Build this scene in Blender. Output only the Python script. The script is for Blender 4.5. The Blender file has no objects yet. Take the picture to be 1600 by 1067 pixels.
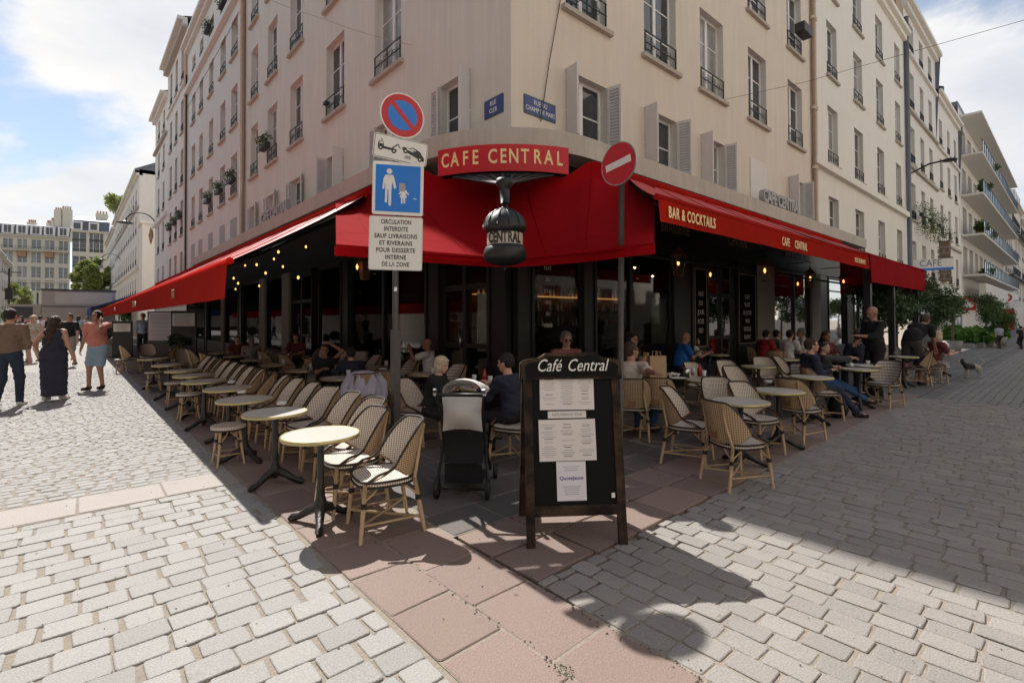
import bpy, math, random
import numpy as np
from mathutils import Vector, Matrix, noise
R = math.radians
random.seed(7); rng = np.random.default_rng(7)
sc = bpy.context.scene
col = sc.collection

# ------------------------------------------------------------------ camera, sky, sun
TH = R(48.6); PITCH = R(0.9); ROLL = R(0.22)
CAM = Vector((-5.42, -6.15, 1.56)); FOC = 781.0; PX, PY = 800.0, 486.8
fw = Vector((math.cos(TH)*math.cos(PITCH), math.sin(TH)*math.cos(PITCH), math.sin(PITCH)))
rt0 = Vector((math.sin(TH), -math.cos(TH), 0)); up0 = rt0.cross(fw)
rt = rt0*math.cos(ROLL) - up0*math.sin(ROLL); up = up0*math.cos(ROLL) + rt0*math.sin(ROLL)
cd = bpy.data.cameras.new('camera'); cam = bpy.data.objects.new('camera', cd); col.objects.link(cam)
cd.sensor_width = 36; cd.lens = FOC/1600*36; cd.shift_y = -(533.5-PY)/1600; cd.clip_start = .05; cd.clip_end = 2000
m = Matrix((rt, up, -fw)).transposed().to_4x4(); m.translation = CAM
cam.matrix_world = m; sc.camera = cam
def ray(px, py):
    return (fw + rt*((px-PX)/FOC) - up*((py-PY)/FOC))
def g(px, py, h=0.0):                     # the point of the level plane z=h seen at that place
    d = ray(px, py); t = (h-CAM.z)/d.z
    return CAM + d*t
def wr(px, py, y=0.0):                    # on a plane parallel to the right-hand street
    d = ray(px, py); return CAM + d*((y-CAM.y)/d.y)
def wl(px, py, x=0.0):                    # on a plane parallel to the left-hand street
    d = ray(px, py); return CAM + d*((x-CAM.x)/d.x)

SUN_AZ, SUN_EL = R(85.8), R(50)
sd = bpy.data.lights.new('sun', 'SUN'); sd.energy = 5.0; sd.angle = R(.53); sd.color = (1, .955, .895)
sun = bpy.data.objects.new('sun', sd); col.objects.link(sun)
sv = Vector((math.cos(SUN_EL)*math.cos(SUN_AZ), math.cos(SUN_EL)*math.sin(SUN_AZ), math.sin(SUN_EL)))
sun.rotation_euler = sv.to_track_quat('Z', 'Y').to_euler()
sc.view_settings.view_transform = 'Standard'; sc.view_settings.look = 'None'
sc.view_settings.gamma = 1; sc.view_settings.exposure = 0.48; sc.view_settings.use_curve_mapping = False

w = bpy.data.worlds.new('World'); sc.world = w; w.use_nodes = True
nt = w.node_tree; N = nt.nodes; L = nt.links; N.clear()
wo = N.new('ShaderNodeOutputWorld'); bg = N.new('ShaderNodeBackground'); bg.inputs[1].default_value = .11
sky = N.new('ShaderNodeTexSky'); sky.sky_type = 'NISHITA'; sky.sun_disc = False
sky.sun_elevation = SUN_EL; sky.sun_rotation = math.pi/2 - SUN_AZ
sky.air_density = 1.0; sky.dust_density = 0.15; sky.ozone_density = 1.5
tc = N.new('ShaderNodeTexCoord'); mp = N.new('ShaderNodeMapping'); mp.inputs['Scale'].default_value = (1, 1, 2.2)
mp.inputs['Location'].default_value = (1.15, -.55, .22)
L.new(tc.outputs['Generated'], mp.inputs[0])
def noi(sc_, det, ro, src, dist=.0, ws=0):
    n = N.new('ShaderNodeTexNoise'); n.noise_dimensions = '4D'; n.inputs['W'].default_value = ws
    n.inputs['Scale'].default_value = sc_; n.inputs['Detail'].default_value = det
    n.inputs['Roughness'].default_value = ro; n.inputs['Distortion'].default_value = dist
    L.new(src, n.inputs['Vector']); return n.outputs['Fac']
n1 = noi(1.7, 9, .56, mp.outputs[0], .25, 12.8)
r1 = N.new('ShaderNodeValToRGB'); r1.color_ramp.elements[0].position = .43; r1.color_ramp.elements[1].position = .51
r1.color_ramp.interpolation = 'EASE'; L.new(n1, r1.inputs[0])
n2 = noi(2.6, 6, .55, mp.outputs[0], .1, 8.3)
r2 = N.new('ShaderNodeValToRGB'); r2.color_ramp.elements[0].position = .36; r2.color_ramp.elements[1].position = .62
r2.color_ramp.elements[0].color = (4.6, 4.8, 5.3, 1); r2.color_ramp.elements[1].color = (6.6, 6.5, 6.4, 1); L.new(n2, r2.inputs[0])
sm = N.new('ShaderNodeMix'); sm.data_type = 'RGBA'; sm.blend_type = 'MIX'; sm.inputs[0].default_value = .30
L.new(sky.outputs[0], sm.inputs[6]); sm.inputs[7].default_value = (4.5, 4.7, 5.0, 1)
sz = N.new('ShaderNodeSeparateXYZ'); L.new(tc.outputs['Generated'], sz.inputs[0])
el = N.new('ShaderNodeMapRange'); el.interpolation_type = 'SMOOTHSTEP'; el.inputs[1].default_value = .50; el.inputs[2].default_value = .95  # clouds and haze thinned towards the unseen zenith to darken shaded ground
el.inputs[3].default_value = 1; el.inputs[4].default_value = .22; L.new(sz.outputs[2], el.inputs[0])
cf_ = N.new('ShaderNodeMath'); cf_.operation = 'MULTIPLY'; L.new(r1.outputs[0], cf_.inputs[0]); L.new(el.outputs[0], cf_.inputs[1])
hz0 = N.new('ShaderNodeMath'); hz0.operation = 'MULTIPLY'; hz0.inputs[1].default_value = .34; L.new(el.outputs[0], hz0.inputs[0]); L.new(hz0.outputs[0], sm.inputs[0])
mx = N.new('ShaderNodeMix'); mx.data_type = 'RGBA'
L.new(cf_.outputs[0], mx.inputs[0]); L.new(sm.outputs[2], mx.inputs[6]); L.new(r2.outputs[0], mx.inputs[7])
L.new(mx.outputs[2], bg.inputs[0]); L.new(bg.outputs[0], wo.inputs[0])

# ------------------------------------------------------------------ materials
MATS = {}
def mat(name, colr, rough=.8, var=0., vscale=6., bump=0., bscale=40., metal=0., emit=None, spec=.5, trans=0., dark=None, island=0., streak=0., coords='pos'):
    if name in MATS: return MATS[name]
    m = bpy.data.materials.new(name); m.use_nodes = True; MATS[name] = m
    t = m.node_tree; n = t.nodes; l = t.links; b = n['Principled BSDF']
    b.inputs['Roughness'].default_value = rough; b.inputs['Metallic'].default_value = metal
    b.inputs['Specular IOR Level'].default_value = spec
    c = (*colr, 1); b.inputs['Base Color'].default_value = c; m.diffuse_color = c
    geo = n.new('ShaderNodeNewGeometry'); tcn = n.new('ShaderNodeTexCoord')
    src = geo.outputs['Position'] if coords == 'pos' else tcn.outputs['Object']
    cur = None
    def mulnode(fac_out, lo, hi, prev):
        mr = n.new('ShaderNodeMapRange'); mr.inputs[3].default_value = lo; mr.inputs[4].default_value = hi
        l.new(fac_out, mr.inputs[0])
        mm = n.new('ShaderNodeMix'); mm.data_type = 'RGBA'; mm.blend_type = 'MULTIPLY'; mm.inputs[0].default_value = 1
        if prev is None: mm.inputs[6].default_value = c
        else: l.new(prev, mm.inputs[6])
        cb = n.new('ShaderNodeCombineColor')
        for i in range(3): l.new(mr.outputs[0], cb.inputs[i])
        l.new(cb.outputs[0], mm.inputs[7]); return mm.outputs[2]
    def nz(scale, det=5, vec=None, ro=.55):
        x = n.new('ShaderNodeTexNoise'); x.inputs['Scale'].default_value = scale; x.inputs['Detail'].default_value = det
        x.inputs['Roughness'].default_value = ro; l.new(vec or src, x.inputs['Vector']); return x.outputs['Fac']
    if dark is not None:                      # second colour in blotches
        rr = n.new('ShaderNodeValToRGB'); rr.color_ramp.elements[0].position = .38; rr.color_ramp.elements[1].position = .66
        rr.color_ramp.elements[0].color = c; rr.color_ramp.elements[1].color = (*dark, 1)
        l.new(nz(vscale*.6, 6), rr.inputs[0]); cur = rr.outputs[0]
    if var: cur = mulnode(nz(vscale), 1-var, 1+var, cur)
    if island:
        oi = n.new('ShaderNodeObjectInfo'); ad = n.new('ShaderNodeMath'); ad.operation = 'ADD'
        l.new(geo.outputs['Random Per Island'], ad.inputs[0]); l.new(oi.outputs['Random'], ad.inputs[1])
        fr = n.new('ShaderNodeMath'); fr.operation = 'FRACT'; l.new(ad.outputs[0], fr.inputs[0])
        cur = mulnode(fr.outputs[0], 1-island, 1+island, cur)
        sp = nz(120, 3, ro=.8); cur = mulnode(sp, .35, 1.65, cur)
        cur = mulnode(nz(1.1, 4), .86, 1.12, cur)
        st = n.new('ShaderNodeValToRGB'); st.color_ramp.elements[0].position = .60; st.color_ramp.elements[1].position = .72; l.new(nz(2.3, 9, ro=.75), st.inputs[0]); cur = mulnode(st.outputs[0], 1, .70, cur)
        gm = n.new('ShaderNodeTexVoronoi'); gm.inputs['Scale'].default_value = 3.1; l.new(src, gm.inputs['Vector']); gr = n.new('ShaderNodeMapRange'); gr.inputs[1].default_value = .035; gr.inputs[2].default_value = .055; l.new(gm.outputs['Distance'], gr.inputs[0]); cur = mulnode(gr.outputs[0], .55, 1, cur)
    if streak:
        mpn = n.new('ShaderNodeMapping'); mpn.inputs['Scale'].default_value = (3, 3, .25); l.new(src, mpn.inputs[0])
        cur = mulnode(nz(1.6, 7, mpn.outputs[0], .65), 1-streak, 1+streak*.55, cur)
    if cur is not None: l.new(cur, b.inputs['Base Color'])
    if bump:
        bp = n.new('ShaderNodeBump'); bp.inputs['Strength'].default_value = bump; bp.inputs['Distance'].default_value = .02
        l.new(nz(bscale, 5), bp.inputs['Height']); l.new(bp.outputs[0], b.inputs['Normal'])
    if emit: b.inputs['Emission Color'].default_value = (*emit[0], 1); b.inputs['Emission Strength'].default_value = emit[1]
    if trans:
        tr = n.new('ShaderNodeBsdfTranslucent'); ms = n.new('ShaderNodeMixShader'); ms.inputs[0].default_value = trans
        if cur is not None: l.new(cur, tr.inputs[0])
        else: tr.inputs[0].default_value = c
        l.new(b.outputs[0], ms.inputs[1]); l.new(tr.outputs[0], ms.inputs[2]); l.new(ms.outputs[0], n['Material Output'].inputs[0])
    return m
def weave(name, base, spot, sc_=.016, ribs=False):
    m = bpy.data.materials.new(name); m.use_nodes = True; MATS[name] = m
    t = m.node_tree; n = t.nodes; l = t.links; b = n['Principled BSDF']; b.inputs['Roughness'].default_value = .5
    uv = n.new('ShaderNodeUVMap'); sx = n.new('ShaderNodeSeparateXYZ'); l.new(uv.outputs[0], sx.inputs[0])
    def mth(op, a, bb=None, v=None):
        q = n.new('ShaderNodeMath'); q.operation = op; l.new(a, q.inputs[0])
        if bb is not None: l.new(bb, q.inputs[1])
        if v is not None: q.inputs[1].default_value = v
        return q.outputs[0]
    k = math.pi/sc_
    a = mth('MULTIPLY', sx.outputs[0], v=k); c = mth('MULTIPLY', sx.outputs[1], v=k*(1 if not ribs else .35))
    s = mth('MULTIPLY', mth('SINE', mth('ADD', a, c)), mth('SINE', mth('SUBTRACT', a, c)))
    gt = n.new('ShaderNodeMapRange'); gt.inputs[1].default_value = .0; gt.inputs[2].default_value = .35; l.new(s, gt.inputs[0])
    mm = n.new('ShaderNodeMix'); mm.data_type = 'RGBA'; l.new(gt.outputs[0], mm.inputs[0])
    mm.inputs[6].default_value = (*base, 1); mm.inputs[7].default_value = (*spot, 1)
    l.new(mm.outputs[2], b.inputs['Base Color'])
    bp = n.new('ShaderNodeBump'); bp.inputs['Strength'].default_value = .5; bp.inputs['Distance'].default_value = .003; bp.invert = True
    l.new(s, bp.inputs['Height']); l.new(bp.outputs[0], b.inputs['Normal'])
    return m
M = {}
def D(k, *a, **kw): M[k] = mat(k, *a, **kw)
D('plaster_beige', (.69,.655,.575), .9, var=.07, vscale=.9, bump=.2, bscale=18, streak=.20)
D('plaster_tan', (.69,.60,.495), .9, var=.07, vscale=.9, bump=.2, bscale=18, streak=.20)
D('plaster_cream', (.75,.70,.62), .9, var=.05, vscale=1.2, bump=.1, bscale=25, streak=.10)
D('plaster_pale', (.70,.65,.59), .9, var=.05, vscale=1.2, bump=.1, streak=.10)
D('plaster_pink', (.69,.66,.60), .9, var=.05, vscale=1.2, bump=.1, streak=.12)
D('stone_far', (.60,.55,.44), .9, var=.06, vscale=.4, streak=.1)
D('concrete', (.50,.455,.39), .9, var=.14, vscale=3, bump=.3, bscale=20, streak=.35)
D('sill_stone', (.42,.37,.31), .9, var=.12, vscale=6)
D('reveal', (.60,.57,.52), .9, var=.05)
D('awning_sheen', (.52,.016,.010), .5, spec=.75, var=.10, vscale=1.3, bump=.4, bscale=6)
D('awning_dark_sheet', (.03,.012,.012), .9)
D('white_paint', (.74,.72,.69), .5, var=.05, vscale=4)
D('shutter_paint', (.60,.57,.56), .6, var=.06, vscale=4)
D('grey_shutter', (.36,.35,.34), .7)
D('glass', (.045,.05,.055), .06, var=.35, vscale=.9, spec=.7)
D('glass_curtain', (.30,.29,.27), .25, var=.5, vscale=3, streak=.6)
D('glass_pale', (.13,.135,.135), .1, var=.35, vscale=1.2, spec=.7)
D('iron', (.025,.024,.023), .5, var=.2)
D('zinc', (.12,.13,.155), .55, var=.15, vscale=1)
D('zinc_pale', (.5,.53,.57), .4, var=.1, vscale=.6)
D('pipe_brown', (.30,.19,.12), .6, var=.12)
D('pipe_cream', (.58,.45,.33), .6, var=.12)
D('chimney_clay', (.42,.24,.15), .9, var=.15)
D('roof_tile', (.40,.27,.17), .9, var=.2, vscale=3)
D('shop_dark', (.006,.007,.0065), .5, var=.3, vscale=4)
D('shop_black', (.006,.006,.006), .9, spec=.08)
D('shop_glass', (.004,.005,.005), .18, spec=.07)
D('pillar_cream', (.24,.215,.18), .8, var=.08)
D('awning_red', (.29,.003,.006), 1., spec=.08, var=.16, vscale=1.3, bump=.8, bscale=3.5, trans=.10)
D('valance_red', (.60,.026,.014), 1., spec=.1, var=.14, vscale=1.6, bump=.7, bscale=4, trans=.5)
D('board_red', (.52,.006,.016), .55, var=.04)
D('gold', (.88,.66,.33), .5, spec=.3)
D('gold_dim', (.30,.2,.1), .5)
D('awning_blue', (.02,.06,.28), .8, trans=.2)
D('awning_grey', (.25,.25,.24), .8, trans=.2)
D('awning_striped', (.62,.52,.42), .8, trans=.2)
D('black_paint', (.012,.012,.012), .5, var=.2)
D('black_metal', (.02,.02,.02), .45, metal=.5)
D('cast_iron', (.016,.015,.014), .38, var=.3, vscale=30, bump=.3, bscale=80)
D('copper', (.20,.09,.045), .45, metal=.6, var=.3, vscale=10)
D('steel', (.42,.42,.42), .3, metal=1., var=.1)
D('pole_grey', (.06,.055,.05), .5, var=.2, vscale=8)
D('bulb', (1,.6,.2), .5, emit=((1,.5,.12), 1.8))
D('lamp_glass', (.50,.44,.35), .5)
D('tabletop', (.60,.57,.51), .3, var=.08, vscale=9)
D('brass', (.50,.42,.20), .38, metal=.7, var=.2, vscale=20)
D('rattan', (.47,.325,.185), .55, var=.25, vscale=18)
D('rattan_dark', (.26,.14,.06), .45, var=.25, vscale=18)
D('wrap_black', (.034,.024,.019), .62, spec=.3, var=.3, vscale=60)
D('wood_dark', (.013,.010,.009), .85, spec=.2, var=.4, vscale=12, dark=(.07,.042,.026), bump=.3)
D('blackboard', (.010,.011,.011), .95, spec=.15, var=.25, vscale=5)
D('paper', (.68,.64,.62), .8, var=.03)
D('paper_white', (.70,.68,.72), .8)
D('print_grey', (.22,.21,.21), .9)
D('print_blue', (.10,.10,.30), .9)
D('kraft', (.46,.31,.19), .85, var=.08)
D('chalk', (.78,.76,.72), .9)
D('chalk_dim', (.50,.46,.38), .9)
D('sign_white', (.72,.70,.66), .4, var=.05, vscale=9)
D('sign_red', (.48,.010,.020), .35, var=.06)
D('sign_blue', (.008,.17,.60), .35, var=.05)
D('sign_black', (.02,.02,.022), .4)
D('sign_grey', (.33,.32,.31), .5)
D('plate_blue', (.035,.055,.21), .35, var=.1)
D('plate_green', (.03,.10,.06), .4)
D('granite', (.295,.285,.27), .75, island=.09, bump=.35, bscale=90)
D('granite_warm', (.262,.243,.223), .78, island=.10, bump=.35, bscale=90)
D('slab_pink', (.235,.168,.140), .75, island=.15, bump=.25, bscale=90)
D('slab_pale', (.31,.278,.252), .75, island=.06, bump=.2, bscale=60)
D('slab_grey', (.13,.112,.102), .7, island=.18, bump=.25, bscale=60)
D('joint', (.27,.23,.185), .95, var=.25, vscale=14, bump=.6, bscale=60)
D('asphalt', (.075,.072,.07), .85, var=.15, vscale=8, bump=.3)
D('ground_far', (.30,.28,.26), .9, var=.1)
D('leaf', (.075,.13,.03), .6, var=.35, vscale=2.5, trans=.3)
D('leaf_light', (.26,.30,.08), .6, var=.3, vscale=1.2, trans=.3)
D('leaf_dark', (.055,.10,.03), .6, var=.4, vscale=3, trans=.2)
D('grass_green', (.08,.19,.025), .6, var=.3, vscale=3, trans=.3)
D('bark', (.12,.09,.065), .9, var=.3, vscale=10, bump=.6)
D('skin', (.50,.28,.20), .55, var=.05)
D('skin_tan', (.34,.175,.115), .55, var=.05)
D('skin_pale', (.58,.36,.27), .55, var=.05)
D('lips', (.35,.10,.09), .5)
D('eye', (.03,.02,.02), .2)
D('hair_black', (.012,.009,.008), .6, var=.5, vscale=60, bump=1., bscale=110)
D('hair_brown', (.05,.028,.016), .6, var=.5, vscale=60, bump=1., bscale=110)
D('hair_grey', (.22,.19,.17), .7, var=.4, vscale=60, bump=1., bscale=110)
D('hair_blonde', (.60,.48,.33), .6, var=.35, vscale=60, bump=1., bscale=110)
for k, c in dict(black=(.012,.012,.014), navy=(.016,.02,.038), white=(.66,.64,.64), salmon=(.50,.19,.14), brown=(.17,.11,.075),
                 jeans=(.02,.03,.055), denim=(.24,.33,.42), beige=(.46,.40,.33), grey=(.24,.22,.20), blue=(.012,.11,.42), red=(.30,.015,.02),
                 plaid=(.26,.10,.10), lightblue=(.30,.37,.46), rust=(.13,.03,.03), pink=(.62,.25,.2), offwhite=(.50,.45,.40), bluejeans=(.04,.10,.22),
                 flowered=(.03,.028,.05), lavender=(.50,.49,.62), charcoal=(.05,.047,.045), shoe=(.018,.016,.016), shoe_white=(.6,.58,.55), tan_shoe=(.30,.19,.11)).items():
    D('cloth_'+k, c, .9, var=.18, vscale=7, bump=.25, bscale=30)
D('canopy_grey', (.56,.54,.52), .8, var=.05, vscale=6, bump=.1)
D('dog_white', (.50,.45,.39), .9, var=.2, vscale=30, bump=.8, bscale=60)
D('dog_black', (.03,.028,.027), .8, var=.2, vscale=30, bump=.8, bscale=60)
D('glassware', (.55,.57,.57), .08, spec=.8)
D('bottle_red', (.35,.02,.015), .2); D('bottle_green', (.03,.09,.03), .15); D('steel_cup', (.5,.49,.47), .25, metal=.9)
D('truck_body', (.42,.36,.31), .6, var=.06); D('truck_panel', (.55,.50,.43), .6, var=.05)
D('traffic_green', (.1,.9,.5), .5, emit=((.05,.9,.5), 2)); D('blue_tint', (.26,.32,.42), .08, spec=.8)
D('balcony_white', (.62,.58,.52), .7, var=.03)
D('terracotta', (.4,.2,.12), .8, var=.1); D('pot_grey', (.25,.24,.23), .8)
D('interior_wall', (.07,.03,.02), .8, var=.4, vscale=1.2); D('glowing_shelf', (.5,.25,.1), .6, emit=((1,.45,.15), .35)); D('added_lamp_glow', (1,.7,.4), .5, emit=((1,.55,.22), 30))  # shelf glows without being a lamp; warm lamps added to brighten the room
def clear_glass(name, tint):
    m = bpy.data.materials.new(name); m.use_nodes = True; n = m.node_tree.nodes; l = m.node_tree.links; n.remove(n['Principled BSDF'])
    t = n.new('ShaderNodeBsdfTransparent'); t.inputs[0].default_value = (*tint, 1); gl = n.new('ShaderNodeBsdfGlossy'); gl.inputs['Roughness'].default_value = .03; f = n.new('ShaderNodeFresnel'); f.inputs[0].default_value = 1.14
    mx_ = n.new('ShaderNodeMixShader'); l.new(f.outputs[0], mx_.inputs[0]); l.new(t.outputs[0], mx_.inputs[1]); l.new(gl.outputs[0], mx_.inputs[2]); l.new(mx_.outputs[0], n['Material Output'].inputs[0]); M[name] = m
clear_glass('shop_pane', (.80,.82,.80))
M['weave_in'] = weave('weave_in', (.70,.63,.54), (.15,.09,.065), .018); M['weave_out'] = weave('weave_out', (.52,.37,.22), (.10,.055,.035), .018)
M['weave_rib'] = weave('weave_rib', (.62,.56,.49), (.14,.09,.07), .02, True)

# ------------------------------------------------------------------ mesh building
class MB:
    def __init__(s): s.v = []; s.f = []; s.m = []; s.uv = {}; s.sm = []
    def face(s, idx, m=0, uv=None, smooth=False):
        if uv is not None: s.uv[len(s.f)] = uv
        s.f.append(tuple(idx)); s.m.append(m); s.sm.append(smooth)
    def quad(s, a, b, c, d, m=0, uv=None):
        i = len(s.v); s.v += [tuple(a), tuple(b), tuple(c), tuple(d)]; s.face((i, i+1, i+2, i+3), m, uv)
    def poly(s, pts, m=0):
        i = len(s.v); s.v += [tuple(p) for p in pts]; s.face(range(i, i+len(pts)), m)
    def box(s, x0, x1, y0, y1, z0, z1, m=0, T=None):
        i = len(s.v)
        P = [(x, y, z) for z in (z0, z1) for y in (y0, y1) for x in (x0, x1)]
        if T is not None: P = [tuple(T @ Vector(p)) for p in P]
        s.v += P
        for q in ((0,2,3,1), (4,5,7,6), (0,1,5,4), (2,6,7,3), (0,4,6,2), (1,3,7,5)): s.face([i+k for k in q], m)
        return s
    def tube(s, path, r, n=6, m=0, cap=True, smooth=True, closed=False):
        path = [Vector(p) for p in path]; rr = r if isinstance(r, (list, tuple)) else [r]*len(path)
        base = len(s.v); K = len(path); prev = None
        for k, p in enumerate(path):
            if closed: d = path[(k+1) % K]-path[k-1]
            else: d = path[min(k+1, K-1)]-path[max(k-1, 0)]
            d.normalize()
            a = Vector((0, 0, 1)) if abs(d.z) < .9 else Vector((1, 0, 0))
            if prev is not None: a = prev
            x = d.cross(a).normalized(); y = x.cross(d).normalized(); prev = y
            for j in range(n):
                t = 2*math.pi*j/n; s.v.append(tuple(p + (x*math.cos(t)+y*math.sin(t))*rr[k]))
        for k in range(K if closed else K-1):
            k2 = (k+1) % K
            for j in range(n):
                j2 = (j+1) % n; s.face((base+k*n+j, base+k*n+j2, base+k2*n+j2, base+k2*n+j), m, smooth=smooth)
        if cap and not closed:
            s.face([base+j for j in range(n)], m); s.face([base+(K-1)*n+n-1-j for j in range(n)], m)
        return s
    def lathe(s, prof, n=24, c=(0, 0, 0), m=0, smooth=True, a0=0., a1=2*math.pi):
        base = len(s.v); full = abs(a1-a0-2*math.pi) < 1e-6; nn = n if full else n+1
        for (r, z) in prof:
            for j in range(nn):
                t = a0+(a1-a0)*j/n; s.v.append((c[0]+r*math.cos(t), c[1]+r*math.sin(t), c[2]+z))
        for k in range(len(prof)-1):
            mm = m[k] if isinstance(m, (list, tuple)) else m
            for j in range(n):
                j2 = (j+1) % nn; s.face((base+k*nn+j, base+k*nn+j2, base+(k+1)*nn+j2, base+(k+1)*nn+j), mm, smooth=smooth)
        return s
    def grid(s, fn, nu, nv, m=0, uvf=None, smooth=True, flip=False):
        base = len(s.v); U = []
        for i in range(nu+1):
            for j in range(nv+1):
                s.v.append(tuple(fn(i/nu, j/nv))); U.append(uvf(i/nu, j/nv) if uvf else None)
        for i in range(nu):
            for j in range(nv):
                q = [i*(nv+1)+j, (i+1)*(nv+1)+j, (i+1)*(nv+1)+j+1, i*(nv+1)+j+1]
                if flip: q.reverse()
                s.face([base+k for k in q], m, [U[k] for k in q] if uvf else None, smooth)
        return s
    def mesh(s, name, mats):
        me = bpy.data.meshes.new(name); me.from_pydata(s.v, [], s.f)
        for k in (mats if isinstance(mats, (list, tuple)) else [mats]): me.materials.append(M[k] if isinstance(k, str) else k)
        me.polygons.foreach_set('material_index', s.m); me.polygons.foreach_set('use_smooth', s.sm)
        if s.uv:
            uvl = me.uv_layers.new(name='UVMap')
            for fi, uv in s.uv.items():
                p = me.polygons[fi]
                for k, li in enumerate(p.loop_indices): uvl.data[li].uv = uv[k]
        me.update(); return me
    def build(s, name, mats, parent=None, mw=None, **kw):
        return link(name, s.mesh(name, mats), parent, mw, **kw)
def link(name, me, parent=None, mw=None, **kw):
    o = bpy.data.objects.new(name, me); col.objects.link(o)
    if parent is not None: o.parent = parent
    if mw is not None: o.matrix_basis = mw
    for k, v in kw.items(): o[k] = v
    return o
def thing(name, label, cat, loc=(0,0,0), rz=0., group=None):
    o = bpy.data.objects.new(name, None); col.objects.link(o); o.location = loc; o.rotation_euler = (0, 0, rz)
    o.empty_display_size = .2; o['label'] = label; o['category'] = cat
    if group: o['group'] = group
    return o
def tag(o, label, cat, group=None):
    o['label'] = label; o['category'] = cat
    if group: o['group'] = group
    return o
KIDS = {}
def kids(o):
    return [c for c in o.children]
def dup(root, loc, rz, label, group=None, scale=1., skip=()):
    def cp(o, par):
        c = o.copy(); col.objects.link(c); c.parent = par
        for ch in o.children:
            if ch.name.split('.')[0] in skip: continue
            cp(ch, c)
        return c
    r = cp(root, None); r.location = loc; r.rotation_euler = (0, 0, rz); r.scale = scale if isinstance(scale, tuple) else (scale,)*3
    r['label'] = label
    if group: r['group'] = group
    return r
TXT = {}
def text_mesh(s, size, matk, font_scale=(1,1), extr=.002, bold=0., space=1., key=None):
    cu = bpy.data.curves.new('lettering', 'FONT'); cu.body = s; cu.size = size; cu.extrude = extr; cu.offset = bold
    cu.align_x = 'CENTER'; cu.align_y = 'CENTER'; cu.space_character = space; cu.resolution_u = 3
    o = bpy.data.objects.new('lettering', cu); col.objects.link(o)
    dg = bpy.context.evaluated_depsgraph_get(); dg.update()
    me = bpy.data.meshes.new_from_object(o.evaluated_get(dg)); bpy.data.objects.remove(o); bpy.data.curves.remove(cu)
    me.transform(Matrix.Diagonal((font_scale[0], font_scale[1], 1, 1)))
    me.materials.clear(); me.materials.append(M[matk]); return me
def frameM(O, U, V):                         # matrix whose x runs along U, y along V, z out of the face
    U = Vector(U).normalized(); V = Vector(V).normalized(); W = U.cross(V)
    V = W.cross(U)
    mm = Matrix((U, V, W)).transposed().to_4x4(); mm.translation = Vector(O); return mm
def text(s, size, matk, O, U, V, parent=None, name='lettering', **kw):
    me = text_mesh(s, size, matk, **kw)
    mm = frameM(O, U, V)
    if parent is not None: mm = (Matrix.Translation(parent.location) @ Matrix.Rotation(parent.rotation_euler.z, 4, 'Z')).inverted() @ mm
    return link(name, me, parent, mm)
# ------------------------------------------------------------------ ground, kerb lines, setts and slabs
base = MB(); base.quad((-400,-400,-.035), (400,-400,-.035), (400,400,-.035), (-400,400,-.035))
ground = base.build('ground', 'joint', kind='structure')
def sheet(name, x0, x1, y0, y1, z, mt):
    b = MB(); b.quad((x0,y0,z), (x1,y0,z), (x1,y1,z), (x0,y1,z)); return b.build(name, mt, kind='structure')
def brickmat(name, ca, cb, cm, bw, bh, rot, warp=.02, mortar=.012):
    m = bpy.data.materials.new(name); m.use_nodes = True; t = m.node_tree; n = t.nodes; l = t.links; b = n['Principled BSDF']
    geo = n.new('ShaderNodeNewGeometry'); mpn = n.new('ShaderNodeMapping'); mpn.inputs['Rotation'].default_value = (0, 0, rot)
    nz = n.new('ShaderNodeTexNoise'); nz.inputs['Scale'].default_value = 1.3
    vm = n.new('ShaderNodeVectorMath'); vm.operation = 'MULTIPLY_ADD'; l.new(geo.outputs['Position'], nz.inputs[0])
    l.new(nz.outputs['Color'], vm.inputs[0]); vm.inputs[1].default_value = (warp*3, warp*3, 0); l.new(geo.outputs['Position'], vm.inputs[2])
    l.new(vm.outputs[0], mpn.inputs[0])
    br = n.new('ShaderNodeTexBrick'); br.inputs['Scale'].default_value = 1; br.inputs['Brick Width'].default_value = bw; br.inputs['Row Height'].default_value = bh
    br.inputs['Mortar Size'].default_value = mortar; br.inputs['Mortar Smooth'].default_value = .4
    br.inputs['Color1'].default_value = (*ca, 1); br.inputs['Color2'].default_value = (*cb, 1); br.inputs['Mortar'].default_value = (*cm, 1)
    l.new(mpn.outputs[0], br.inputs[0]); l.new(br.outputs[0], b.inputs['Base Color']); b.inputs['Roughness'].default_value = .8
    bp = n.new('ShaderNodeBump'); bp.inputs['Distance'].default_value = .015; bp.invert = True; l.new(br.outputs['Fac'], bp.inputs['Height']); l.new(bp.outputs[0], b.inputs['Normal'])
    M[name] = m
brickmat('setts_far_left', (.40,.375,.34), (.33,.31,.285), (.12,.10,.08), .13, .11, 0)
brickmat('setts_far_right', (.26,.25,.24), (.20,.195,.19), (.09,.08,.07), .27, .165, math.pi/2, mortar=.016)
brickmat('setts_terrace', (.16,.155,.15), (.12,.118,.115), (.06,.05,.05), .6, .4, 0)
YN, XN = 15.0, 7.0                        # where built setts give way to the material
road_left = sheet('road', -11.2, -4.15, YN, 130, -.008, 'setts_far_left')
road_right = sheet('road', XN, 160, -13, -4.3, -.008, 'setts_far_right')
pav_left = sheet('pavement', -3.5, 0, YN, 46, -.006, 'setts_terrace')
pav_right = sheet('pavement', XN, 160, -4.3, 0, -.006, 'setts_terrace')
pav_far_left = sheet('pavement', -12.2, -11.2, -30, 130, -.004, 'slab_grey')
sheet('street', -90, 90, 130, 160, -.01, 'asphalt')
crossing = sheet('side_street', 0, 60, 47, 60, -.012, 'asphalt')
setts = []
def in_shape(x, y): return True
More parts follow.
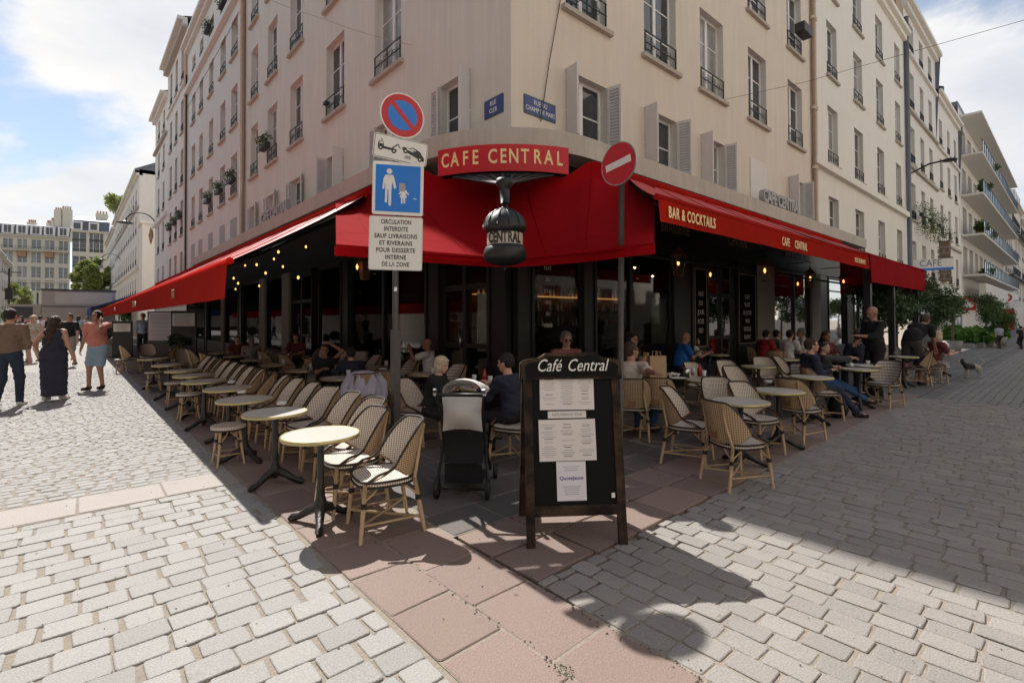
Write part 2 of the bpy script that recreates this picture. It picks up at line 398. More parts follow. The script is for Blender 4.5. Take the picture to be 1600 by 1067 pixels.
def octo(lx, ly, seed):
    r = random.Random(seed); c = min(.012, .14*min(lx, ly))
    P = []
    hx, hy = lx/2, ly/2
    pts = [(hx-c,-hy), (hx,-hy+c), (hx,hy-c), (hx-c,hy), (-hx+c,hy), (-hx,hy-c), (-hx,-hy+c), (-hx+c,-hy)]
    return [(x+r.uniform(-1,1)*min(.005, .04*min(lx,ly)), y+r.uniform(-1,1)*min(.005, .04*min(lx,ly))) for x, y in pts]
def sett_geo(lx, ly, seed, inset=.007, dome=.002):
    o = octo(lx, ly, seed); r = random.Random(seed*3+1)
    V = [(x, y, -.05) for x, y in o] + [(x, y, -inset*.7) for x, y in o]
    V += [(x*(1-inset*2.0/lx), y*(1-inset*2.0/ly), 0) for x, y in o]
    F = []
    for k in range(8):
        j = (k+1) % 8; F += [(k, j, 8+j, 8+k), (8+k, 8+j, 16+j, 16+k)]
    F.append(tuple(range(16, 24)))
    return V, F
VARIANTS = 10
def lay(parent, name, cells, mt, dome=.002, inset=.0045):
    """cells: (x, y, lx, ly, dz). The 300 that show largest become objects, the rest one mesh."""
    def score(c):
        p = Vector((c[0], c[1], 0)) - CAM; z = p.dot(fw)
        if z < .6: return 0
        px = PX+FOC*p.dot(rt)/z; py = PY-FOC*p.dot(up)/z
        if not (-60 < px < 1660 and py < 1130): return 0
        return c[2]*c[3]*1.56/z**3
    cells = sorted(cells, key=score, reverse=True)
    n = 300; first, rest = cells[:n], cells[n:]
    mes = []
    cache = {}
    for i, c in enumerate(first):
        if score(c) == 0: rest = first[i:]+rest; break
        k = (round(c[2]*50), round(c[3]*50), i % 6)
        if k not in cache:
            V, F = sett_geo(k[0]/50, k[1]/50, k[0]*7+k[1]*13+i % 6, inset, dome)
            me = bpy.data.meshes.new(name); me.from_pydata(V, [], F); me.materials.append(M[mt])
            cache[k] = me
        o = bpy.data.objects.new(name, cache[k]); col.objects.link(o); o.parent = parent
        o.location = (c[0], c[1], c[4]); o.rotation_euler = (random.gauss(0,.006), random.gauss(0,.006), random.choice((0, math.pi))+random.gauss(0,.012))
        o.scale = (c[2]/(k[0]/50), c[3]/(k[1]/50), 1)
    if rest:
        VV, FF, off = [], [], 0
        lib = {}
        for i, c in enumerate(rest):
            s = (i*7) % 23
            if s not in lib:
                V, F = sett_geo(.2, .16, s, inset, dome); lib[s] = (np.array(V), np.array([list(f)+[-1]*(8-len(f)) for f in F]))
            V, F = lib[s]; a, b_ = c[2]/.2, c[3]/.16; t = random.gauss(0, .012)
            X = V[:, 0]*a; Y = V[:, 1]*b_
            W = np.stack([X*math.cos(t)-Y*math.sin(t)+c[0], X*math.sin(t)+Y*math.cos(t)+c[1], V[:, 2]+c[4]+X*random.gauss(0,.006)+Y*random.gauss(0,.006)], 1)
            VV.append(W); FF.append(np.where(F >= 0, F+off, -1)); off += len(V)
        F = np.concatenate(FF).tolist(); F = [[q for q in f if q >= 0] for f in F]
        me = bpy.data.meshes.new(name+'s'); me.from_pydata(np.concatenate(VV).tolist(), [], F); me.materials.append(M[mt])
        o = link(name+'s', me, parent); o['kind'] = 'stuff'
def rows_y(x0, x1, y0, y1, pitch, length, gap, gx, amp=0.):
    out = []; y = y0; k = 0
    while y < y1-.3*pitch:
        h = min(pitch, y1-y)*random.uniform(.96, 1.04); x = x0 - (.25+.5*(k % 2)+random.uniform(-.12, .12))*length
        while x < x1:
            l = length*random.uniform(.86, 1.14); a, b_ = max(x, x0), min(x+l, x1)
            if b_-a > .3*length:
                gg = gx*random.choice((.45, .7, 1, 1.4, 1.9)); out.append(((a+b_)/2, y+h/2+amp*math.sin(((a+b_)/2)*1.7+y*.3)+random.gauss(0, .0015), b_-a-gg, h-gap*random.uniform(.6,1.4), random.gauss(0, .0018)))
            x += l
        y += h; k += 1
    return out
def swap(cells): return [(c[1], c[0], c[3], c[2], c[4]) for c in cells]
setts_left = link('street_crossing', MB().box(-11.2, -4.15, -14, -.78, -.0102, -.0088).mesh('street_crossing', 'joint'), kind='structure')
lay(setts_left, 'paving_sett', rows_y(-10.8, -4.17, -6.6, -.79, .166, .215, .008, .018), 'granite')
band = link('gutter', MB().box(-11.2, -4.15, -.78, -.24, -.0065, -.0050).mesh('gutter', 'joint'), kind='structure')
lay(band, 'gutter_slab', [(-4.17-.6*i-.3, -.51, .585, .50, random.gauss(0,.001)) for i in range(12)], 'slab_pale', 0, .006)
cob = link('cobbled_street', MB().box(-11.2, -4.15, -.24, YN, -.0100, -.0085).mesh('cobbled_street', 'joint'), kind='structure')
lay(cob, 'cobble', rows_y(-11.1, -4.17, -.22, YN, .115, .145, .012, .014, amp=.05), 'granite', .006, .011)
kb = link('pavement_edge', MB().box(-4.15, -3.35, -14, YN, -.0065, -.0052).mesh('pavement_edge', 'joint'), kind='structure')
pk = []
for x in (-3.96, -3.56):
    y = -9.0 + (.2 if x < -3.8 else 0)
    while y < YN:
        l = .47*random.uniform(.93, 1.07) if x < -3.8 else .55*random.uniform(.85, 1.15); pk.append((x, y+l/2, .372 if x < -3.8 else .405, l-.012, random.gauss(0, .0012))); y += l
pk = [c for c in pk if c[1] < 6]
pk2 = []
for y in (-3.78, -3.36):
    x = -3.33
    while x < XN:
        l = .52*random.uniform(.8, 1.2); pk2.append((x+l/2, y, l-.012, .40, random.gauss(0, .0012))); x += l
lay(kb, 'pink_slab', pk+pk2, 'slab_pink', 0, .006)
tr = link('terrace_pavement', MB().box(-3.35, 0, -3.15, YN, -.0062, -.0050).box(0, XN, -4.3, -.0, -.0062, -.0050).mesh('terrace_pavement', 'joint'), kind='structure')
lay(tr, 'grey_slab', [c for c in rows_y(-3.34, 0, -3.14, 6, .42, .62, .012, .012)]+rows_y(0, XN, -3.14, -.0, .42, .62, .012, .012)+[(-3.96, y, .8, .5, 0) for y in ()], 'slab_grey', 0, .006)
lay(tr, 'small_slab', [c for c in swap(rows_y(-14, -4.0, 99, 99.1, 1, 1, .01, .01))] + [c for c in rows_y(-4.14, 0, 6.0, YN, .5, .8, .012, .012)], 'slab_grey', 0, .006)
rr = link('paved_street', MB().box(-3.35, XN, -12, -4.3, -.0090, -.0075).mesh('paved_street', 'joint'), kind='structure')
lay(rr, 'paving_sett', swap(rows_y(-12, -4.0, -3.34, XN, .142, .195, .008, .014)), 'granite_warm')

# ------------------------------------------------------------------ facades
class Face:
    """a wall plane: O at ground, U along it, Nn pointing out to the street"""
    def __init__(s, O, U, Nn): s.O = Vector(O); s.U = Vector(U).normalized(); s.N = Vector(Nn).normalized()
    def p(s, u, z, o=0.): return s.O + s.U*u + s.N*o + Vector((0, 0, z))
    def M4(s, u, z, o=0.):
        mm = Matrix((s.U, s.N, Vector((0,0,1)))).transposed().to_4x4(); mm.translation = s.p(u, z, o); return mm
def wall(b, F, u0, u1, z0, z1, ops, depth=.26, m=0, mr=1, base=Vector((0,0,0))):
    us = sorted({u0, u1, *[x for o in ops for x in o[:2] if u0 < x < u1]}); zs = sorted({z0, z1, *[x for o in ops for x in o[2:4] if z0 < x < z1]})
    for i in range(len(us)-1):
        for j in range(len(zs)-1):
            cu, cz = (us[i]+us[i+1])/2, (zs[j]+zs[j+1])/2
            if any(o[0] < cu < o[1] and o[2] < cz < o[3] for o in ops): continue
            b.quad(*[F.p(a, c)-base for a, c in ((us[i],zs[j]), (us[i+1],zs[j]), (us[i+1],zs[j+1]), (us[i],zs[j+1]))], m)
    for (a, c, d, e) in [o[:4] for o in ops]:
        for (p, q) in (((a,d),(a,e)), ((a,e),(c,e)), ((c,e),(c,d)), ((c,d),(a,d))):
            b.quad(F.p(*p)-base, F.p(*q)-base, F.p(*q, -depth)-base, F.p(*p, -depth)-base, mr)
WC = {}
def window_set(w, h, style):
    """meshes in window space: x across, y out, z up; origin at the middle of the sill line"""
    k = (round(w, 2), round(h, 2), style)
    if k in WC: return WC[k]
    d = {}; o = -.20
    b = MB(); f = .055; hw = w/2
    b.box(-hw, -hw+f, o-.03, o+.03, 0, h); b.box(hw-f, hw, o-.03, o+.03, 0, h); b.box(-hw+f, hw-f, o-.03, o+.03, h-f, h); b.box(-hw+f, hw-f, o-.03, o+.03, 0, f)
    if w > .8: b.box(-.05, .05, o-.035, o+.04, f, h-f)
    nb = 2 if h > 1.5 else 1
    for q in range(1, nb+1):
        z = h*q/(nb+1)
        for (x0, x1) in (((-hw+f, -.05), (.05, hw-f)) if w > .8 else ((-hw+f, hw-f),)): b.box(x0, x1, o-.015, o+.015, z-.014, z+.014)
    d['frame'] = b.mesh('window', 'white_paint' if 'dark' not in style else 'iron')
    ps = []
    for (x0, x1) in (((-hw+f, -.05), (.05, hw-f)) if w > .8 else ((-hw+f, hw-f),)):
        ps.append(MB().box(x0, x1, o-.005, o+.005, f, h-f).mesh('pane', 'glass_pale' if 'pale' in style else 'glass'))
    d['panes'] = ps
    d['sill'] = MB().box(-hw-.12, hw+.12, -.18, .10, -.09, 0).mesh('sill', 'sill_stone')
    b = MB(); rh = .42 if 'low' in style else .48
    for z in (.06, .06+rh*.5, .06+rh): b.box(-hw, hw, .0, .02, z-.012, z+.012)
    for q in range(7 if 'far' in style else 3):
        nq = (7 if 'far' in style else 3)-1; x = -hw+.03+(w-.06)*q/nq; b.box(x-.012, x+.012, -.003, .023, .0, .06+rh)
    if 'far' not in style:
        for q in (-.25, .25):
            b.tube([(q*w+.09*math.cos(t*math.pi/5), .01, .06+rh*.5+.07*math.sin(t*math.pi/5)) for t in range(10)], .008, 4, closed=True)
    d['rail'] = b.mesh('railing', 'iron')
    b = MB(); sw = w/4 if 'grey' not in style else w/2
    b.box(0, .045, 0, .035, 0, h); b.box(sw-.045, sw, 0, .035, 0, h); b.box(.045, sw-.045, 0, .034, 0, .07); b.box(.045, sw-.045, 0, .034, h-.07, h)
    ns = int(h/.07)
    for q in range(ns): z = .07+(h-.14)*q/ns; b.quad((.045, .004, z+.045), (sw-.045, .004, z+.045), (sw-.045, .030, z), (.045, .030, z)); b.quad((.045, .030, z), (sw-.045, .030, z), (sw-.045, .028, z+.008), (.045, .028, z+.008))
    b.quad((.045,.003,.05),(sw-.045,.003,.05),(sw-.045,.003,h-.05),(.045,.003,h-.05))
    d['shutter'] = b.mesh('shutter', 'shutter_paint' if 'grey' not in style else 'grey_shutter')
    WC[k] = d; return d
def add_window(root, F, uc, zs, w, h, style='plain', rail=True, sill=True, shut=None, panes=True):
    d = window_set(w, h, style); mw = Matrix.Translation(-root.location) @ F.M4(uc, zs)
    fr = link('window', d['frame'], root, mw)
    cu = random.random() < .38 and 'dark' not in style
    for i, p in enumerate(d['panes']):
        if cu and (i == 0 or random.random() < .8):
            if 'cur%d' % i not in d: q = p.copy(); q.materials[0] = M['glass_curtain']; d['cur%d' % i] = q
            p = d['cur%d' % i]
        link('pane', p, fr)
    if sill: link('sill', d['sill'], fr)
    if rail: link('railing', d['rail'], fr)
    if shut:
        a1, a2 = shut
        if a1 is not None: link('shutter', d['shutter'], fr, Matrix.Translation((-w/2-.01, .015, 0)) @ Matrix.Rotation(R(180-a1), 4, 'Z') @ Matrix.Diagonal((1,-1,1,1)))
        if a2 is not None: link('shutter', d['shutter'], fr, Matrix.Translation((w/2+.01, .015, 0)) @ Matrix.Rotation(R(a2), 4, 'Z'))
    return fr
# ------------------------------------------------------------------ the café building on the corner
def building(name, label, loc, F_list, wallm, reveal='reveal', depth=.26, group=None):
    root = thing(name, label, 'building', loc, group=group); b = MB()
    for (F, u0, u1, z0, z1, ops) in F_list: wall(b, F, u0, u1, z0, z1, ops, depth, base=root.location)
    b.build('wall', [wallm, reveal], root); return root
FR = Face((0,0,0), (1,0,0), (0,-1,0)); FL = Face((0,0,0), (0,1,0), (-1,0,0))
rightc = [(1.94,1.2), (4.5,1.3), (6.9,1.24), (9.65,1.24), (12.6,1.26)]
leftc = [(4.31,1.28), (7.37,1.26), (10.55,1.2), (13.13,1.16), (15.5,1.0)]
SI = [7.28, 10.4, 13.5, 16.6]; H = 19.6
opR, opL, winR, winL = [], [], [], []
for i, (c, wd) in enumerate(rightc):
    if i != 3: opR.append((c-wd/2, c+wd/2, 4.86, 6.14)); winR.append((c, 4.86, wd, 1.28, 'plain', False, (((82, 80), (84, 78), (86, 82), None, (80, 88))[i])))
    for k, s in enumerate(SI): opR.append((c-wd/2, c+wd/2, s, s+2.06)); winR.append((c, s, wd, 2.06, 'plain', True, None))
fl = [(1.63, 1.0, (84, 4)), (4.31, 1.1, (88, 3)), (7.37, 1.15, (86, 88)), (10.55, 1.1, (20, 4)), (13.13, 1.1, (30, 6)), (15.5, 1.0, (30, 6))]
for (c, wd, sh) in fl: opL.append((c-wd/2, c+wd/2, 4.86, 6.14)); winL.append((c, 4.86, wd, 1.28, 'plain', False, sh))
for c, wd in leftc:
    for s in SI: opL.append((c-wd/2, c+wd/2, s, s+2.06)); winL.append((c, s, wd, 2.06, 'plain', True, None))
cafe = thing('corner_building', 'tan plastered corner building above the red café awnings, six storeys with shuttered first-floor windows', 'building', (0,0,0))
b = MB(); wall(b, FR, 0, 14.1, 4.35, H, opR); b.build('wall', ['plaster_tan', 'reveal'], cafe)
b = MB(); wall(b, FL, 0, 16.9, 4.35, H, opL); b.build('wall', ['plaster_beige', 'reveal'], cafe, label='pinkish shaded side wall')
for (c, s, wd, h, st, rail, sh) in winR: add_window(cafe, FR, c, s, wd, h, st, rail, rail, sh)
for (c, s, wd, h, st, rail, sh) in winL: add_window(cafe, FL, c, s, wd, h, st, rail, rail, sh)
b = MB()
for F, x in ((FR, 14.1), (FL, 16.9)):
    b.box(-.3 if F is FR else 0, x, -.35, .35, H, H+.35, T=Matrix(((F.U.x, F.N.x, 0, 0), (F.U.y, F.N.y, 0, 0), (0, 0, 1, 0), (0, 0, 0, 1))) if F is FR else Matrix(((0,-1,0,0),(1,0,0,0),(0,0,1,0),(0,0,0,1))))
b.quad((0,0,H+.36), (14.1,0,H+.36), (14.1,16.9,H+2.5), (0,16.9,H+.36)); b.build('roof', 'zinc', cafe)
MB().box(9.05, 10.2, -.03, .0, 4.9, 6.15).build('blocked_window', 'plaster_pale', cafe)
MB().box(.01, .6, .01, .6, 0, 4.36).box(.05, 22, .05, 30.4, 4.30, 4.34).build('pier_and_light_block', 'shop_black', cafe)  # corner post plus an unseen slab added to stop light leaking in
# pipes
pc = thing('drainpipe', 'brown drainpipe between the tan corner building and the cream house', 'drainpipe', (14.1, -.08, 0))
b = MB(); b.tube([(0,0,4.72), (0,0,H)], .06, 8); b.build('pipe', 'pipe_brown', pc)
b = MB(); b.tube([(.22,0,4.72), (.22,0,17)], .055, 8); b.build('pipe', 'pipe_cream', pc, label='cream pipe')
b = MB(); [b.tube([(x,0,z), (x,0,z+.12)], .085, 8) for x in (0,.22) for z in (6.8, 8.9, 12.1)]; b.build('pipe_collar', 'pipe_cream', pc)
pc = thing('drainpipe', 'cream drainpipe at the far end of the left wall of the corner building', 'drainpipe', (-.08, 16.85, 0))
MB().tube([(0,0,4.7), (0,0,H)], .06, 8).build('pipe', 'pipe_brown', pc); MB().tube([(0,.3,4.7), (0,.3,18)], .075, 8).build('pipe', 'pipe_cream', pc)
# concrete canopy band with its rounded corner
band_c = thing('concrete_ledge', 'weathered concrete ledge that curves round the building corner above the red awnings', 'ledge', (0,0,4.36))
def band_path(off=0., y1=24., x1=18.5, n=22):
    P = [Vector((-.8-off, y1, 0)), Vector((-.8-off, 8, 0)), Vector((-.8-off, 1.65, 0))]
    for k in range(1, n): a = math.pi + math.pi/2*k/n; P.append(Vector((1.4+(2.2+off)*math.cos(a), 1.65+(2.2+off)*math.sin(a), 0)))
    return P + [Vector((1.4, -.55-off, 0)), Vector((8, -.55-off, 0)), Vector((x1, -.55-off, 0))]
P = band_path(); Q = []
for p in P: Q.append(Vector((-.02 if p.y > 1.65 or (p.x+p.y < 0 or p.x < p.y) and p.x < 1.4 and p.y > p.x else max(p.x, 0), max(p.y, 0) if p.x < p.y else -.02, 0)))
b = MB(); hz = Vector((0,0,.36))
for k in range(len(P)-1):
    b.quad(P[k], P[k+1], P[k+1]+hz, P[k]+hz); b.quad(P[k]+hz, P[k+1]+hz, Q[k+1]+hz, Q[k]+hz); b.quad(Q[k], Q[k+1], P[k+1], P[k])
b.quad(P[-1], Q[-1], Q[-1]+hz, P[-1]+hz); b.quad(P[0], Q[0], Q[0]+hz, P[0]+hz)
b.build('slab', 'concrete', band_c)
# ------------------------------------------------------------------ shop front under the ledge
shop = thing('cafe_shopfront', 'black painted café shopfront with tall glazing behind the terrace tables', 'shopfront', (0,0,0))
def XR(px, py=480): return wr(px, py).x
def YL(px, py=480): return wl(px, py).y
def bay(F, u0, u1, kind):
    Tm = F.M4(0, 0); bx = lambda B, a, c, o0, o1, z0, z1: B.box(a, c, o0, o1, z0, z1, T=Tm)
    if kind == 'glass':
        b = MB(); bx(b, u0, u1, -.02, .10, 0, .55); bx(b, u0, u1, -.02, .06, 3.0, 3.12); bx(b, u0, u0+.05, 0, .07, .55, 3.0); bx(b, u1-.05, u1, 0, .07, .55, 3.0); b.build('glazing_frame', 'shop_dark', shop)
        b = MB(); bx(b, u0+.05, u1-.05, .0, .02, .55, 3.0); b.build('shop_window', 'shop_pane', shop)
    elif kind == 'door':
        b = MB()
        for a, c in ((u0, u0+.10), ((u0+u1)/2-.05, (u0+u1)/2+.05), (u1-.10, u1)): bx(b, a, c, -.02, .06, 0, 2.9)
        bx(b, u0, u1, -.02, .055, 0, .5); bx(b, u0, u1, -.02, .055, 1.05, 1.13); bx(b, u0, u1, -.02, .055, 2.1, 2.2); bx(b, u0, u1, -.02, .057, 2.9, 3.1)
        o = b.build('door', 'shop_dark', shop); b = MB(); bx(b, u0+.1, u1-.1, -.01, .01, .5, 2.9); b.build('door_glass', 'shop_pane', o)
        b = MB(); b.tube([tuple(F.p((u0+u1)/2+.1, 1.0, .08)), tuple(F.p((u0+u1)/2+.1, 1.4, .08))], .015); b.build('handle', 'steel', o)
    elif kind in ('panel', 'menu'):
        b = MB(); bx(b, u0, u1, 0, .10, 0, 3.1); bx(b, u0, u0+.06, .10, .13, 0, 3.1); bx(b, u1-.06, u1, .10, .13, 0, 3.1); o = b.build('pilaster', 'shop_dark', shop)
        if kind == 'menu':
            b = MB(); bx(b, u0+.10, u1-.10, .10, .115, .9, 2.75); bb = b.build('chalk_panel', 'shop_black', o)
            b = MB(); 
            for (a, c, d, e) in ((u0+.09, u1-.09, .88, .90), (u0+.09, u1-.09, 2.75, 2.77), (u0+.08, u0+.10, .88, 2.77), (u1-.10, u1-.08, .88, 2.77)): bx(b, a, c, .115, .125, d, e)
            b.build('gilt_edge', 'gold_dim', o)
    elif kind == 'cream':
        b = MB(); bx(b, u0, u1, 0, .14, 0, 3.1); b.build('pillar', 'pillar_cream', shop)
    elif kind == 'dark':
        b = MB(); bx(b, u0, u1, -.02, .08, 0, 3.1); b.build('wall_panel', 'shop_black', shop)
seq = [(.02,.4,'panel'), (.4,XR(905),'glass'), (XR(905),XR(925),'panel'), (XR(925),XR(983),'glass'), (XR(983),XR(1046),'glass'), (XR(1046),XR(1076),'panel'), (XR(1076),XR(1100),'menu'), (XR(1100),XR(1146),'door'),
       (XR(1146),XR(1176),'menu'), (XR(1176),XR(1203),'cream'), (XR(1203),XR(1238),'glass'), (XR(1238),XR(1262),'glass'), (XR(1262),XR(1276),'cream'), (XR(1276),XR(1290),'panel'), (XR(1290),XR(1318),'glass'), (XR(1318),XR(1330),'panel'), (XR(1330),XR(1350),'door'), (XR(1350),22.,'glass')]
for a, c, k in seq: bay(FR, a, c, k)
seql = [(.02,.5,'panel'), (.5,2.0,'door'), (2.0,2.5,'panel'), (2.5,4.4,'glass'), (4.4,6.2,'glass'), (6.2,6.7,'panel'), (6.7,8.4,'glass'), (8.4,8.9,'dark'), (8.9,10.8,'door'), (10.8,11.5,'cream'), (11.5,13.5,'glass'), (13.5,14.2,'cream'), (14.2,16.9,'glass'), (16.9,17.5,'panel'), (17.5,20,'glass'), (20,20.6,'cream'), (20.6,24,'glass'), (24,24.6,'panel'), (24.6,30.5,'glass')]
for a, c, k in seql: bay(FL, a, c, k)
b = MB(); b.box(0, 22., 0, .02, 3.1, 4.36, T=FR.M4(0,0)); b.box(-.0, 22., .02, .12, 3.1, 3.22, T=FR.M4(0,0)); b.box(0, 22, .02, .10, 4.0, 4.1, T=FR.M4(0,0)); b.build('fascia', 'shop_dark', shop)
b = MB(); b.box(0, 30.5, 0, .02, 3.1, 4.36, T=FL.M4(0,0)); b.box(0, 30.5, .02, .12, 3.1, 3.22, T=FL.M4(0,0)); b.build('fascia', 'shop_dark', shop)
X = Vector((1,0,0)); Y = Vector((0,1,0)); Z = Vector((0,0,1))
text('BRASSERIE', .34, 'gold_dim', (5.0,-.045,3.62), X, Z, shop, font_scale=(.8,1)); text('CENTRAL', .34, 'gold_dim', (8.2,-.045,3.62), X, Z, shop, font_scale=(.8,1)); text('BAR & COCKTAILS', .34, 'gold_dim', (12.6,-.045,3.62), X, Z, shop, font_scale=(.8,1))
text('BRASSERIE', .34, 'gold_dim', (-.045,6.0,3.62), -Y, Z, shop, font_scale=(.8,1))
for (pa, words) in ((1088, ('VINS','DU','JOUR','ROSE','BIO')), (1161, ('CAFE','PLATS','DU JOUR','VINS','ROUGE','BLANC'))):
    for i, s in enumerate(words): text(s, .17, 'chalk_dim' if i else 'chalk_dim', (XR(pa),-.118,2.15-i*.22), X, Z, shop, font_scale=(.75,1), name='chalk_word')
for i, s in enumerate(('PLAT','DU','JOUR','VINS','AU','VERRE')): text(s, .10, 'chalk_dim', (XR(848)+.1,-.03,2.45-i*.2), X, Z, shop, font_scale=(.8,1), name='chalk_word')
# the room behind the glazing
room = thing('cafe_interior', 'dark café room with added warm lamps and shelves of bottles seen through the glazing', 'interior', (3,3,0)); ro = -room.location
def RBX(*a): return MB().box(*a, T=Matrix.Translation(ro))
RBX(.1,21.8,4.6,4.7,0,4.2).build('back_wall', 'interior_wall', room); RBX(4.6,4.7,4.7,30,0,4.2).build('back_wall', 'interior_wall', room); RBX(.06,21.8,.1,30,-.003,.002).build('room_floor', 'shop_black', room); RBX(.06,22,.1,30.4,4.18,4.25).build('room_ceiling', 'shop_black', room); RBX(21.8,21.9,.1,4.7,0,4.2).build('end_wall', 'interior_wall', room); RBX(.1,4.6,30,30.1,0,4.2).build('end_wall', 'interior_wall', room)
RBX(2.6,8.2,2.4,3.0,0,1.1).build('bar_counter', 'wood_dark', room); RBX(2.4,3.0,4.6,11,0,1.1).build('bar_counter', 'wood_dark', room)
rb = random.Random(4)
for (ax, a0_, a1_, o_) in (('x', 2.6, 9.0, 4.45), ('y', 5.0, 12.0, 4.45)):
    for z in (1.35, 1.8, 2.25):
        sh = (RBX(a0_,a1_,o_-.15,o_+.1,z-.03,z) if ax == 'x' else RBX(o_-.15,o_+.1,a0_,a1_,z-.03,z)).build('shelf', 'glowing_shelf' if z == 2.25 else 'wood_dark', room)  # top shelf emits a warm glow of its own
        for k in range(int((a1_-a0_)/.17)):
            p_ = a0_+.1+.17*k; hh = rb.uniform(.2,.32); q = Vector((p_, o_-.05, z) if ax == 'x' else (o_-.05, p_, z))+ro
            MB().lathe([(0,0),(.035,0),(.035,hh*.6),(.013,hh*.78),(.013,hh),(0,hh)], 8, tuple(q)).build('bottle', rb.choice(('glassware','bottle_green','bottle_red','glassware','copper')), sh)
for (x, y, z) in ((2.2,1.5,2.9),(4.1,1.9,2.8),(5.6,1.5,2.9),(7.2,2.0,2.8),(9.3,1.6,2.9),(12,1.7,2.8),(15,1.7,2.8),(1.6,3.0,2.9),(1.8,4.8,2.8),(1.5,6.6,2.9),(1.9,8.6,2.8),(1.6,11,2.9),(1.7,14,2.8),(1.7,19,2.8)):  # lamps added so the dark room shows through the glass
    f_ = MB().lathe([(0,.12),(.05,.11),(.12,0),(.11,0),(0,.09)], 10, tuple(Vector((x,y,z))+ro)).tube([Vector((x,y,z+.12))+ro, Vector((x,y,4.18))+ro], .008, 4).build('added_pendant_lamp', 'copper', room); MB().lathe([(0,-.03),(.03,0),(0,.03)], 8, tuple(Vector((x,y,z))+ro)).build('bulb', 'added_lamp_glow', f_)
for (x, y) in ((1.2,2.1),(6.2,1.2),(11.5,1.3),(1.2,7.4)): RBX(x-.3,x+.3,y-.02,y+.02,.9,2.1).build('glint_mirror', 'steel', room)  # mirrors added for vertical glints in the dark room
# pipe rail holding the inner screens
MB().tube([(-.2,-.9,2.72), (6.8,-.9,2.72)], .03, 8).tube([(8.5,-.9,2.72), (21,-.9,2.72)], .03, 8).build('curtain_rail', 'black_metal', shop)
# ------------------------------------------------------------------ awnings
def strip_awning(name, label, axis, s0, s1, front, back, zf, zb, drop, mt='awning_sheen', vm='valance_red', arms=(), side=False, cat='awning', sb=None):
    """axis 'x': runs along the right-hand street, front = y of the bar; axis 'y' the same along the left-hand street"""
    P = (lambda s, o, z: Vector((s, o, z))) if axis == 'x' else (lambda s, o, z: Vector((o, s, z)))
    o0 = P(s0, front, 0); root = thing(name, label, cat, o0)
    sb = s0 if sb is None else sb; A_ = lambda u, v: (s0*v+sb*(1-v))*(1-u)+s1*u
    n = max(8, int(abs(s1-s0)*2)); b = MB()
    sag = lambda u, v: -.04*math.sin(math.pi*v)+.012*math.sin(u*abs(s1-s0)*2.1)*math.sin(math.pi*v)
    b.grid(lambda u, v: P(A_(u, v), back+(front-back)*v, zb+(zf-zb)*v+sag(u, v))-o0, n, 6); b.build('fabric', mt, root)
    for q in range(1, int(abs(s1-s0)/1.3)):
        u = q*1.3/abs(s1-s0); MB().tube([P(A_(u, v), back+(front-back)*v, zb+(zf-zb)*v+sag(u, v)+.006)-o0 for v in (0,.2,.4,.6,.8,1)], .006, 4).build('seam', vm, root)
    b = MB(); b.grid(lambda u, v: P(A_(u, v), back+(front-back)*v*.99, zb+(zf-zb)*v-.035+sag(u, v))-o0, n, 6); b.build('dark_sheet', 'awning_dark_sheet', root)  # near-black sheet added below the cloth to darken its underside
    b = MB(); b.grid(lambda u, v: P(s0+(s1-s0)*u, front-.03-.02*v-.012*math.sin(u*abs(s1-s0)*5)*v, zf-.03-drop*v)-o0, n*2, 3); b.build('valance', vm, root)
    MB().tube([P(s0, front, zf)-o0, P(s1, front, zf)-o0], .04, 8).build('front_bar', vm, root)
    MB().tube([P(sb, back+.02*(1 if back > front else -1), zb+.03)-o0, P(s1, back+.02, zb+.03)-o0], .09, 8).build('roller_case', 'valance_red', root)
    for a in arms:
        mid = P(a+.9*(1 if s1 > s0 else -1), (front+back)/2, (zf+zb)/2-.25)
        MB().tube([P(a, back, zb-.25)-o0, mid-o0, P(a, front, zf-.04)-o0], .03, 6).build('arm', 'black_metal', root)
    return root
aw_l = strip_awning('red_awning', 'long red awning on the left street, sunlit along its top edge', 'y', -.15, 38., -4.15, -.86, 2.2, 4.15, .38, sb=3.6, arms=(4.2, 5, 9, 13, 18, 23, 28, 33))
text('RESTAURANT', .2, 'gold_dim', (-4.235, 9.6, 1.97), -Y, Z, aw_l, font_scale=(.8,1)); text('BAR', .2, 'gold_dim', (-4.235, 3.2, 1.97), -Y, Z, aw_l, font_scale=(.8,1)); text('CENTRAL', .2, 'gold_dim', (-4.235, 17, 1.97), -Y, Z, aw_l, font_scale=(.8,1))
VY = -2.9
aw_r = strip_awning('red_awning', 'red awning on the right street lettered BAR & COCKTAILS and CAFE CENTRAL', 'x', -.3, 8.5, VY, -.6, 2.99, 4.2, .27, sb=2.4, arms=(2.6, 4.2, 7.8))
for s, pa, wd in (('BAR & COCKTAILS', 1076, 78), ('CAFE', 1221, 22), ('CENTRAL', 1245, 32), ('RESTAURANT', 1338, 28)):
    x = wr(pa, 340, VY).x; text(s, .165 if s != 'RESTAURANT' else .20, 'gold', (x, VY-.066, 2.815), X, Z, aw_r, font_scale=(.74 if s != 'RESTAURANT' else .6, 1.15 if s != 'RESTAURANT' else .7), bold=.003, space=1.15)
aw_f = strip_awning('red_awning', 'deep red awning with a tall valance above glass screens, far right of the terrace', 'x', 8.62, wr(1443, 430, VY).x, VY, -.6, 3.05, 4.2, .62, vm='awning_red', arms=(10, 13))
# side cheek of the far awning
xe = wr(1443, 430, VY).x
b = MB(); b.quad(*[Vector(p)-aw_f.location for p in ((xe, VY, 3.05), (xe, VY, 2.4), (xe, -.6, 2.4), (xe, -.6, 4.2))]); b.build('side_cheek', 'awning_red', aw_f)
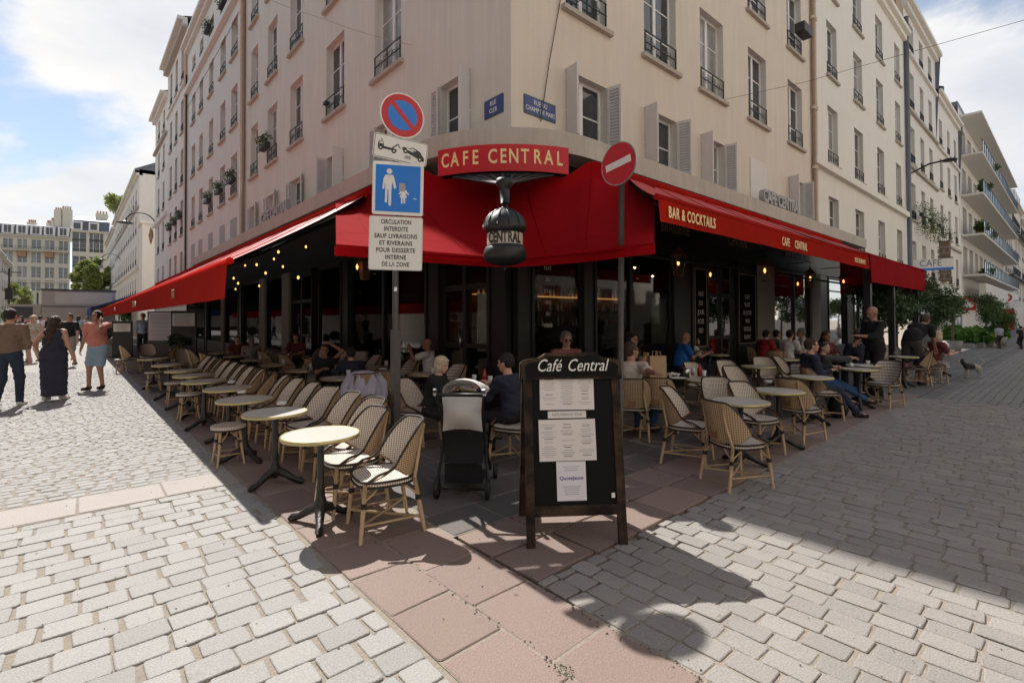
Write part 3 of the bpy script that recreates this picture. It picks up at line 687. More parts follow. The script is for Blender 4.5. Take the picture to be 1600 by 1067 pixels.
# fan shaped corner awning
def pxof(p):
    d = Vector(p)-CAM; z = d.dot(fw); return PX+FOC*d.dot(rt)/z, PY-FOC*d.dot(up)/z
F1, F2 = g(525, 400, 2.27), g(1022, 395, 2.27)
F1 = CAM + ray(525, 400)*5.35; F2 = CAM + ray(1022, 395)*5.35
MD = CAM + ray(800, 412)*6.55; mid = MD
path = band_path(.02, 5.27, 3.35, 24); path = [Vector((-.82, 5.27-(5.27-1.65)*t, 0)) for t in (0,.25,.5,.75)] + path[2:-2] + [Vector((1.4+(3.35-1.4)*t, -.57, 0)) for t in (.25,.5,.75,1)]
cum = [0]; 
for k in range(1, len(path)): cum.append(cum[-1]+(path[k]-path[k-1]).length)
def along(u):
    d = u*cum[-1]; k = max(i for i in range(len(path)) if cum[i] <= d+1e-9); k = min(k, len(path)-2)
    return path[k].lerp(path[k+1], (d-cum[k])/(cum[k+1]-cum[k]))
def frontp(u):
    t = math.sin(math.pi*u)**1.3; p = F1.lerp(F2, u) + (mid-(F1+F2)/2)*t; return Vector((p.x, p.y, 0))
aw_c = thing('corner_awning', 'wide red fan-shaped awning hanging over the café corner behind the lantern', 'awning', (frontp(.5).x, frontp(.5).y, 0)); O = aw_c.location
zb_, zs_, zt_ = F1.z, F1.z+.10, 4.33
def ztop(u):
    q = pxof(along(u)+Vector((0,0,4.1)))[0]; t = min(max((q-640)/55, 0), 1)*min(max((930-q)/50, 0), 1); t = t*t*(3-2*t); return zt_+(3.96-zt_)*t
hp = lambda u, v: v+(max(0, (v-.12)/.88)**1.15-v)*min(1, 2.2*math.sin(math.pi*u))
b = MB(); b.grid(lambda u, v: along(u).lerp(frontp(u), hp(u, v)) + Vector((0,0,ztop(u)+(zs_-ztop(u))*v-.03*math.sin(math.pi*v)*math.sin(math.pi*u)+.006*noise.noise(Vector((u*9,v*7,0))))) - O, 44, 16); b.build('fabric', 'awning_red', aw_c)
for u in (.1,.22,.36,.64,.78,.9): MB().tube([along(u).lerp(frontp(u), hp(u, v)) + Vector((0,0,ztop(u)+(zs_-ztop(u))*v-.03*math.sin(math.pi*v)*math.sin(math.pi*u)+.004))-O for v in np.linspace(0,1,14)], .006, 4).build('seam', 'awning_red', aw_c)
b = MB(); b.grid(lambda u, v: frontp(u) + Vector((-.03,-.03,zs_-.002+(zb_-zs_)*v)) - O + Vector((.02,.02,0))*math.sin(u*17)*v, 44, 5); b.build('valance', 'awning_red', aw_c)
MB().tube([frontp(0)+Vector((0,0,zs_))-O, frontp(.5)+Vector((0,0,zs_))-O, frontp(1)+Vector((0,0,zs_))-O], .03, 6).build('front_bar', 'awning_red', aw_c)
# curved name board
CC = Vector((1.4, 1.65, 0)); RB = 2.42
def pxof(p):
    d = Vector(p)-CAM; z = d.dot(fw); return PX+FOC*d.dot(rt)/z, PY-FOC*d.dot(up)/z
angs = [math.pi+R(k/4) for k in range(20, 340)]
aa = [a for a in angs if 684 < pxof(CC+Vector((RB*math.cos(a), RB*math.sin(a), 4.1)))[0] < 889]
A0, A1 = aa[0], aa[-1]; am = (A0+A1)/2
nb_ = thing('name_board', 'curved red board lettered CAFE CENTRAL in gold under the concrete ledge', 'sign', (CC.x+RB*math.cos(am), CC.y+RB*math.sin(am), 3.93)); O = nb_.location
def arcp(a, r, z): return CC + Vector((r*math.cos(a), r*math.sin(a), z)) - O
b = MB(); n = 24
b.grid(lambda u, v: arcp(A0+(A1-A0)*u, RB, 3.93+.43*v), n, 1, flip=True); b.grid(lambda u, v: arcp(A0+(A1-A0)*u, RB-.28*v, 4.36), n, 1); b.grid(lambda u, v: arcp(A0+(A1-A0)*u, RB-.04, 3.93+.43*v), n, 1)
b.grid(lambda u, v: arcp(A0+(A1-A0)*u, RB-.04*v, 3.93), n, 1)
for a in (A0, A1): b.quad(arcp(a, RB, 3.93), arcp(a, RB-.3, 3.93), arcp(a, RB-.3, 4.36), arcp(a, RB, 4.36))
b.build('board', 'board_red', nb_)
s = 'CAFE CENTRAL'; ps = [705, 725, 742.5, 761, 0, 769+.5, 789, 807, 825, 844, 862, 879]
ps = [696, 711, 727, 743, 0, 769.5, 786.5, 802.5, 820, 839.5, 857.5, 874.5]
for ch, pxx in zip(s, ps):
    if ch == ' ': continue
    a = min(aa, key=lambda q: abs(pxof(CC+Vector((RB*math.cos(q), RB*math.sin(q), 4.12)))[0]-pxx))
    p = CC+Vector(((RB+.004)*math.cos(a), (RB+.004)*math.sin(a), 4.155)); T_ = Vector((-math.sin(a), math.cos(a), 0))
    text(ch, .32, 'gold', p, T_, Z, nb_, name='letter', font_scale=(.68,1.0), bold=.006)
# dark lattice canopy and lantern below the board
lat = thing('iron_bracket', 'black iron lattice bracket carrying the round lantern under the name board', 'bracket', (O.x, O.y, 3.9)); LO = lat.location
LZ = 5.95; LP = CAM + ray(789, 370)*LZ; LP = Vector((LP.x, LP.y, 0))
lz0 = (CAM + ray(789, 318)*LZ).z
b = MB()
for k in range(9):
    a = A0+(A1-A0)*(.12+.76*k/8); p = CC+Vector(((RB-.05)*math.cos(a), (RB-.05)*math.sin(a), 3.90))
    b.tube([p-LO, LP+Vector((0,0,3.17))-LO], .018, 5)
for r_ in (.25,.5,.75,1):
    b.tube([(CC+Vector(((RB-.05)*math.cos(A0+(A1-A0)*(.12+.76*k/12)), (RB-.05)*math.sin(A0+(A1-A0)*(.12+.76*k/12)), 3.90))).lerp(LP+Vector((0,0,3.17)), 1-r_)-LO for k in range(13)], .014, 5)
b.build('lattice', 'black_paint', lat)
b = MB(); b.grid(lambda u, v: (CC+Vector(((RB-.06-.22*v)*math.cos(A0+(A1-A0)*u), (RB-.06-.22*v)*math.sin(A0+(A1-A0)*u), 3.935))-LO), 12, 1); b.build('soffit', 'shop_black', lat)
b = MB()
def fun(u, v):
    a = A0+(A1-A0)*(.06+.88*u); p = CC+Vector(((RB-.07)*math.cos(a), (RB-.07)*math.sin(a), 3.925)); t_ = 2*math.pi*(.42+.66*u)+math.atan2(CAM.y-LP.y, CAM.x-LP.x); q = LP+Vector((.055*math.cos(t_), .055*math.sin(t_), 3.14)); s = v**.8; r = p.lerp(q, s); r.z = 3.905+(3.14-3.905)*v**.85; return r-LO
b.grid(fun, 20, 12); b.build('funnel', 'shop_black', lat)
MB().tube([LP+Vector((0,0,3.25))-LO, LP+Vector((0,0,lz0))-LO], [.07,.055], 10).build('stem', 'black_paint', lat)
MB().lathe([(.0,3.24),(.10,3.23),(.11,3.17),(.07,3.12),(.05,3.08)], 20, LP-LO).build('boss', 'black_paint', lat)
LR = .253; lz = lambda py: CAM.z + (CAM + ray(789, py)*LZ).z - CAM.z
lan = thing('lantern', 'big round black lantern with a cream glass band lettered CENTRAL hanging at the café corner', 'lantern', (LP.x, LP.y, lz(415))); z0 = lan.location.z
def lp(prof): return [(r*LR, lz(py)-z0) for r, py in prof]
MB().lathe(lp([(.0,316),(.13,319),(.16,325),(.42,329),(.70,335),(.88,342),(.98,350),(1.02,356),(1.03,359),(.93,363),(.84,365)]), 28).lathe(lp([(.86,384),(.90,385),(.86,386.5),(.84,386)]), 28).build('cap', 'black_paint', lan)
MB().lathe(lp([(.84,365),(.84,385)]), 28).build('glass_band', 'lamp_glass', lan)
MB().lathe(lp([(.86,361),(.88,363),(.86,365.5),(.84,365.5)]), 28).lathe(lp([(.85,385),(.92,387),(1.0,393),(1.03,401),(.95,407),(.7,412),(.35,415),(0,416)]), 28).build('bowl', 'black_paint', lan)
for k in range(12):
    a = 2*math.pi*k/12; MB().tube([(r_*LR*math.cos(a), r_*LR*math.sin(a), lz(py_)-z0) for r_, py_ in ((.17,325),(.43,328.6),(.71,334.6),(.89,341.6),(.99,349.6),(1.03,356))], .006, 4).build('rib', 'cast_iron', lan)
MB().lathe(lp([(0,309),(.09,311),(.12,314),(.06,317)]), 12).lathe(lp([(0,416),(.10,417),(.10,420),(0,423)]), 12).build('finial', 'black_paint', lan)
toc = math.atan2(CAM.y-LP.y, CAM.x-LP.x)
for i, ch in enumerate('CENTRAL'):
    a = toc + (i-3)*.285; p = LP+Vector((LR*.845*math.cos(a), LR*.845*math.sin(a), (lz(375)))); text(ch, .155, 'black_paint', p+Vector((math.cos(a),math.sin(a),0))*.004, Vector((-math.sin(a), math.cos(a), 0)), Z, lan, name='letter', font_scale=(.62,1.15), bold=.004)
# relief letters standing on the ledge
for (s_, cc, U_, lab) in (('CAFE CENTRAL', (wr(1219, 330, -.4).x, -.42, 4.93), X, 'right'), ('CAFE CENTRAL', (-.62, wl(430, 340, -.62).y, 4.93), -Y, 'left')):
    t_ = thing('roof_lettering', 'grey letter blocks reading CAFE CENTRAL standing on the ledge above the right awning' if lab == 'right' else 'grey letter blocks on the ledge above the long left awning', 'sign', (cc[0], cc[1], 4.72))
    text(s_, .5, 'sign_grey', cc, U_, Z, t_, font_scale=(.78,.95), extr=.07, bold=.02, name='letter_block')
# facade lanterns
def wall_lantern(px, py, y, label):
    p = wr(px, py, y); t_ = thing('wall_lantern', label, 'lantern', (p.x, p.y, p.z)); 
    b = MB(); b.lathe([(0,.34),(.03,.33),(.04,.28),(.10,.25),(.165,.16),(.17,.14),(.15,.14)], 4, a0=R(45), a1=R(405), smooth=False); b.build('hood', 'copper', t_)
    b = MB()
    for k in range(4):
        a = R(45+90*k); b.tube([(.15*math.cos(a),.15*math.sin(a),.14), (.09*math.cos(a),.09*math.sin(a),-.25)], .012, 4)
    b.lathe([(.10,-.25),(.10,-.28),(0,-.30)], 4, a0=R(45), a1=R(405), smooth=False); b.build('cage', 'copper', t_)
    b = MB(); b.lathe([(0,-.07),(.022,-.04),(.03,0),(.02,.05),(0,.07)], 10); b.build('bulb', 'bulb', t_)
    MB().tube([(0,0,.34),(0,0,.5),(0,-y-.05,.5)], .014, 6).build('bracket', 'black_metal', t_)
for px, py, lab in ((1060,410,'leftmost copper wall lantern of the right-hand shopfront, left of the chalk menu panel'), (1195,423,'copper wall lantern by the cream pillar right of the door'), (1266,435,'copper wall lantern third from the corner on the right shopfront'), (1318,440,'farthest small copper wall lantern under the right awning')):
    wall_lantern(px, py, -.75, lab)
p = wl(570, 418, -.75); t_ = thing('wall_lantern', 'copper lantern half hidden behind the left traffic sign', 'lantern', tuple(p))
b = MB(); b.lathe([(0,.3),(.10,.22),(.18,.12),(.16,.12)], 4, a0=R(45), a1=R(405), smooth=False); b.lathe([(.15,.12),(.10,-.26),(0,-.28)], 4, a0=R(45), a1=R(405), smooth=False); b.build('hood', 'copper', t_); MB().lathe([(0,-.07),(.03,0),(0,.07)], 8, (-.17,0,.0)).build('bulb', 'bulb', t_)
# string lights under the left awning
ords_ = 'first second third fourth fifth sixth seventh eighth ninth tenth eleventh twelfth'.split()
sl = sorted([(365,435),(372,443),(368,452),(383,415),(401,414),(428,405),(442,417),(415,427),(405,447),(478,386),(466,434),(435,394)])
for i, (px, py) in enumerate(sl):
    xx = -1.9 if i % 2 else -2.6
    p = wl(px, py, xx); o = MB().lathe([(0,-.028),(.018,-.012),(.020,.006),(.009,.03),(0,.034)], 8).build('light_bulb', 'bulb', None, Matrix.Translation(p))
    tag(o, ords_[i]+' glowing bulb of the string lights under the left awning, counted from the street side', 'bulb', 'string light bulbs under the left awning')
for i, (px, py) in enumerate(((1212,381),(1257,392),(1334,409))):
    p = wr(px, py+1, VY+.05); o = MB().lathe([(0,-.03),(.022,-.01),(.012,.03),(0,.03)], 8).build('light_bulb', 'bulb', None, Matrix.Translation(p)); tag(o, 'small glowing bulb below the valance '+('under the word CAFE', 'under the word CENTRAL', 'under the word RESTAURANT')[i]+' on the right awning', 'bulb', 'bulbs along the right awning edge')
# ------------------------------------------------------------------ neighbouring buildings, left street
def rows_of(F, cols, rows, style, wallspan, name, label, wm, strings=(), depth=.24, rail=True, sill=True, base=None, cornice=None, shuts=None, rev='reveal'):
    u0, u1, z0, z1 = wallspan; root = thing(name, label, 'building', tuple(F.p((u0+u1)/2, 0, -2) if base is None else base))
    ops = [(c-wd/2, c+wd/2, s, s+h) for c, wd in cols for s, h in rows]
    b = MB(); wall(b, F, u0, u1, z0, z1, ops, depth, base=root.location); b.build('wall', [wm, rev], root)
    for j, (s, h) in enumerate(rows):
        for i, (c, wd) in enumerate(cols):
            add_window(root, F, c, s, wd, h, style, rail, sill, shuts(i, j) if shuts else None)
    Tm = Matrix.Translation(-root.location) @ F.M4(0, 0)
    for k, (za, zc, out) in enumerate(strings): MB().box(u0+.02, u1-.02, 0, out, za, zc, T=Tm).build('string_course', 'sill_stone' if k else wm, root)
    if cornice:
        MB().box(u0, u1, -.3, cornice, z1, z1+.22, T=Tm).box(u0, u1, -.3, cornice*.5, z1-.25, z1, T=Tm).build('cornice', wm, root)
    return root, Tm
def zat(F_, px, py): return (wl if F_ is FL else wr)(px, py).z
A_, T2 = rows_of(FL, [(18.83,1.13),(21.1,1.1),(23.8,1.05),(26.5,1.03),(28.85,1.05)], [(4.6,1.5),(7.14,1.85),(10.23,1.85),(13.43,1.75),(16.35,1.15)], 'low grey', (16.95,31.1,4.36,18.6), 'apartment_house', 'pale five-storey house with flower boxes, second from the corner on the left street', 'plaster_pink', strings=((15.75,16.05,.22),(15.0,15.06,.0)), cornice=.4, shuts=lambda i, j: (176, 176) if j == 0 else None)
L3, T3 = rows_of(FL, [(33,1.0),(35.5,1.0),(38,1.0)], [(3.9,2.2),(7.2,2.3),(10.6,2.3),(14.0,2.2),(17.4,2.4)], 'dark far', (31.1,39.8,2.5,20.6), 'apartment_house', 'tall narrow house with black window frames, third on the left street', 'plaster_pale', strings=((16.9,17.05,.12),(20.2,20.6,.3)), cornice=.55)
L4, T4 = rows_of(FL, [(41.8,1.0),(44.8,1.0)], [(3.9,2.0),(7.2,2.2),(10.4,2.2),(13.6,2.0),(16.7,1.6)], 'far', (39.8,47.2,2.5,18.9), 'apartment_house', 'cream house with two window columns at the side-street corner, left street', 'plaster_cream', strings=((9.6,9.9,.2),(15.9,16.1,.2)), cornice=.5)
b = MB(); b.quad(*[Vector(p)-L4.location for p in ((0,47.2,0),(12,47.2,0),(12,47.2,18.9),(0,47.2,18.9))]); b.build('side_wall', 'plaster_cream', L4)
for o, u0, u1, z in ((A_,16.95,31.1,18.83), (L3,31.1,39.8,20.83), (L4,39.8,47.2,19.13)):
    b = MB(); b.quad(*[Vector(p)-o.location for p in ((-.3,u0,z),(-.3,u1,z),(6,u1,z+2.2),(6,u0,z+2.2))]); b.quad(*[Vector(p)-o.location for p in ((0,u0,z-6),(6,u0,z-6),(6,u0,z+2.2),(0,u0,z))]); b.build('roof', 'zinc', o)
for (px, n) in ((292,1),):
    t_ = thing('drainpipe', 'cream drainpipe between the second and third houses of the left street', 'drainpipe', (-.1,31.1,3)); MB().tube([(0,0,0),(0,0,16.5)], .08, 8).build('pipe', 'pipe_cream', t_); MB().tube([(0,-.35,0),(0,-.35,14)], .05, 6).build('pipe', 'iron', t_)
L5, T5 = rows_of(FL, [(64.5+3.1*i,1.1) for i in range(12)], [(4.4,1.9),(7.9,2.0),(11.4,2.0),(14.6,1.8)], 'far', (61,101,0,17.6), 'apartment_house', 'long cream house with a blank end wall beyond the side street', 'plaster_pale', strings=((7.2,7.5,.25),(13.9,14.1,.2)), cornice=.5)
b = MB(); b.quad(*[Vector(p)-L5.location for p in ((0,61,0),(14,61,0),(14,61,18),(0,61,18))]); b.build('side_wall', 'plaster_cream', L5)
b = MB(); b.quad(*[Vector(p)-L5.location for p in ((-.4,61,18),(-.4,101,18),(5,101,21),(5,61,21))]); b.quad(*[Vector(p)-L5.location for p in ((-.4,61,17.6),(5,61,17.6),(5,61,21),(-.4,61,18))]); b.build('roof', 'zinc', L5)
L6, T6 = rows_of(FL, [(103+3*i,1.1) for i in range(8)], [(4.4,1.9),(7.6,1.9),(10.8,1.9),(14,1.9)], 'far', (101.2,127,0,17.2), 'apartment_house', 'farthest pale house on the right-hand side of the left street', 'plaster_pale', cornice=.5)
pk_ = thing('low_annexe', 'low cream annexe wall at the side street corner beyond the left houses', 'building', (2,52,0)); 
b = MB(); b.box(-2.0, 6, 5.5, 8.9, 0, 11.6); b.build('wall', 'plaster_cream', pk_); MB().box(-2.2,6,5.3,8.9,11.6,11.9).build('cornice', 'plaster_cream', pk_)
# other side of the left street
FO = Face((-14.2,0,0), (0,1,0), (1,0,0))
for i, (u0, u1, h, lb) in enumerate(((95,112,12.4,'first'), (112,126,12.0,'second'))):
    rows_of(FO, [(u0+2+3*k,1.1) for k in range(int((u1-u0)/3))], [(3.6,1.9),(6.8,1.9),(10,1.9)], 'far', (u0,u1,0,h), 'apartment_house', 'white house at the left edge of the street, '+('nearer of the two' if i == 0 else 'farther of the two'), 'plaster_pale', cornice=.6)
# houses that face us across the end of the left street
Uh = Vector((math.cos(R(-12)), math.sin(R(-12)), 0)); Nh = Vector((-math.sin(R(12)), -math.cos(R(12)), 0)); Nh = Vector((Uh.y, -Uh.x, 0))
def hit(px, py, O, Nn):
    d = ray(px, py); t = (Vector(O)-CAM).dot(Nn)/d.dot(Nn); return CAM+d*t
HO = CAM + ray(60, 480)*118; HO.z = 0
FH = Face(HO, Uh, Nh)
def uh(px): return (hit(px, 430, HO, Nh)-HO).dot(Uh)
def zh(px, py): return hit(px, py, HO, Nh).z
colsH = [(uh(x), 1.7) for x in (34, 56, 77, 98.5)]; colsH = [(colsH[0][0]-(colsH[1][0]-colsH[0][0])*k, 1.7) for k in (3, 2, 1)] + colsH
rowsH = [(zh(56,455), 2.6), (zh(56,434), 2.6), (zh(56,411), 2.6), (zh(56,389), 2.2)]
u0h, u1h = uh(-60), uh(109)
hm, Th = rows_of(FH, colsH, rowsH, 'far pale', (u0h, u1h, 0, zh(60,370)), 'haussmann_house', 'long cream stone apartment house with slate mansard closing the left street', 'stone_far', strings=((zh(56,440)-.2,zh(56,440)+.1,.3),), rail=False, sill=False, cornice=.5)
zr0, zr1 = zh(60,370), zh(60,352)
b = MB(); P_ = lambda u, z, o: FH.p(u, z, o)-hm.location
b.quad(P_(u0h,zr0,.3), P_(u1h,zr0,.3), P_(u1h,zr1,-.9), P_(u0h,zr1,-.9)); b.build('mansard', 'zinc', hm)
b = MB(); b.quad(P_(u0h,zr1,-.9), P_(u1h,zr1,-.9), P_(u1h,zr1+.9,-6), P_(u0h,zr1+.9,-6)); b.build('roof', 'zinc_pale', hm)
for k, (c, wd) in enumerate(colsH):
    b = MB(); b.box(c-1.0, c+1.0, -.9, .25, zr0+.4, zr0+2.6, T=Th); f = b.build('dormer', 'white_paint', hm); b = MB(); b.box(c-.6, c-.06, .25, .28, zr0+.6, zr0+2.3, T=Th); b.box(c+.06, c+.6, .25, .28, zr0+.6, zr0+2.3, T=Th); b.build('pane', 'glass', f)
zb1 = zh(56, 391)
b = MB(); b.box(u0h, u1h, 0, .9, zb1-.3, zb1-.1, T=Th); b.build('balcony', 'stone_far', hm)
b = MB(); b.box(u0h, u1h, .84, .88, zb1+.75, zb1+.8, T=Th)
for k in range(int((u1h-u0h)/.45)): b.box(u0h+.45*k, u0h+.45*k+.05, .84, .88, zb1-.1, zb1+.75, T=Th)
b.build('balcony_railing', 'iron', hm)
for i, c in enumerate(colsH[::1]):
    if i % 2: MB().box(c[0]-.8, c[0]+.8, .02, .5, zh(56,410)+1.2, zh(56,410)+2.9, T=Th).build('window_blind', mat('blind_tan', (.36,.22,.12), .8), hm)
# taller corner block to its right
HO2 = CAM + ray(112, 480)*112; HO2.z = 0; U2 = Vector((math.cos(R(-8)), math.sin(R(-8)), 0)); N2 = Vector((U2.y, -U2.x, 0)); FH2 = Face(HO2, U2, N2)
uh2 = lambda px: (hit(px, 430, HO2, N2)-HO2).dot(U2); zh2 = lambda px, py: hit(px, py, HO2, N2).z
hb, Tb = rows_of(FH2, [(uh2(123.5),2.4),(uh2(145),1.4),(uh2(155),1.4)], [(zh2(120,470),2.5),(zh2(120,442),2.6),(zh2(120,418),2.6),(zh2(120,393),2.8),(zh2(120,376),2.2)], 'far', (0, uh2(170), 0, zh2(130,362)), 'haussmann_house', 'taller cream corner house with dark mansard and big chimney stacks behind the tree', 'stone_far', rail=True, sill=False, cornice=.5)
z0_, z1_ = zh2(130,362), zh2(130,343); u9 = uh2(170); P2_ = lambda u, z, o: FH2.p(u, z, o)-hb.location
b = MB(); b.quad(P2_(0,z0_,.3), P2_(u9,z0_,.3), P2_(u9,z1_,-1.2), P2_(0,z1_,-1.2)); b.quad(P2_(0,z0_-8,.0), P2_(0,z0_,.3), P2_(0,z1_,-1.2), P2_(0,z0_-8,-10)); b.build('mansard', 'zinc', hb)
b = MB(); b.quad(P2_(0,z1_,-1.2), P2_(u9,z1_,-1.2), P2_(u9,z1_+1.6,-6), P2_(0,z1_+1.6,-6)); b.build('roof', 'zinc_pale', hb)
for px in (120, 146): c = uh2(px); f = MB().box(c-.9, c+.9, -1.2, .2, z0_+.3, z0_+2.2, T=Tb).build('dormer', 'white_paint', hb); MB().box(c-.6, c+.6, .2, .23, z0_+.5, z0_+1.9, T=Tb).build('pane', 'glass', f)
for px, py, wpx in ((82,330,9), (94,328,10), (154,336,12), (38,349,8), (66,350,4), (73,346,4)):
    Tb_, hb_ = (Tb, hb) if px > 109 else (Th, hm); c = uh2(px) if px > 109 else uh(px); zt = (zh2 if px > 109 else zh)(px, py)*1.04; hw = wpx/2/781*118*1.2; f = MB().box(c-hw, c+hw, -6, -4, zt-(8 if px > 74 and px < 109 else 3), zt, T=Tb_).build('chimney_stack', 'stone_far', hb_)
    b = MB()
    for q in range(4): b.tube([Tb_ @ Vector((c-hw+hw*2*(q+.5)/4, -5, zt)), Tb_ @ Vector((c-hw+hw*2*(q+.5)/4, -5, zt+.7))], .18, 6)
    b.build('chimney_pots', 'chimney_clay', f)

# ------------------------------------------------------------------ neighbouring buildings, right street
colR2 = [(16.46,1.2),(19.9,1.3),(23.5,1.25),(27.1,1.15)]
R2_, TR2 = rows_of(FR, colR2, [(4.1,2.05),(7.4,2.2),(10.75,2.1),(13.9,2.0)], 'low', (14.1,28.65,3.0,16.9), 'apartment_house', 'cream house with a moulded ledge and tiled mansard, right of the corner building', 'plaster_cream', strings=((7.0,7.26,.18),), cornice=.35)
b = MB(); q_ = lambda x, y, z: Vector((x,y,z))-R2_.location
b.quad(q_(14.1,-.1,17.12), q_(28.65,-.1,17.12), q_(28.65,1.2,19.8), q_(14.1,1.2,19.8)); b.build('mansard', 'roof_tile', R2_)
for i in range(6): c = 15.6+2.4*i; MB().box(c-.6,c+.6,-.02,1.2,17.5,19.2,T=TR2 @ Matrix.Diagonal((1,-1,1,1))).build('dormer', 'roof_tile', R2_)
R3_, TR3 = rows_of(FR, [(30.6,1.1),(33.3,1.1),(36,1.1)], [(3.9,2.0),(7.1,2.1),(10.3,2.1),(13.4,2.1),(16.6,1.7)], 'far pale', (28.75,37.9,0,18.9), 'apartment_house', 'narrow white house with ivy on its first-floor windows, third on the right street', 'plaster_pale', strings=((16.3,16.45,.15),(13.1,13.25,.15),(9.95,10.1,.15)), cornice=.4)
t_ = thing('drainpipe', 'grey drainpipe between the cream and the white house on the right street', 'drainpipe', (28.7,-.12,0)); MB().tube([(0,0,2.5),(0,0,18)], .12, 8).build('pipe', 'zinc', t_)
R4_, TR4 = rows_of(FR, [(39.6,1.1),(42.7,1.1),(45.7,1.1)], [(4.0,2.0),(7.2,2.1),(10.4,2.1),(13.4,1.8)], 'far pale', (37.9,47.3,0,16.6), 'apartment_house', 'lower white house before the balconied block on the right street', 'plaster_pale', strings=((13.0,13.15,.15),(6.6,6.75,.15)), cornice=.35)
MB().box(-1,9.4,0,1.5,3.0,3.7,T=Matrix.Translation(Vector((38,-.02,0))-R4_.location) @ Matrix.Diagonal((1,-.05,1,1))).build('shop_fascia', 'white_paint', R4_)
for o, u0, u1, z in ((R3_,28.75,37.9,19.13),(R4_,37.9,47.3,16.83)):
    b = MB(); b.quad(*[Vector(p)-o.location for p in ((u0,-.3,z),(u1,-.3,z),(u1,6,z+2),(u0,6,z+2))]); b.quad(*[Vector(p)-o.location for p in ((u1,0,z-6),(u1,6,z-6),(u1,6,z+2),(u1,-.3,z))]); b.build('roof', 'zinc', o)
# block with long balconies
R5_ = thing('balcony_block', 'white modern block with long sloping rows of glass-railed balconies on the right street', 'building', (65,2,0)); q5 = -R5_.location
FB = Face((0,0,0), (1,0,0), (0,-1,0)); ops = [(49+3.4*i, 51.2+3.4*i, z, z+2.2) for i in range(10) for z in (5.2, 8.4, 11.6, 14.8)]
b = MB(); wall(b, FB, 47.4, 83, 0, 18.4, ops, .2, base=R5_.location); b.build('wall', ['plaster_pale', 'reveal'], R5_)
for o in ops: add_window(R5_, FB, (o[0]+o[1])/2, o[2], 2.2, 2.2, 'far pale', False, False)
for z in (5.0, 8.2, 11.4, 14.6, 17.8):
    MB().box(48, 82.5, -1.35, -.01, z-.15, z, T=Matrix.Translation(q5)).build('balcony_slab', 'balcony_white', R5_)
    if z < 17:
        b = MB(); b.box(48, 82.5, -1.34, -1.30, z+.98, z+1.03, T=Matrix.Translation(q5))
        for i in range(27): b.box(48+1.3*i, 48.06+1.3*i, -1.36, -1.31, z, z+1.0, T=Matrix.Translation(q5))
        b.build('balcony_rail', 'iron', R5_)
        MB().box(48.1, 82.4, -1.325, -1.315, z+.1, z+.95, T=Matrix.Translation(q5)).build('balcony_glass', 'blue_tint', R5_)
MB().box(49, 81, -1.3, -.9, 3.0, 4.3, T=Matrix.Translation(q5)).build('shop_canopy', 'balcony_white', R5_)
b = MB(); b.box(47.4,83,0,8,18.4,18.8,T=Matrix.Translation(q5)); b.build('roof', 'zinc', R5_)
for (a, c, h, lb, mt_) in ((83.1,98,20.5,'cream stone house with dark dormers beyond the balcony block','stone_far'), (98,112,21.5,'ochre stone house with iron balconies farther along the right street','plaster_tan'), (112,128,20.5,'pale stone house with chimneys near the far end of the right street','stone_far'), (128,160,21.5,'farthest stone house at the vanishing point of the right street','plaster_cream')):
    rt_, Tt = rows_of(FR, [(a+2+2.9*i,1.2) for i in range(int((c-a-1)/2.9))], [(4.2,2.2),(7.6,2.2),(11,2.2),(14.4,2.2)], 'far', (a,c,0,h-3), 'haussmann_house', lb, mt_, strings=((6.9,7.1,.3),(13.6,13.8,.3)), cornice=.5)
    b = MB(); b.quad(*[Vector(p)-rt_.location for p in ((a,-.1,h-2.8),(c,-.1,h-2.8),(c,1.4,h),(a,1.4,h))]); b.quad(*[Vector(p)-rt_.location for p in ((a,0,h-9),(a,-.1,h-2.8),(a,1.4,h),(a,6,h))]); b.build('mansard', 'zinc', rt_)
    for i in range(int((c-a-1)/2.9)): MB().box(a+1.4+2.9*i, a+2.6+2.9*i, -.15, 1.2, h-2.6, h-.9, T=Matrix.Translation(-rt_.location)).build('dormer', 'white_paint', rt_)
    for k in (.0, .55): MB().box(a+(c-a)*k+.3, a+(c-a)*k+1.6, 2, 5, h-3, h+2.6, T=Matrix.Translation(-rt_.location)).build('chimney_stack', 'stone_far', rt_)
    for z in (7.1, 13.8):
        b = MB(); b.box(a+1, c-1, -.75, -.70, z+.95, z+1.0, T=Matrix.Translation(-rt_.location)); [b.box(a+1+.35*i, a+1.04+.35*i, -.74, -.71, z, z+.95, T=Matrix.Translation(-rt_.location)) for i in range(int((c-a-2)/.35))]; b.box(a+1, c-1, -.8, -.31, z-.15, z, T=Matrix.Translation(-rt_.location)); b.build('balcony', 'iron', rt_)
cs = thing('chimney_stack', 'slim rooftop chimney with a round cowl against the sky on the right', 'chimney', (48.5,1.5,16.5)); MB().box(-1.5,2.2,-.5,1.5,-1,2.6).build('stack', 'plaster_pale', cs); MB().tube([(1.6,0,2.6),(1.6,0,4.2)], .12, 8).lathe([(0,4.9),(.35,4.7),(.35,4.3),(.1,4.2)], 10, (1.6,0,0)).build('cowl', 'iron', cs)
b = MB(); [b.tube([(-1+.55*i,.3,2.6),(-1+.55*i,.3,3.0)], .13, 6) for i in range(4)]; b.build('chimney_pots', 'chimney_clay', cs)
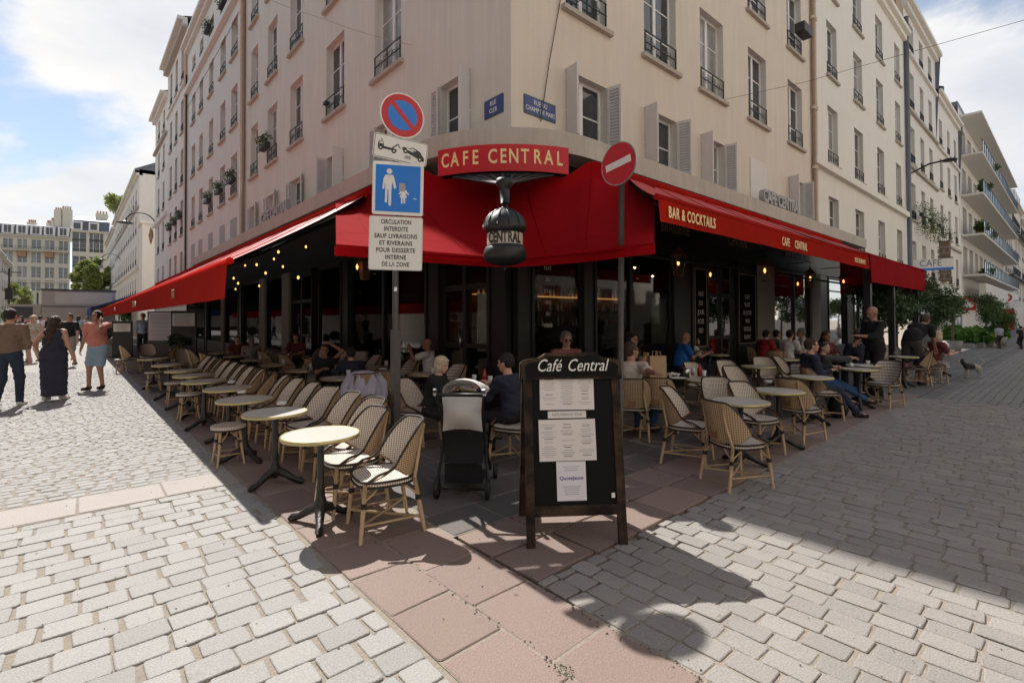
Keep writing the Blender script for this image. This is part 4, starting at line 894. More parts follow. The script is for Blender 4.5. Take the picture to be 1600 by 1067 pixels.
# houses behind the viewer that close both streets
for (F_, u0, u1, h, lb, wm_) in ((Face((-12.2,0,0),(0,1,0),(1,0,0)),-14,30,17,'pale house opposite the café on the far side of the left street','plaster_pale'),):
    rows_of(F_, [(u0+2+3.2*i,1.2) for i in range(13)], [(4.4,2),(7.6,2),(10.8,2),(14,2)], 'far pale', (u0,u1,0,h), 'apartment_house', lb, wm_, cornice=.4)
FOR = Face((0,-13.2,0),(1,0,0),(0,1,0))
rows_of(FOR, [(-6+3.2*i,1.2) for i in range(20)], [(4.4,2),(7.6,2),(10.8,2),(14,2)], 'far pale', (-8,58,0,16.5), 'apartment_house', 'sunlit cream house opposite the café across the right street', 'plaster_cream', cornice=.4)
rows_of(FO, [(33+3.4*i,1.2) for i in range(18)], [(4.4,2),(7.6,2),(10.8,2)], 'far pale', (30.1,94.9,0,14.0), 'apartment_house', 'long pale house farther along the far side of the left street', 'plaster_cream', cornice=.4)
# ------------------------------------------------------------------ traffic sign posts
def disc(b, r, z0, z1, m=0, n=40, cx=0, cy=0):
    b.lathe([(0, z0), (r, z0), (r, z1), (0, z1)], n, (cx, cy, 0), m, smooth=False)
def rrect(w, h, r, n=5):
    P = []
    for cx, cy, a0 in ((w/2-r, h/2-r, 0), (-w/2+r, h/2-r, 90), (-w/2+r, -h/2+r, 180), (w/2-r, -h/2+r, 270)):
        for k in range(n+1): a = R(a0+90*k/n); P.append((cx+r*math.cos(a), cy+r*math.sin(a)))
    return P
def prism(b, pts, z0, z1, m=0):
    n = len(pts); b.poly([(x, y, z1) for x, y in pts], m); b.poly([(x, y, z0) for x, y in reversed(pts)], m)
    for k in range(n): (x0, y0), (x1, y1) = pts[k], pts[(k+1) % n]; b.quad((x0,y0,z0), (x1,y1,z0), (x1,y1,z1), (x0,y0,z1), m)
def plate_frame(pole, centre, yaw, roll=0.):
    """matrix whose z looks out of the plate; yaw turns it about the pole, roll tilts it in its own plane"""
    n = Vector((math.cos(yaw), math.sin(yaw), 0)); U = Vector((0,0,1)).cross(n); V = Vector((0,0,1))
    return Matrix.Translation(Vector(centre)-pole) @ Matrix((U, V, n)).transposed().to_4x4() @ Matrix.Rotation(roll, 4, 'Z')
SZ = 4.97
sp0 = g(617, 744); sp0 = CAM + ray(618, 560)*SZ; sp0 = Vector((sp0.x, sp0.y, 0))
face = math.atan2(-fw.y, -fw.x)
sign_l = thing('traffic_sign_post', 'grey signpost with no-parking disc, tow-truck plate, blue pedestrian sign and white CIRCULATION INTERDITE panel', 'traffic sign', tuple(sp0))
sign_l['label'] = 'grey signpost with no-parking disc, tow-truck plate, blue pedestrian sign and white text panel'
hz_ = lambda py: (CAM+ray(620, py)*SZ).z
MB().tube([(0,0,0), (0,0,hz_(150))], .03, 12).build('pole', 'pole_grey', sign_l)
MB().box(-.036,.036,-.036,.036,0,hz_(515)).build('pole_sleeve', 'pole_grey', sign_l)
toC = (CAM-sp0); toC.z = 0; toC.normalize()
def at_px(px, py, off=.045):
    p = CAM + ray(px, py)*(SZ-.05); return p
yaw_c = math.atan2(toC.y, toC.x)
px2m = SZ/FOC
# no parking disc
f = plate_frame(sp0, at_px(629, 181), yaw_c+R(17), R(-2)); b = MB(); r = 35*px2m
disc(b, r, -.008, 0, 0, 48); disc(b, r*.94, 0, .003, 1, 48); disc(b, r*.66, .003, .006, 2, 40)
bar = [(r*.66*math.cos(R(a)), r*.66*math.sin(R(a))) for a in (126,132,138,144)] + [(r*.66*math.cos(R(a)), r*.66*math.sin(R(a))) for a in (306,312,318,324)]; prism(b, bar, .005, .008, 1)
b.build('no_parking_disc', ['sign_white','sign_red','sign_blue'], sign_l, f)
# tow plate
f = plate_frame(sp0, at_px(626.5, 234.5), yaw_c+R(10), R(-6)); b = MB(); W_, H_ = 83*px2m, 37*px2m
prism(b, rrect(W_, H_, .03), -.008, 0, 0); prism(b, rrect(W_-.012, H_-.012, .026), .0, .001, 1); prism(b, rrect(W_-.022, H_-.022, .022), .0012, .002, 0)
s = W_/280
def PP(pts, m=1, z=.004): prism(b, [((x-140)*s, (62-y)*s) for x, y in pts], .002, z, m)
PP([(22,70),(22,48),(28,38),(46,38),(50,52),(52,62),(118,66),(118,76),(22,76)][::-1]); PP([(30,42),(44,42),(46,52),(28,52)][::-1], 0, .005)
PP([(92,62),(122,34),(138,56),(134,58),(121,42),(98,66)][::-1]); PP([(36,26),(42,26),(42,34),(36,34)][::-1])
PP([(146,46),(160,44),(178,46),(196,40),(206,46),(244,62),(262,78),(266,96),(258,100),(160,66),(146,58)][::-1]); PP([(166,48),(186,48),(204,54),(206,62),(170,54)][::-1], 0, .005); PP([(180,46),(196,38),(204,38),(240,52),(250,64),(204,50)][::-1]); PP([(188,48),(198,42),(218,50),(216,54)][::-1], 0, .006)
for cx, cy in ((36,74),(104,78),(164,64),(242,92)): disc(b, 12*s, .002, .0055, 1, 18, (cx-140)*s, (62-cy)*s); disc(b, 4.5*s, .005, .007, 0, 12, (cx-140)*s, (62-cy)*s)
PP([(160,92),(170,84),(190,84),(198,94),(190,104),(164,104)][::-1], 2)
b.build('tow_plate', ['sign_white','sign_black','sign_grey'], sign_l, f)
# blue square with adult and child
f = plate_frame(sp0, at_px(622, 295), yaw_c+R(-3), R(-1.2)); b = MB(); W_, H_ = 77*px2m, 82*px2m
prism(b, rrect(W_, H_, .02), -.008, 0, 0); prism(b, rrect(W_*.88, H_*.88, .004), 0, .002, 1)
s = W_/270
def Q(pts, m=0, z=.004): prism(b, [((x-225)*s, (593-y)*s) for x, y in pts], .002, z, m)
disc(b, 15*s, .002, .004, 0, 20, (178-225)*s, (593-502)*s)
Q([(158,522),(200,522),(216,590),(204,596),(194,556),(190,600),(190,688),(176,688),(174,600),(170,600),(168,672),(156,672),(158,596),(156,556),(152,600),(142,598),(148,540)][::-1])
Q([(244,598),(266,598),(284,622),(280,626),(264,612),(272,640),(264,642),(264,672),(256,672),(254,644),(250,644),(250,674),(242,674),(242,640),(234,640),(242,614),(232,626),(228,622)][::-1])
disc(b, 10*s, .002, .004, 0, 16, (254-225)*s, (593-586)*s); Q([(230,562),(262,562),(262,608),(230,608)][::-1], 2, .0045); Q([(308,640),(324,644),(324,648),(308,645)][::-1], 0, .0035); Q([(96,682),(108,682),(108,686),(96,686)][::-1], 0, .0035)
b.build('pedestrian_sign', ['sign_white','sign_blue','sign_grey'], sign_l, f)
# white text plate
f = plate_frame(sp0, at_px(618.5, 380.5), yaw_c+R(-3), R(-1.0)); b = MB(); W_, H_ = 81*px2m, 83*px2m
prism(b, rrect(W_, H_, .02), -.008, 0, 0); prism(b, rrect(W_-.008, H_-.008, .018), 0, .0006, 1); prism(b, rrect(W_-.014, H_-.014, .016), .0005, .0012, 0)
tp = b.build('text_plate', ['sign_white','sign_grey'], sign_l, f)
for i, s_ in enumerate(('CIRCULATION','INTERDITE','SAUF LIVRAISONS','ET RIVERAINS','POUR DESSERTE','INTERNE','DE LA ZONE')):
    me = text_mesh(s_, .062, 'sign_black', font_scale=(.72,1), extr=.0008, bold=.0012, space=1.08)
    wd = [.30,.235,.425,.325,.385,.205,.27][i]*.97; cur = max(v.co.x for v in me.vertices)-min(v.co.x for v in me.vertices); me.transform(Matrix.Diagonal((wd/cur,1,1,1)))
    link('lettering', me, tp, Matrix.Translation((0, (3-i)*.0695, .003)))
MB().box(-.055,.035,-.003,.003,.002,.0045, T=Matrix.Translation((0,-.2085,0))).build('sticker', 'sign_white', tp)
for z in (hz_(181), hz_(295), hz_(380)): MB().box(-.05,.05,-.02,.0,-.015,.015, T=Matrix.Translation((0,0,z)) @ Matrix.Rotation(yaw_c+math.pi/2,4,'Z')).build('clamp', 'steel', sign_l)
MB().box(-.015,.015,-.031,-.0305,-.02,.02, T=Matrix.Translation((0,0,hz_(452))) @ Matrix.Rotation(yaw_c+math.pi/2,4,'Z')).build('sticker', 'sign_white', sign_l)
# no entry
NZ = 5.75; np0 = CAM + ray(967, 480)*NZ; np0 = Vector((np0.x, np0.y, 0))
sign_r = thing('traffic_sign_post', 'dark post with a red no-entry disc tilted beside the right awning', 'traffic sign', tuple(np0))
b = MB(); b.tube([(0,0,0), Vector((.035,-.03,(CAM+ray(967,238)*NZ).z))], .034, 12); b.build('pole', 'wood_dark' if False else 'pole_grey', sign_r)
yc = math.atan2(CAM.y-np0.y, CAM.x-np0.x); f = plate_frame(np0, CAM+ray(966,256)*(NZ-.06), yc+R(-38), R(9)); b = MB(); r = 33.5*NZ/FOC
disc(b, r, -.012, 0, 0, 48); disc(b, r*.95, 0, .003, 1, 48); prism(b, [(-r*.72,-r*.16),(r*.72,-r*.16),(r*.72,r*.16),(-r*.72,r*.16)], .003, .006, 2)
b.build('no_entry_disc', ['steel','sign_red','sign_white'], sign_r, f)
# street name plates on the corner
def name_plate(F_, pts, label, lines):
    P = [(wl if F_ is FL else wr)(x, y) for x, y in pts]; c = sum(P, Vector())/4
    t_ = thing('street_name_plate', label, 'sign', tuple(c)); nrm = F_.N
    U_ = -Y if F_ is FL else X; w_ = ((P[1]-P[0]).length+(P[2]-P[3]).length)/2; h_ = ((P[0]-P[3]).length+(P[1]-P[2]).length)/2
    fm = frameM((0,0,0), U_, Z); b = MB(); prism(b, rrect(w_, h_, .01, 2), .0, .02, 0); prism(b, rrect(w_-.02, h_-.02, .01, 2), .02, .022, 1); prism(b, rrect(w_-.05, h_-.05, .01, 2), .0215, .0235, 0)
    b.build('plate', ['plate_blue','plate_green'], t_, fm)
    for i, s_ in enumerate(lines): me = text_mesh(s_, .115, 'chalk', font_scale=(.8,1)); link('lettering', me, t_, fm @ Matrix.Translation((0, (.5*(len(lines)-1)-i)*.125, .026)))
name_plate(FL, ((758,159.5),(787,146.5),(787,176.5),(758,187)), 'small blue street name plate left of the building corner', ('RUE','CLER'))
name_plate(FR, ((818,147.5),(867,165.5),(867,193),(818,176.5)), 'wide blue street name plate right of the building corner', ('RUE DU','CHAMP DE MARS'))
# cables
def cable(name, label, pts, r=.008, mt='iron', sag=.0, n=14):
    P = []
    for k in range(len(pts)-1):
        for j in range(n): t = j/n; q = pts[k].lerp(pts[k+1], t); q.z -= sag*math.sin(math.pi*t); P.append(q)
    P.append(pts[-1]); o = MB().tube([p-P[0] for p in P], r, 4).build(name, mt, None, Matrix.Translation(P[0])); return tag(o, label, 'cable')
cable('hanging_cable', 'thin dark cable hanging down the tan wall to the street name plate', [wr(881,-30,-.04), wr(858,100,-.04), wr(845,190,-.04)], .010)
cable('overhead_cable', 'pale overhead cable running from a wall hook over the left facade', [wl(643,71,-.05), wl(500,28,-1.0), CAM+ray(380,-20)*9.5], .006, 'sill_stone', .05)
cable('overhead_cable', 'thin overhead cable from the tan wall across the right street', [wr(1132,156,-.05), wr(1260,128,-1.6), CAM+ray(1600,32)*9.5, CAM+ray(1750,-10)*9.0], .005, 'iron', .0)
# ------------------------------------------------------------------ menu board
BF = (g(828, 857)+g(977, 851))/2; BF.z = 0
bu = (g(977,851)-g(828,857)); bu.z = 0; BWd = bu.length+.04; bu.normalize(); bn = Vector((bu.y, -bu.x, 0))   # bn towards the viewer
mb_ = thing('menu_board', 'large wooden A-frame menu board headed Café Central standing on the pink paving', 'menu board', tuple(BF), math.atan2(bu.y, bu.x))
LEAN = R(9); HB = 1.33
Bm = Matrix.Rotation(-LEAN, 4, 'X')    # board space: x right, y back, z up
def arch(w, n=14):                    # top outline
    P = []
    for k in range(n+1):
        u = -1+2*k/n; a = abs(u); z = HB-.075 if a > .97 else (HB-.035 if a > .62 else HB); 
        if .62 < a <= .97: z = HB-.035-.02*((a-.62)/.35)**2
        if .5 < a <= .62: z = HB-.035+.035*(.62-a)/.12
        P.append((u*w/2, z))
    return P
def board_side(M_, back):
    b = MB(); w = BWd; T_ = M_
    b.box(-w/2, -w/2+.06, 0, .035, 0, HB-.16, T=T_); o = b.build('post', 'wood_dark', mb_); b = MB(); b.box(w/2-.06, w/2, 0, .035, 0, HB-.16, T=T_); b.build('post', 'wood_dark', mb_)
    b = MB(); b.box(-w/2+.06, w/2-.06, .002, .033, .20, .27, T=T_); b.build('rail', 'wood_dark', mb_)
    b = MB(); top = arch(w+.03, 28); pts = [(-w/2-.015, HB-.19), (w/2+.015, HB-.19)] + top[::-1]
    n = len(pts); i0 = len(b.v)
    for y in (-.012, .04):
        b.v += [tuple(T_ @ Vector((x, y, z))) for x, z in pts]
    b.face(range(n)); b.face(range(2*n-1, n-1, -1)); [b.face((k, (k+1) % n, n+(k+1) % n, n+k)) for k in range(n)]
    b.build('headboard', ['wood_dark'], mb_)
    b = MB(); pts = [(-w/2+.02, HB-.175), (w/2-.02, HB-.175)] + [(x*.94, z-.025) for x, z in top[::-1]]; b.poly([T_ @ Vector((x, -.0145, z)) for x, z in pts]); b.build('head_panel', 'blackboard', mb_)
    b = MB(); b.box(-w/2+.06, w/2-.06, .012, .024, .27, HB-.19, T=T_); return b.build('chalkboard', 'blackboard', mb_)
cb = board_side(Bm, False)
board_side(Matrix.Translation((0, .60, 0)) @ Matrix.Rotation(LEAN*1.35, 4, 'X') @ Matrix.Rotation(math.pi, 4, 'Z'), True)
def bsp(x, z, y=.010): return Bm @ Vector((x, y, z))
FMt = Bm @ Matrix(((1,0,0,0),(0,0,-1,0),(0,1,0,0),(0,0,0,1)))     # x right, y up, z to viewer (board plane y=0)
for i, (s_, x_) in enumerate((('Café', -.16), ('Central', .12))):
    me = text_mesh(s_, .125 if i else .125, 'chalk', font_scale=(.78,1), extr=.0008); me.transform(Matrix.Shear('XZ', 4, (0,0)) if False else Matrix(((1,.28,0,0),(0,1,0,0),(0,0,1,0),(0,0,0,1))))
    link('chalk_lettering', me, mb_, FMt @ Matrix.Translation((x_-.0, HB-.095, .017)))
def zb(py): return HB*(850-py)/(850-553)*1.0
bx_ = lambda px: (px-900)/ (155.) * BWd
def sheet_(px0, px1, py0, py1, mt, cols, title=None, seed=1, tilt=0.):
    z0, z1 = zb(py1), zb(py0); x0, x1 = bx_(px0), bx_(px1); r = random.Random(seed)
    T_ = FMt @ Matrix.Translation(((x0+x1)/2, (z0+z1)/2, -.0095)) @ Matrix.Rotation(tilt, 4, 'Z'); w_, h_ = x1-x0, z1-z0
    b = MB(); b.box(-w_/2, w_/2, -h_/2, h_/2, .0, .002); o = b.build('menu_sheet', mt, mb_, T_)
    b = MB()
    for c in range(cols):
        cx = -w_/2+w_*(c+.5)/cols; y = h_/2-.035
        while y > -h_/2+.03:
            hd = r.random() < .16; l = w_/cols*(r.uniform(.35,.5) if hd else r.uniform(.45,.8)); t = .0028 if hd else .0013
            b.box(cx-l/2, cx+l/2, y-t, y+t, .002, .0026); y -= .013 if not hd else .022
            if r.random() < .08: y -= .02
    if cols: b.build('printed_lines', 'print_grey', o, kind='stuff')
    return o, T_
sheet_(848, 935, 581, 644, 'paper', 3, seed=2, tilt=R(-.5)); o_, _ = sheet_(860, 921, 646, 657, 'paper', 0, seed=1); link('lettering', text_mesh('NOUVEAUX VINS', .028, 'print_grey', extr=.0004), o_, Matrix.Translation((0,0,.003)))
sheet_(845, 935, 659, 723, 'paper', 3, seed=5, tilt=R(.3)); o_, _ = sheet_(871, 917, 724, 783, 'paper_white', 1, seed=9)
o2, _ = sheet_(874, 914, 738, 760, 'paper_white', 0); o2.location += Bm.to_3x3() @ Vector((0,-.003,0)); link('lettering', text_mesh('QuoteJaune', .035, 'print_blue', extr=.0004, bold=.0006), o2, Matrix.Translation((0,0,.003)))
b = MB(); b.box(bx_(956), bx_(961), .0, .01, zb(780), zb(773), T=Bm); b.build('chalk_mark', 'chalk', mb_)
# ------------------------------------------------------------------ bistro furniture
def arcpt(a, r, z, out=0.): return Vector(((r+out)*math.sin(a), -(r+out)*math.cos(a), z))
def make_chair(kind='dot'):
    t = thing('bistro_chair', '', 'chair'); wi = 'weave_in' if kind == 'dot' else 'weave_rib'
    def seatp(r, a):       # superellipse seat
        c, s = math.cos(a), math.sin(a); k = (abs(c)**3+abs(s)**3)**(-1/3); return Vector((.215*r*k*c, .205*r*k*s+.01, .455-.012*(1-r*r)+.012*(s > 0)*0))
    b = MB(); b.grid(lambda u, v: seatp(max(v, .001), 2*math.pi*u), 24, 4, 0, lambda u, v: tuple(seatp(v, 2*math.pi*u)[:2]))
    b.grid(lambda u, v: seatp(1, 2*math.pi*u)-Vector((0,0,.05*v)), 24, 1, 0, lambda u, v: (u*1.4, v*.05), flip=True); seat = b.build('seat', wi, t)
    MB().tube([seatp(1.01, 2*math.pi*k/28)+Vector((0,0,-.004)) for k in range(28)], .010, 5, closed=True).tube([seatp(1.01, 2*math.pi*k/28)+Vector((0,0,-.045)) for k in range(28)], .009, 5, closed=True).build('seat_trim', 'wrap_black', seat)
    AM = R(88)
    def top(a):
        x = abs(a)/AM; return .87-.012*x if x < .42 else .865-.30*((x-.42)/.58)**1.5
    def bot(a):
        x = abs(a)/AM; return .455 if x < .62 else .455+.085*((x-.62)/.38)
    def bp(a, v):
        z = bot(a)+(top(a)-bot(a))*v; h = (z-.46)/.41; return Vector(((.213+.028*h)*math.sin(a), -(.200)*math.cos(a)-.075*h*(.3+.7*math.cos(a/1.3)**2)-.01, z))
    uvb = lambda u, v: ((-AM+2*AM*u)*.215, bot(-AM+2*AM*u)+v*(top(-AM+2*AM*u)-bot(-AM+2*AM*u)))
    b = MB(); b.grid(lambda u, v: bp(-AM+2*AM*u, v), 22, 7, 0, uvb)
    back = b.build('backrest', wi, t)
    b = MB()
    def bo(a, v): p = bp(a, v); n = Vector((math.sin(a), -math.cos(a), 0)); return p+n*.009
    b.grid(lambda u, v: bo(-AM+2*AM*u, v), 22, 7, 0, uvb, flip=True); b.build('outer_weave', 'weave_out', back)
    fr_ = lambda s: [bp(s*AM, 1.0)+Vector((0,.05,-.035)), Vector((s*.222, .10, .51)), Vector((s*.214, .17, .462))]
    MB().tube(fr_(-1)[::-1] + [bp(-AM+2*AM*k/26, 1.0)+Vector((0,0,.006)) for k in range(27)] + fr_(1), .0105, 6).build('back_trim', 'wrap_black', back)
    for s in (-1, 1):
        b = MB(); b.tube([bp(s*AM, .1), bp(s*AM, .98)], .008, 5); b.tube([bp(s*R(60), .0), bp(s*AM, .0)], .008, 5)
        b.tube([bp(s*AM, .45), Vector((s*.222, .06, .50)), Vector((s*.21, .15, .46))], .007, 5); b.build('arm_strut', 'rattan_dark', back)
    b = MB(); b.box(-.045, .045, -.004, .004, -.04, .04, T=Matrix.Translation((0,-.232,.53))); b.build('badge', 'rattan_dark', back)
    for sx in (-1, 1):
        for sy in (1, -1):
            x0, y0 = sx*.175, (.175 if sy > 0 else -.17); x1, y1 = sx*.205, (.215 if sy > 0 else -.235)
            b = MB(); path = [Vector((x0, y0, .435)), Vector(((x0+x1)/2+sx*.003, (y0+y1)/2, .22)), Vector((x1, y1, .0))]
            b.tube(path, [.0155,.0165,.013], 7)
            if sy < 0: b.tube([Vector((x0, y0, .43)), bp(sx*R(38), .5)+Vector((0,-.02,0)), bp(sx*R(36), .97)+Vector((0,-.018,0))], .013, 6)
            lg = b.build('leg', 'rattan', t)
            q = path[0].lerp(path[1], .72); b = MB(); b.tube([q+Vector((0,0,.02)), q-Vector((0,0,.02))], .021, 7); b.build('binding', 'wrap_black', lg)
            b = MB(); q = path[0].lerp(path[1], .6)
            for d in (Vector((-sx*.11, 0, 0)), Vector((0, -sy*.11, 0))): b.tube([q, q+d*.55+Vector((0,0,.055)), q+d+Vector((0,0,.11))], .0075, 5)
            b.build('brace', 'rattan', lg)
    C4 = [Vector((-.195,.205,.13)), Vector((.195,.205,.13)), Vector((.195,-.215,.13)), Vector((-.195,-.215,.13))]
    for k in ((0,3),(1,2)): MB().tube([C4[k[0]], C4[k[1]]], .010, 6).build('stretcher', 'rattan', t)
    MB().tube([C4[0]+Vector((0,0,.005)), C4[2]+Vector((0,0,.005))], .011, 6).build('stretcher', 'rattan', t); MB().tube([C4[1]+Vector((0,0,-.012)), C4[3]+Vector((0,0,-.012))], .011, 6).build('stretcher', 'rattan', t)
    return t
def make_table():
    t = thing('bistro_table', '', 'table'); r = .285; zt = .685
    MB().lathe([(0,zt-.016),(r-.006,zt-.016),(r-.006,zt),(0,zt+.0005)], 40, smooth=False).build('tabletop', 'tabletop', t)
    tt = [c for c in t.children][0]
    MB().lathe([(r-.012,zt-.026),(r+.003,zt-.026),(r+.005,zt-.012),(r+.003,zt+.002),(r-.005,zt+.002),(r-.006,zt-.018),(r-.012,zt-.026)], 40).build('rim', 'brass', tt)
    MB().lathe([(.10,zt-.02),(.10,zt-.035),(.035,zt-.05),(.026,zt-.10),(.026,.30),(.034,.28),(.030,.25),(.034,.20),(.045,.17),(.05,.13),(.045,.09),(.02,.06)], 14).build('column', 'cast_iron', t)
    for k in range(3):
        a = 2*math.pi*k/3+.5; c, s = math.cos(a), math.sin(a)
        MB().tube([(.02*c,.02*s,.13), (.10*c,.10*s,.095), (.18*c,.18*s,.045), (.24*c,.24*s,.030), (.27*c,.27*s,.014)], [.040,.036,.026,.032,.020], 7).build('foot', 'cast_iron', t)
    return t
def make_stool():
    t = thing('rattan_stool', '', 'stool'); b = MB()
    b.grid(lambda u, v: Vector((.185*max(v,.001)*math.cos(2*math.pi*u), .185*max(v,.001)*math.sin(2*math.pi*u), .46-.01*(1-v*v))), 20, 3, 0, lambda u, v: (.185*v*math.cos(2*math.pi*u), .185*v*math.sin(2*math.pi*u)))
    b.grid(lambda u, v: Vector((.187*math.cos(2*math.pi*u), .187*math.sin(2*math.pi*u), .46-.045*v)), 20, 1, 0, lambda u, v: (u*1.2, v*.045), flip=True); st = b.build('seat', 'weave_in', t)
    MB().tube([(.188*math.cos(2*math.pi*k/20), .188*math.sin(2*math.pi*k/20), .415) for k in range(20)], .010, 5, closed=True).build('seat_trim', 'wrap_black', st)
    for k in range(4):
        a = math.pi/4+k*math.pi/2; c, s = math.cos(a), math.sin(a)
        lg = MB().tube([(.14*c,.14*s,.43), (.165*c,.165*s,.2), (.20*c,.20*s,0)], [.014,.015,.012], 7).build('leg', 'rattan', t)
        b = MB(); q = Vector((.153*c,.153*s,.27)); b.tube([q+Vector((0,0,.018)), q-Vector((0,0,.018))], .019, 7); b.build('binding', 'wrap_black', lg)
        b = MB(); [b.tube([q, q+d*.6+Vector((0,0,.07)), q+d+Vector((0,0,.14))], .007, 5) for d in (Vector((-c*.13,0,0)), Vector((0,-s*.13,0)))]; b.build('brace', 'rattan', lg)
    MB().tube([(.18*math.cos(math.pi/4+k*math.pi/2), .18*math.sin(math.pi/4+k*math.pi/2), .13) for k in range(4)], .009, 5, closed=True).build('stretcher', 'rattan', t)
    return t
CH, CHR, TB, ST = make_chair(), make_chair('rib'), make_table(), make_stool()
USED = set()
def place(proto, loc, rz, label, group, scale=1.):
    if proto.name not in USED:
        USED.add(proto.name); proto.location = loc; proto.rotation_euler = (0,0,rz); proto['label'] = label; proto['group'] = group; proto.scale = scale if isinstance(scale, tuple) else (scale,)*3; return proto
    return dup(proto, loc, rz, label, group, scale)
def cf(a):
    d = Vector((math.cos(TH),math.sin(TH)))*math.cos(R(a))+Vector((math.sin(TH),-math.cos(TH)))*math.sin(R(a)); return math.atan2(-d.x, d.y)
def towards(dx, dy): return math.atan2(-dx, dy)      # chair faces +y when 0
OCC = []
def chair(x, y, face, label, group, kind=CH):
    OCC.append((x, y)); return place(kind, (x, y, 0), face+random.gauss(0,.10), label, group, (1.04,1.04,.91))
def table(x, y, label, group): OCC.append((x, y)); return place(TB, (x, y, 0), random.random()*6, label, group)
GL, GR = 'bistro chairs of the left terrace', 'bistro chairs of the right terrace'
WEST, SOUTH, EAST, NORTH = towards(-1,0), towards(0,-1), towards(1,0), towards(0,1)
# left terrace, outer row of tables along the street
LT = [(-3.97,-2.27,'sunlit round table nearest the viewer at the front of the left row'), (-3.95,-1.05,'second round table from the front in the left outer row'), (-3.96,.02,'third round table from the front in the left outer row'), (-3.88,1.17,'fourth round table from the front in the left outer row'), (-3.96,2.3,'fifth table from the front of the left outer row'), (-3.93,3.3,'sixth table from the front of the left outer row'), (-3.92,4.35,'seventh table from the front of the left outer row'), (-3.95,5.9,'eighth table from the front of the left outer row'), (-4.0,8.0,'table near the menu stand at the far end of the left outer row')]
GT = 'round café tables with brass rims'
for x, y, lb in LT: table(x, y, lb, GT)
ords = 'first second third fourth fifth sixth seventh eighth ninth tenth eleventh twelfth thirteenth fourteenth fifteenth sixteenth seventeenth eighteenth'.split()
c0 = g(600, 738, .41); c1 = g(545, 714, .41)
for k in range(17):
    y = -2.74+.56*k; x = -3.52 if k < 2 else -3.42
    if k == 0: x, y = c0.x, c0.y
    if k == 1: x, y = c1.x+.02, c1.y
    lb = 'woven bistro chair with its seat in sun beside the nearest table' if k == 0 else ords[k]+' chair from the front in the row facing the left street'
    chair(x, y, WEST+R(-6 if k == 0 else random.uniform(-9,9)), lb, GL)
for i, (px, py) in enumerate(((357,658),(295,610),(274,593.5),(240,578),(190,559))):
    p = g(px, py, .46); place(ST, (p.x, p.y, 0), 0, ('round woven stool nearest the viewer', 'second woven stool from the front', 'third woven stool from the front', 'fourth woven stool from the front', 'farthest woven stool')[i]+' on the street side of the left tables', 'woven stools', .92)
# inner rows of the left terrace
k = 0
for j, (tx, ys) in enumerate(((-2.35, (1.3, 2.9, 4.4, 6.0, 7.6, 9.4)), (-1.1, (.9, 2.5, 4.1, 5.8, 7.5, 9.3)))):
    for y in ys:
        table(tx, y, ('middle-row' if j == 0 else 'wall-side')+' table, '+ords[ys.index(y)]+' from the front, left terrace', GT)
        for dx, fc, nm in ((.5, WEST, 'with its back to the wall'), (-.5, EAST, 'with its back to the street')):
            if j == 0 and nm.endswith('street') and y < 2: continue
            chair(tx+dx, y+random.uniform(-.05,.05), fc, ('middle-row' if j == 0 else 'wall-side')+' chair '+nm+', '+ords[ys.index(y)]+' from the front, left terrace', GL, CHR)
for i, (px, py) in enumerate(((205,552),(232,548),(262,550),(290,560))):
    p = g(px, py+8, .41); chair(p.x, p.y, (EAST, SOUTH, WEST, SOUTH)[i], ('pale chair at the far street end of the left terrace, ')+('outermost', 'second', 'third', 'innermost')[i], GL)
# corner tables in front of the door
cor = [((752,603),'table between the blonde woman and the man in the navy jacket'), ((675,565),'table of the man in the white shirt'), ((545,575),'table of the man resting his head on his hand')]
for (px, py), lb in cor:
    p = g(px, py, .7); table(p.x, p.y, lb, GT)
for (px, py, fc, lb) in ((652,640,115,'chair left of the blonde woman, turned to the right'), (806,664,-150,'chair of the man in the navy jacket behind the menu board'), (765,592,170,'empty chair beyond the couple at the corner table'), (566,622,-25,'chair with a pale jacket over its back'), (500,604,150,'chair of the man in the black T-shirt'), (672,592,-80,'chair of the man drinking in the white shirt')):
    p = g(px, py, .41); chair(p.x, p.y, cf(fc), lb, GL)
for i, (px, py) in enumerate(((560,575),(585,572),(610,570),(632,570),(720,572))):
    p = g(px, py, .41); chair(p.x, p.y, cf(175), 'back-row chair by the dark glazing behind the corner tables, '+ords[i]+' from the left', GL)
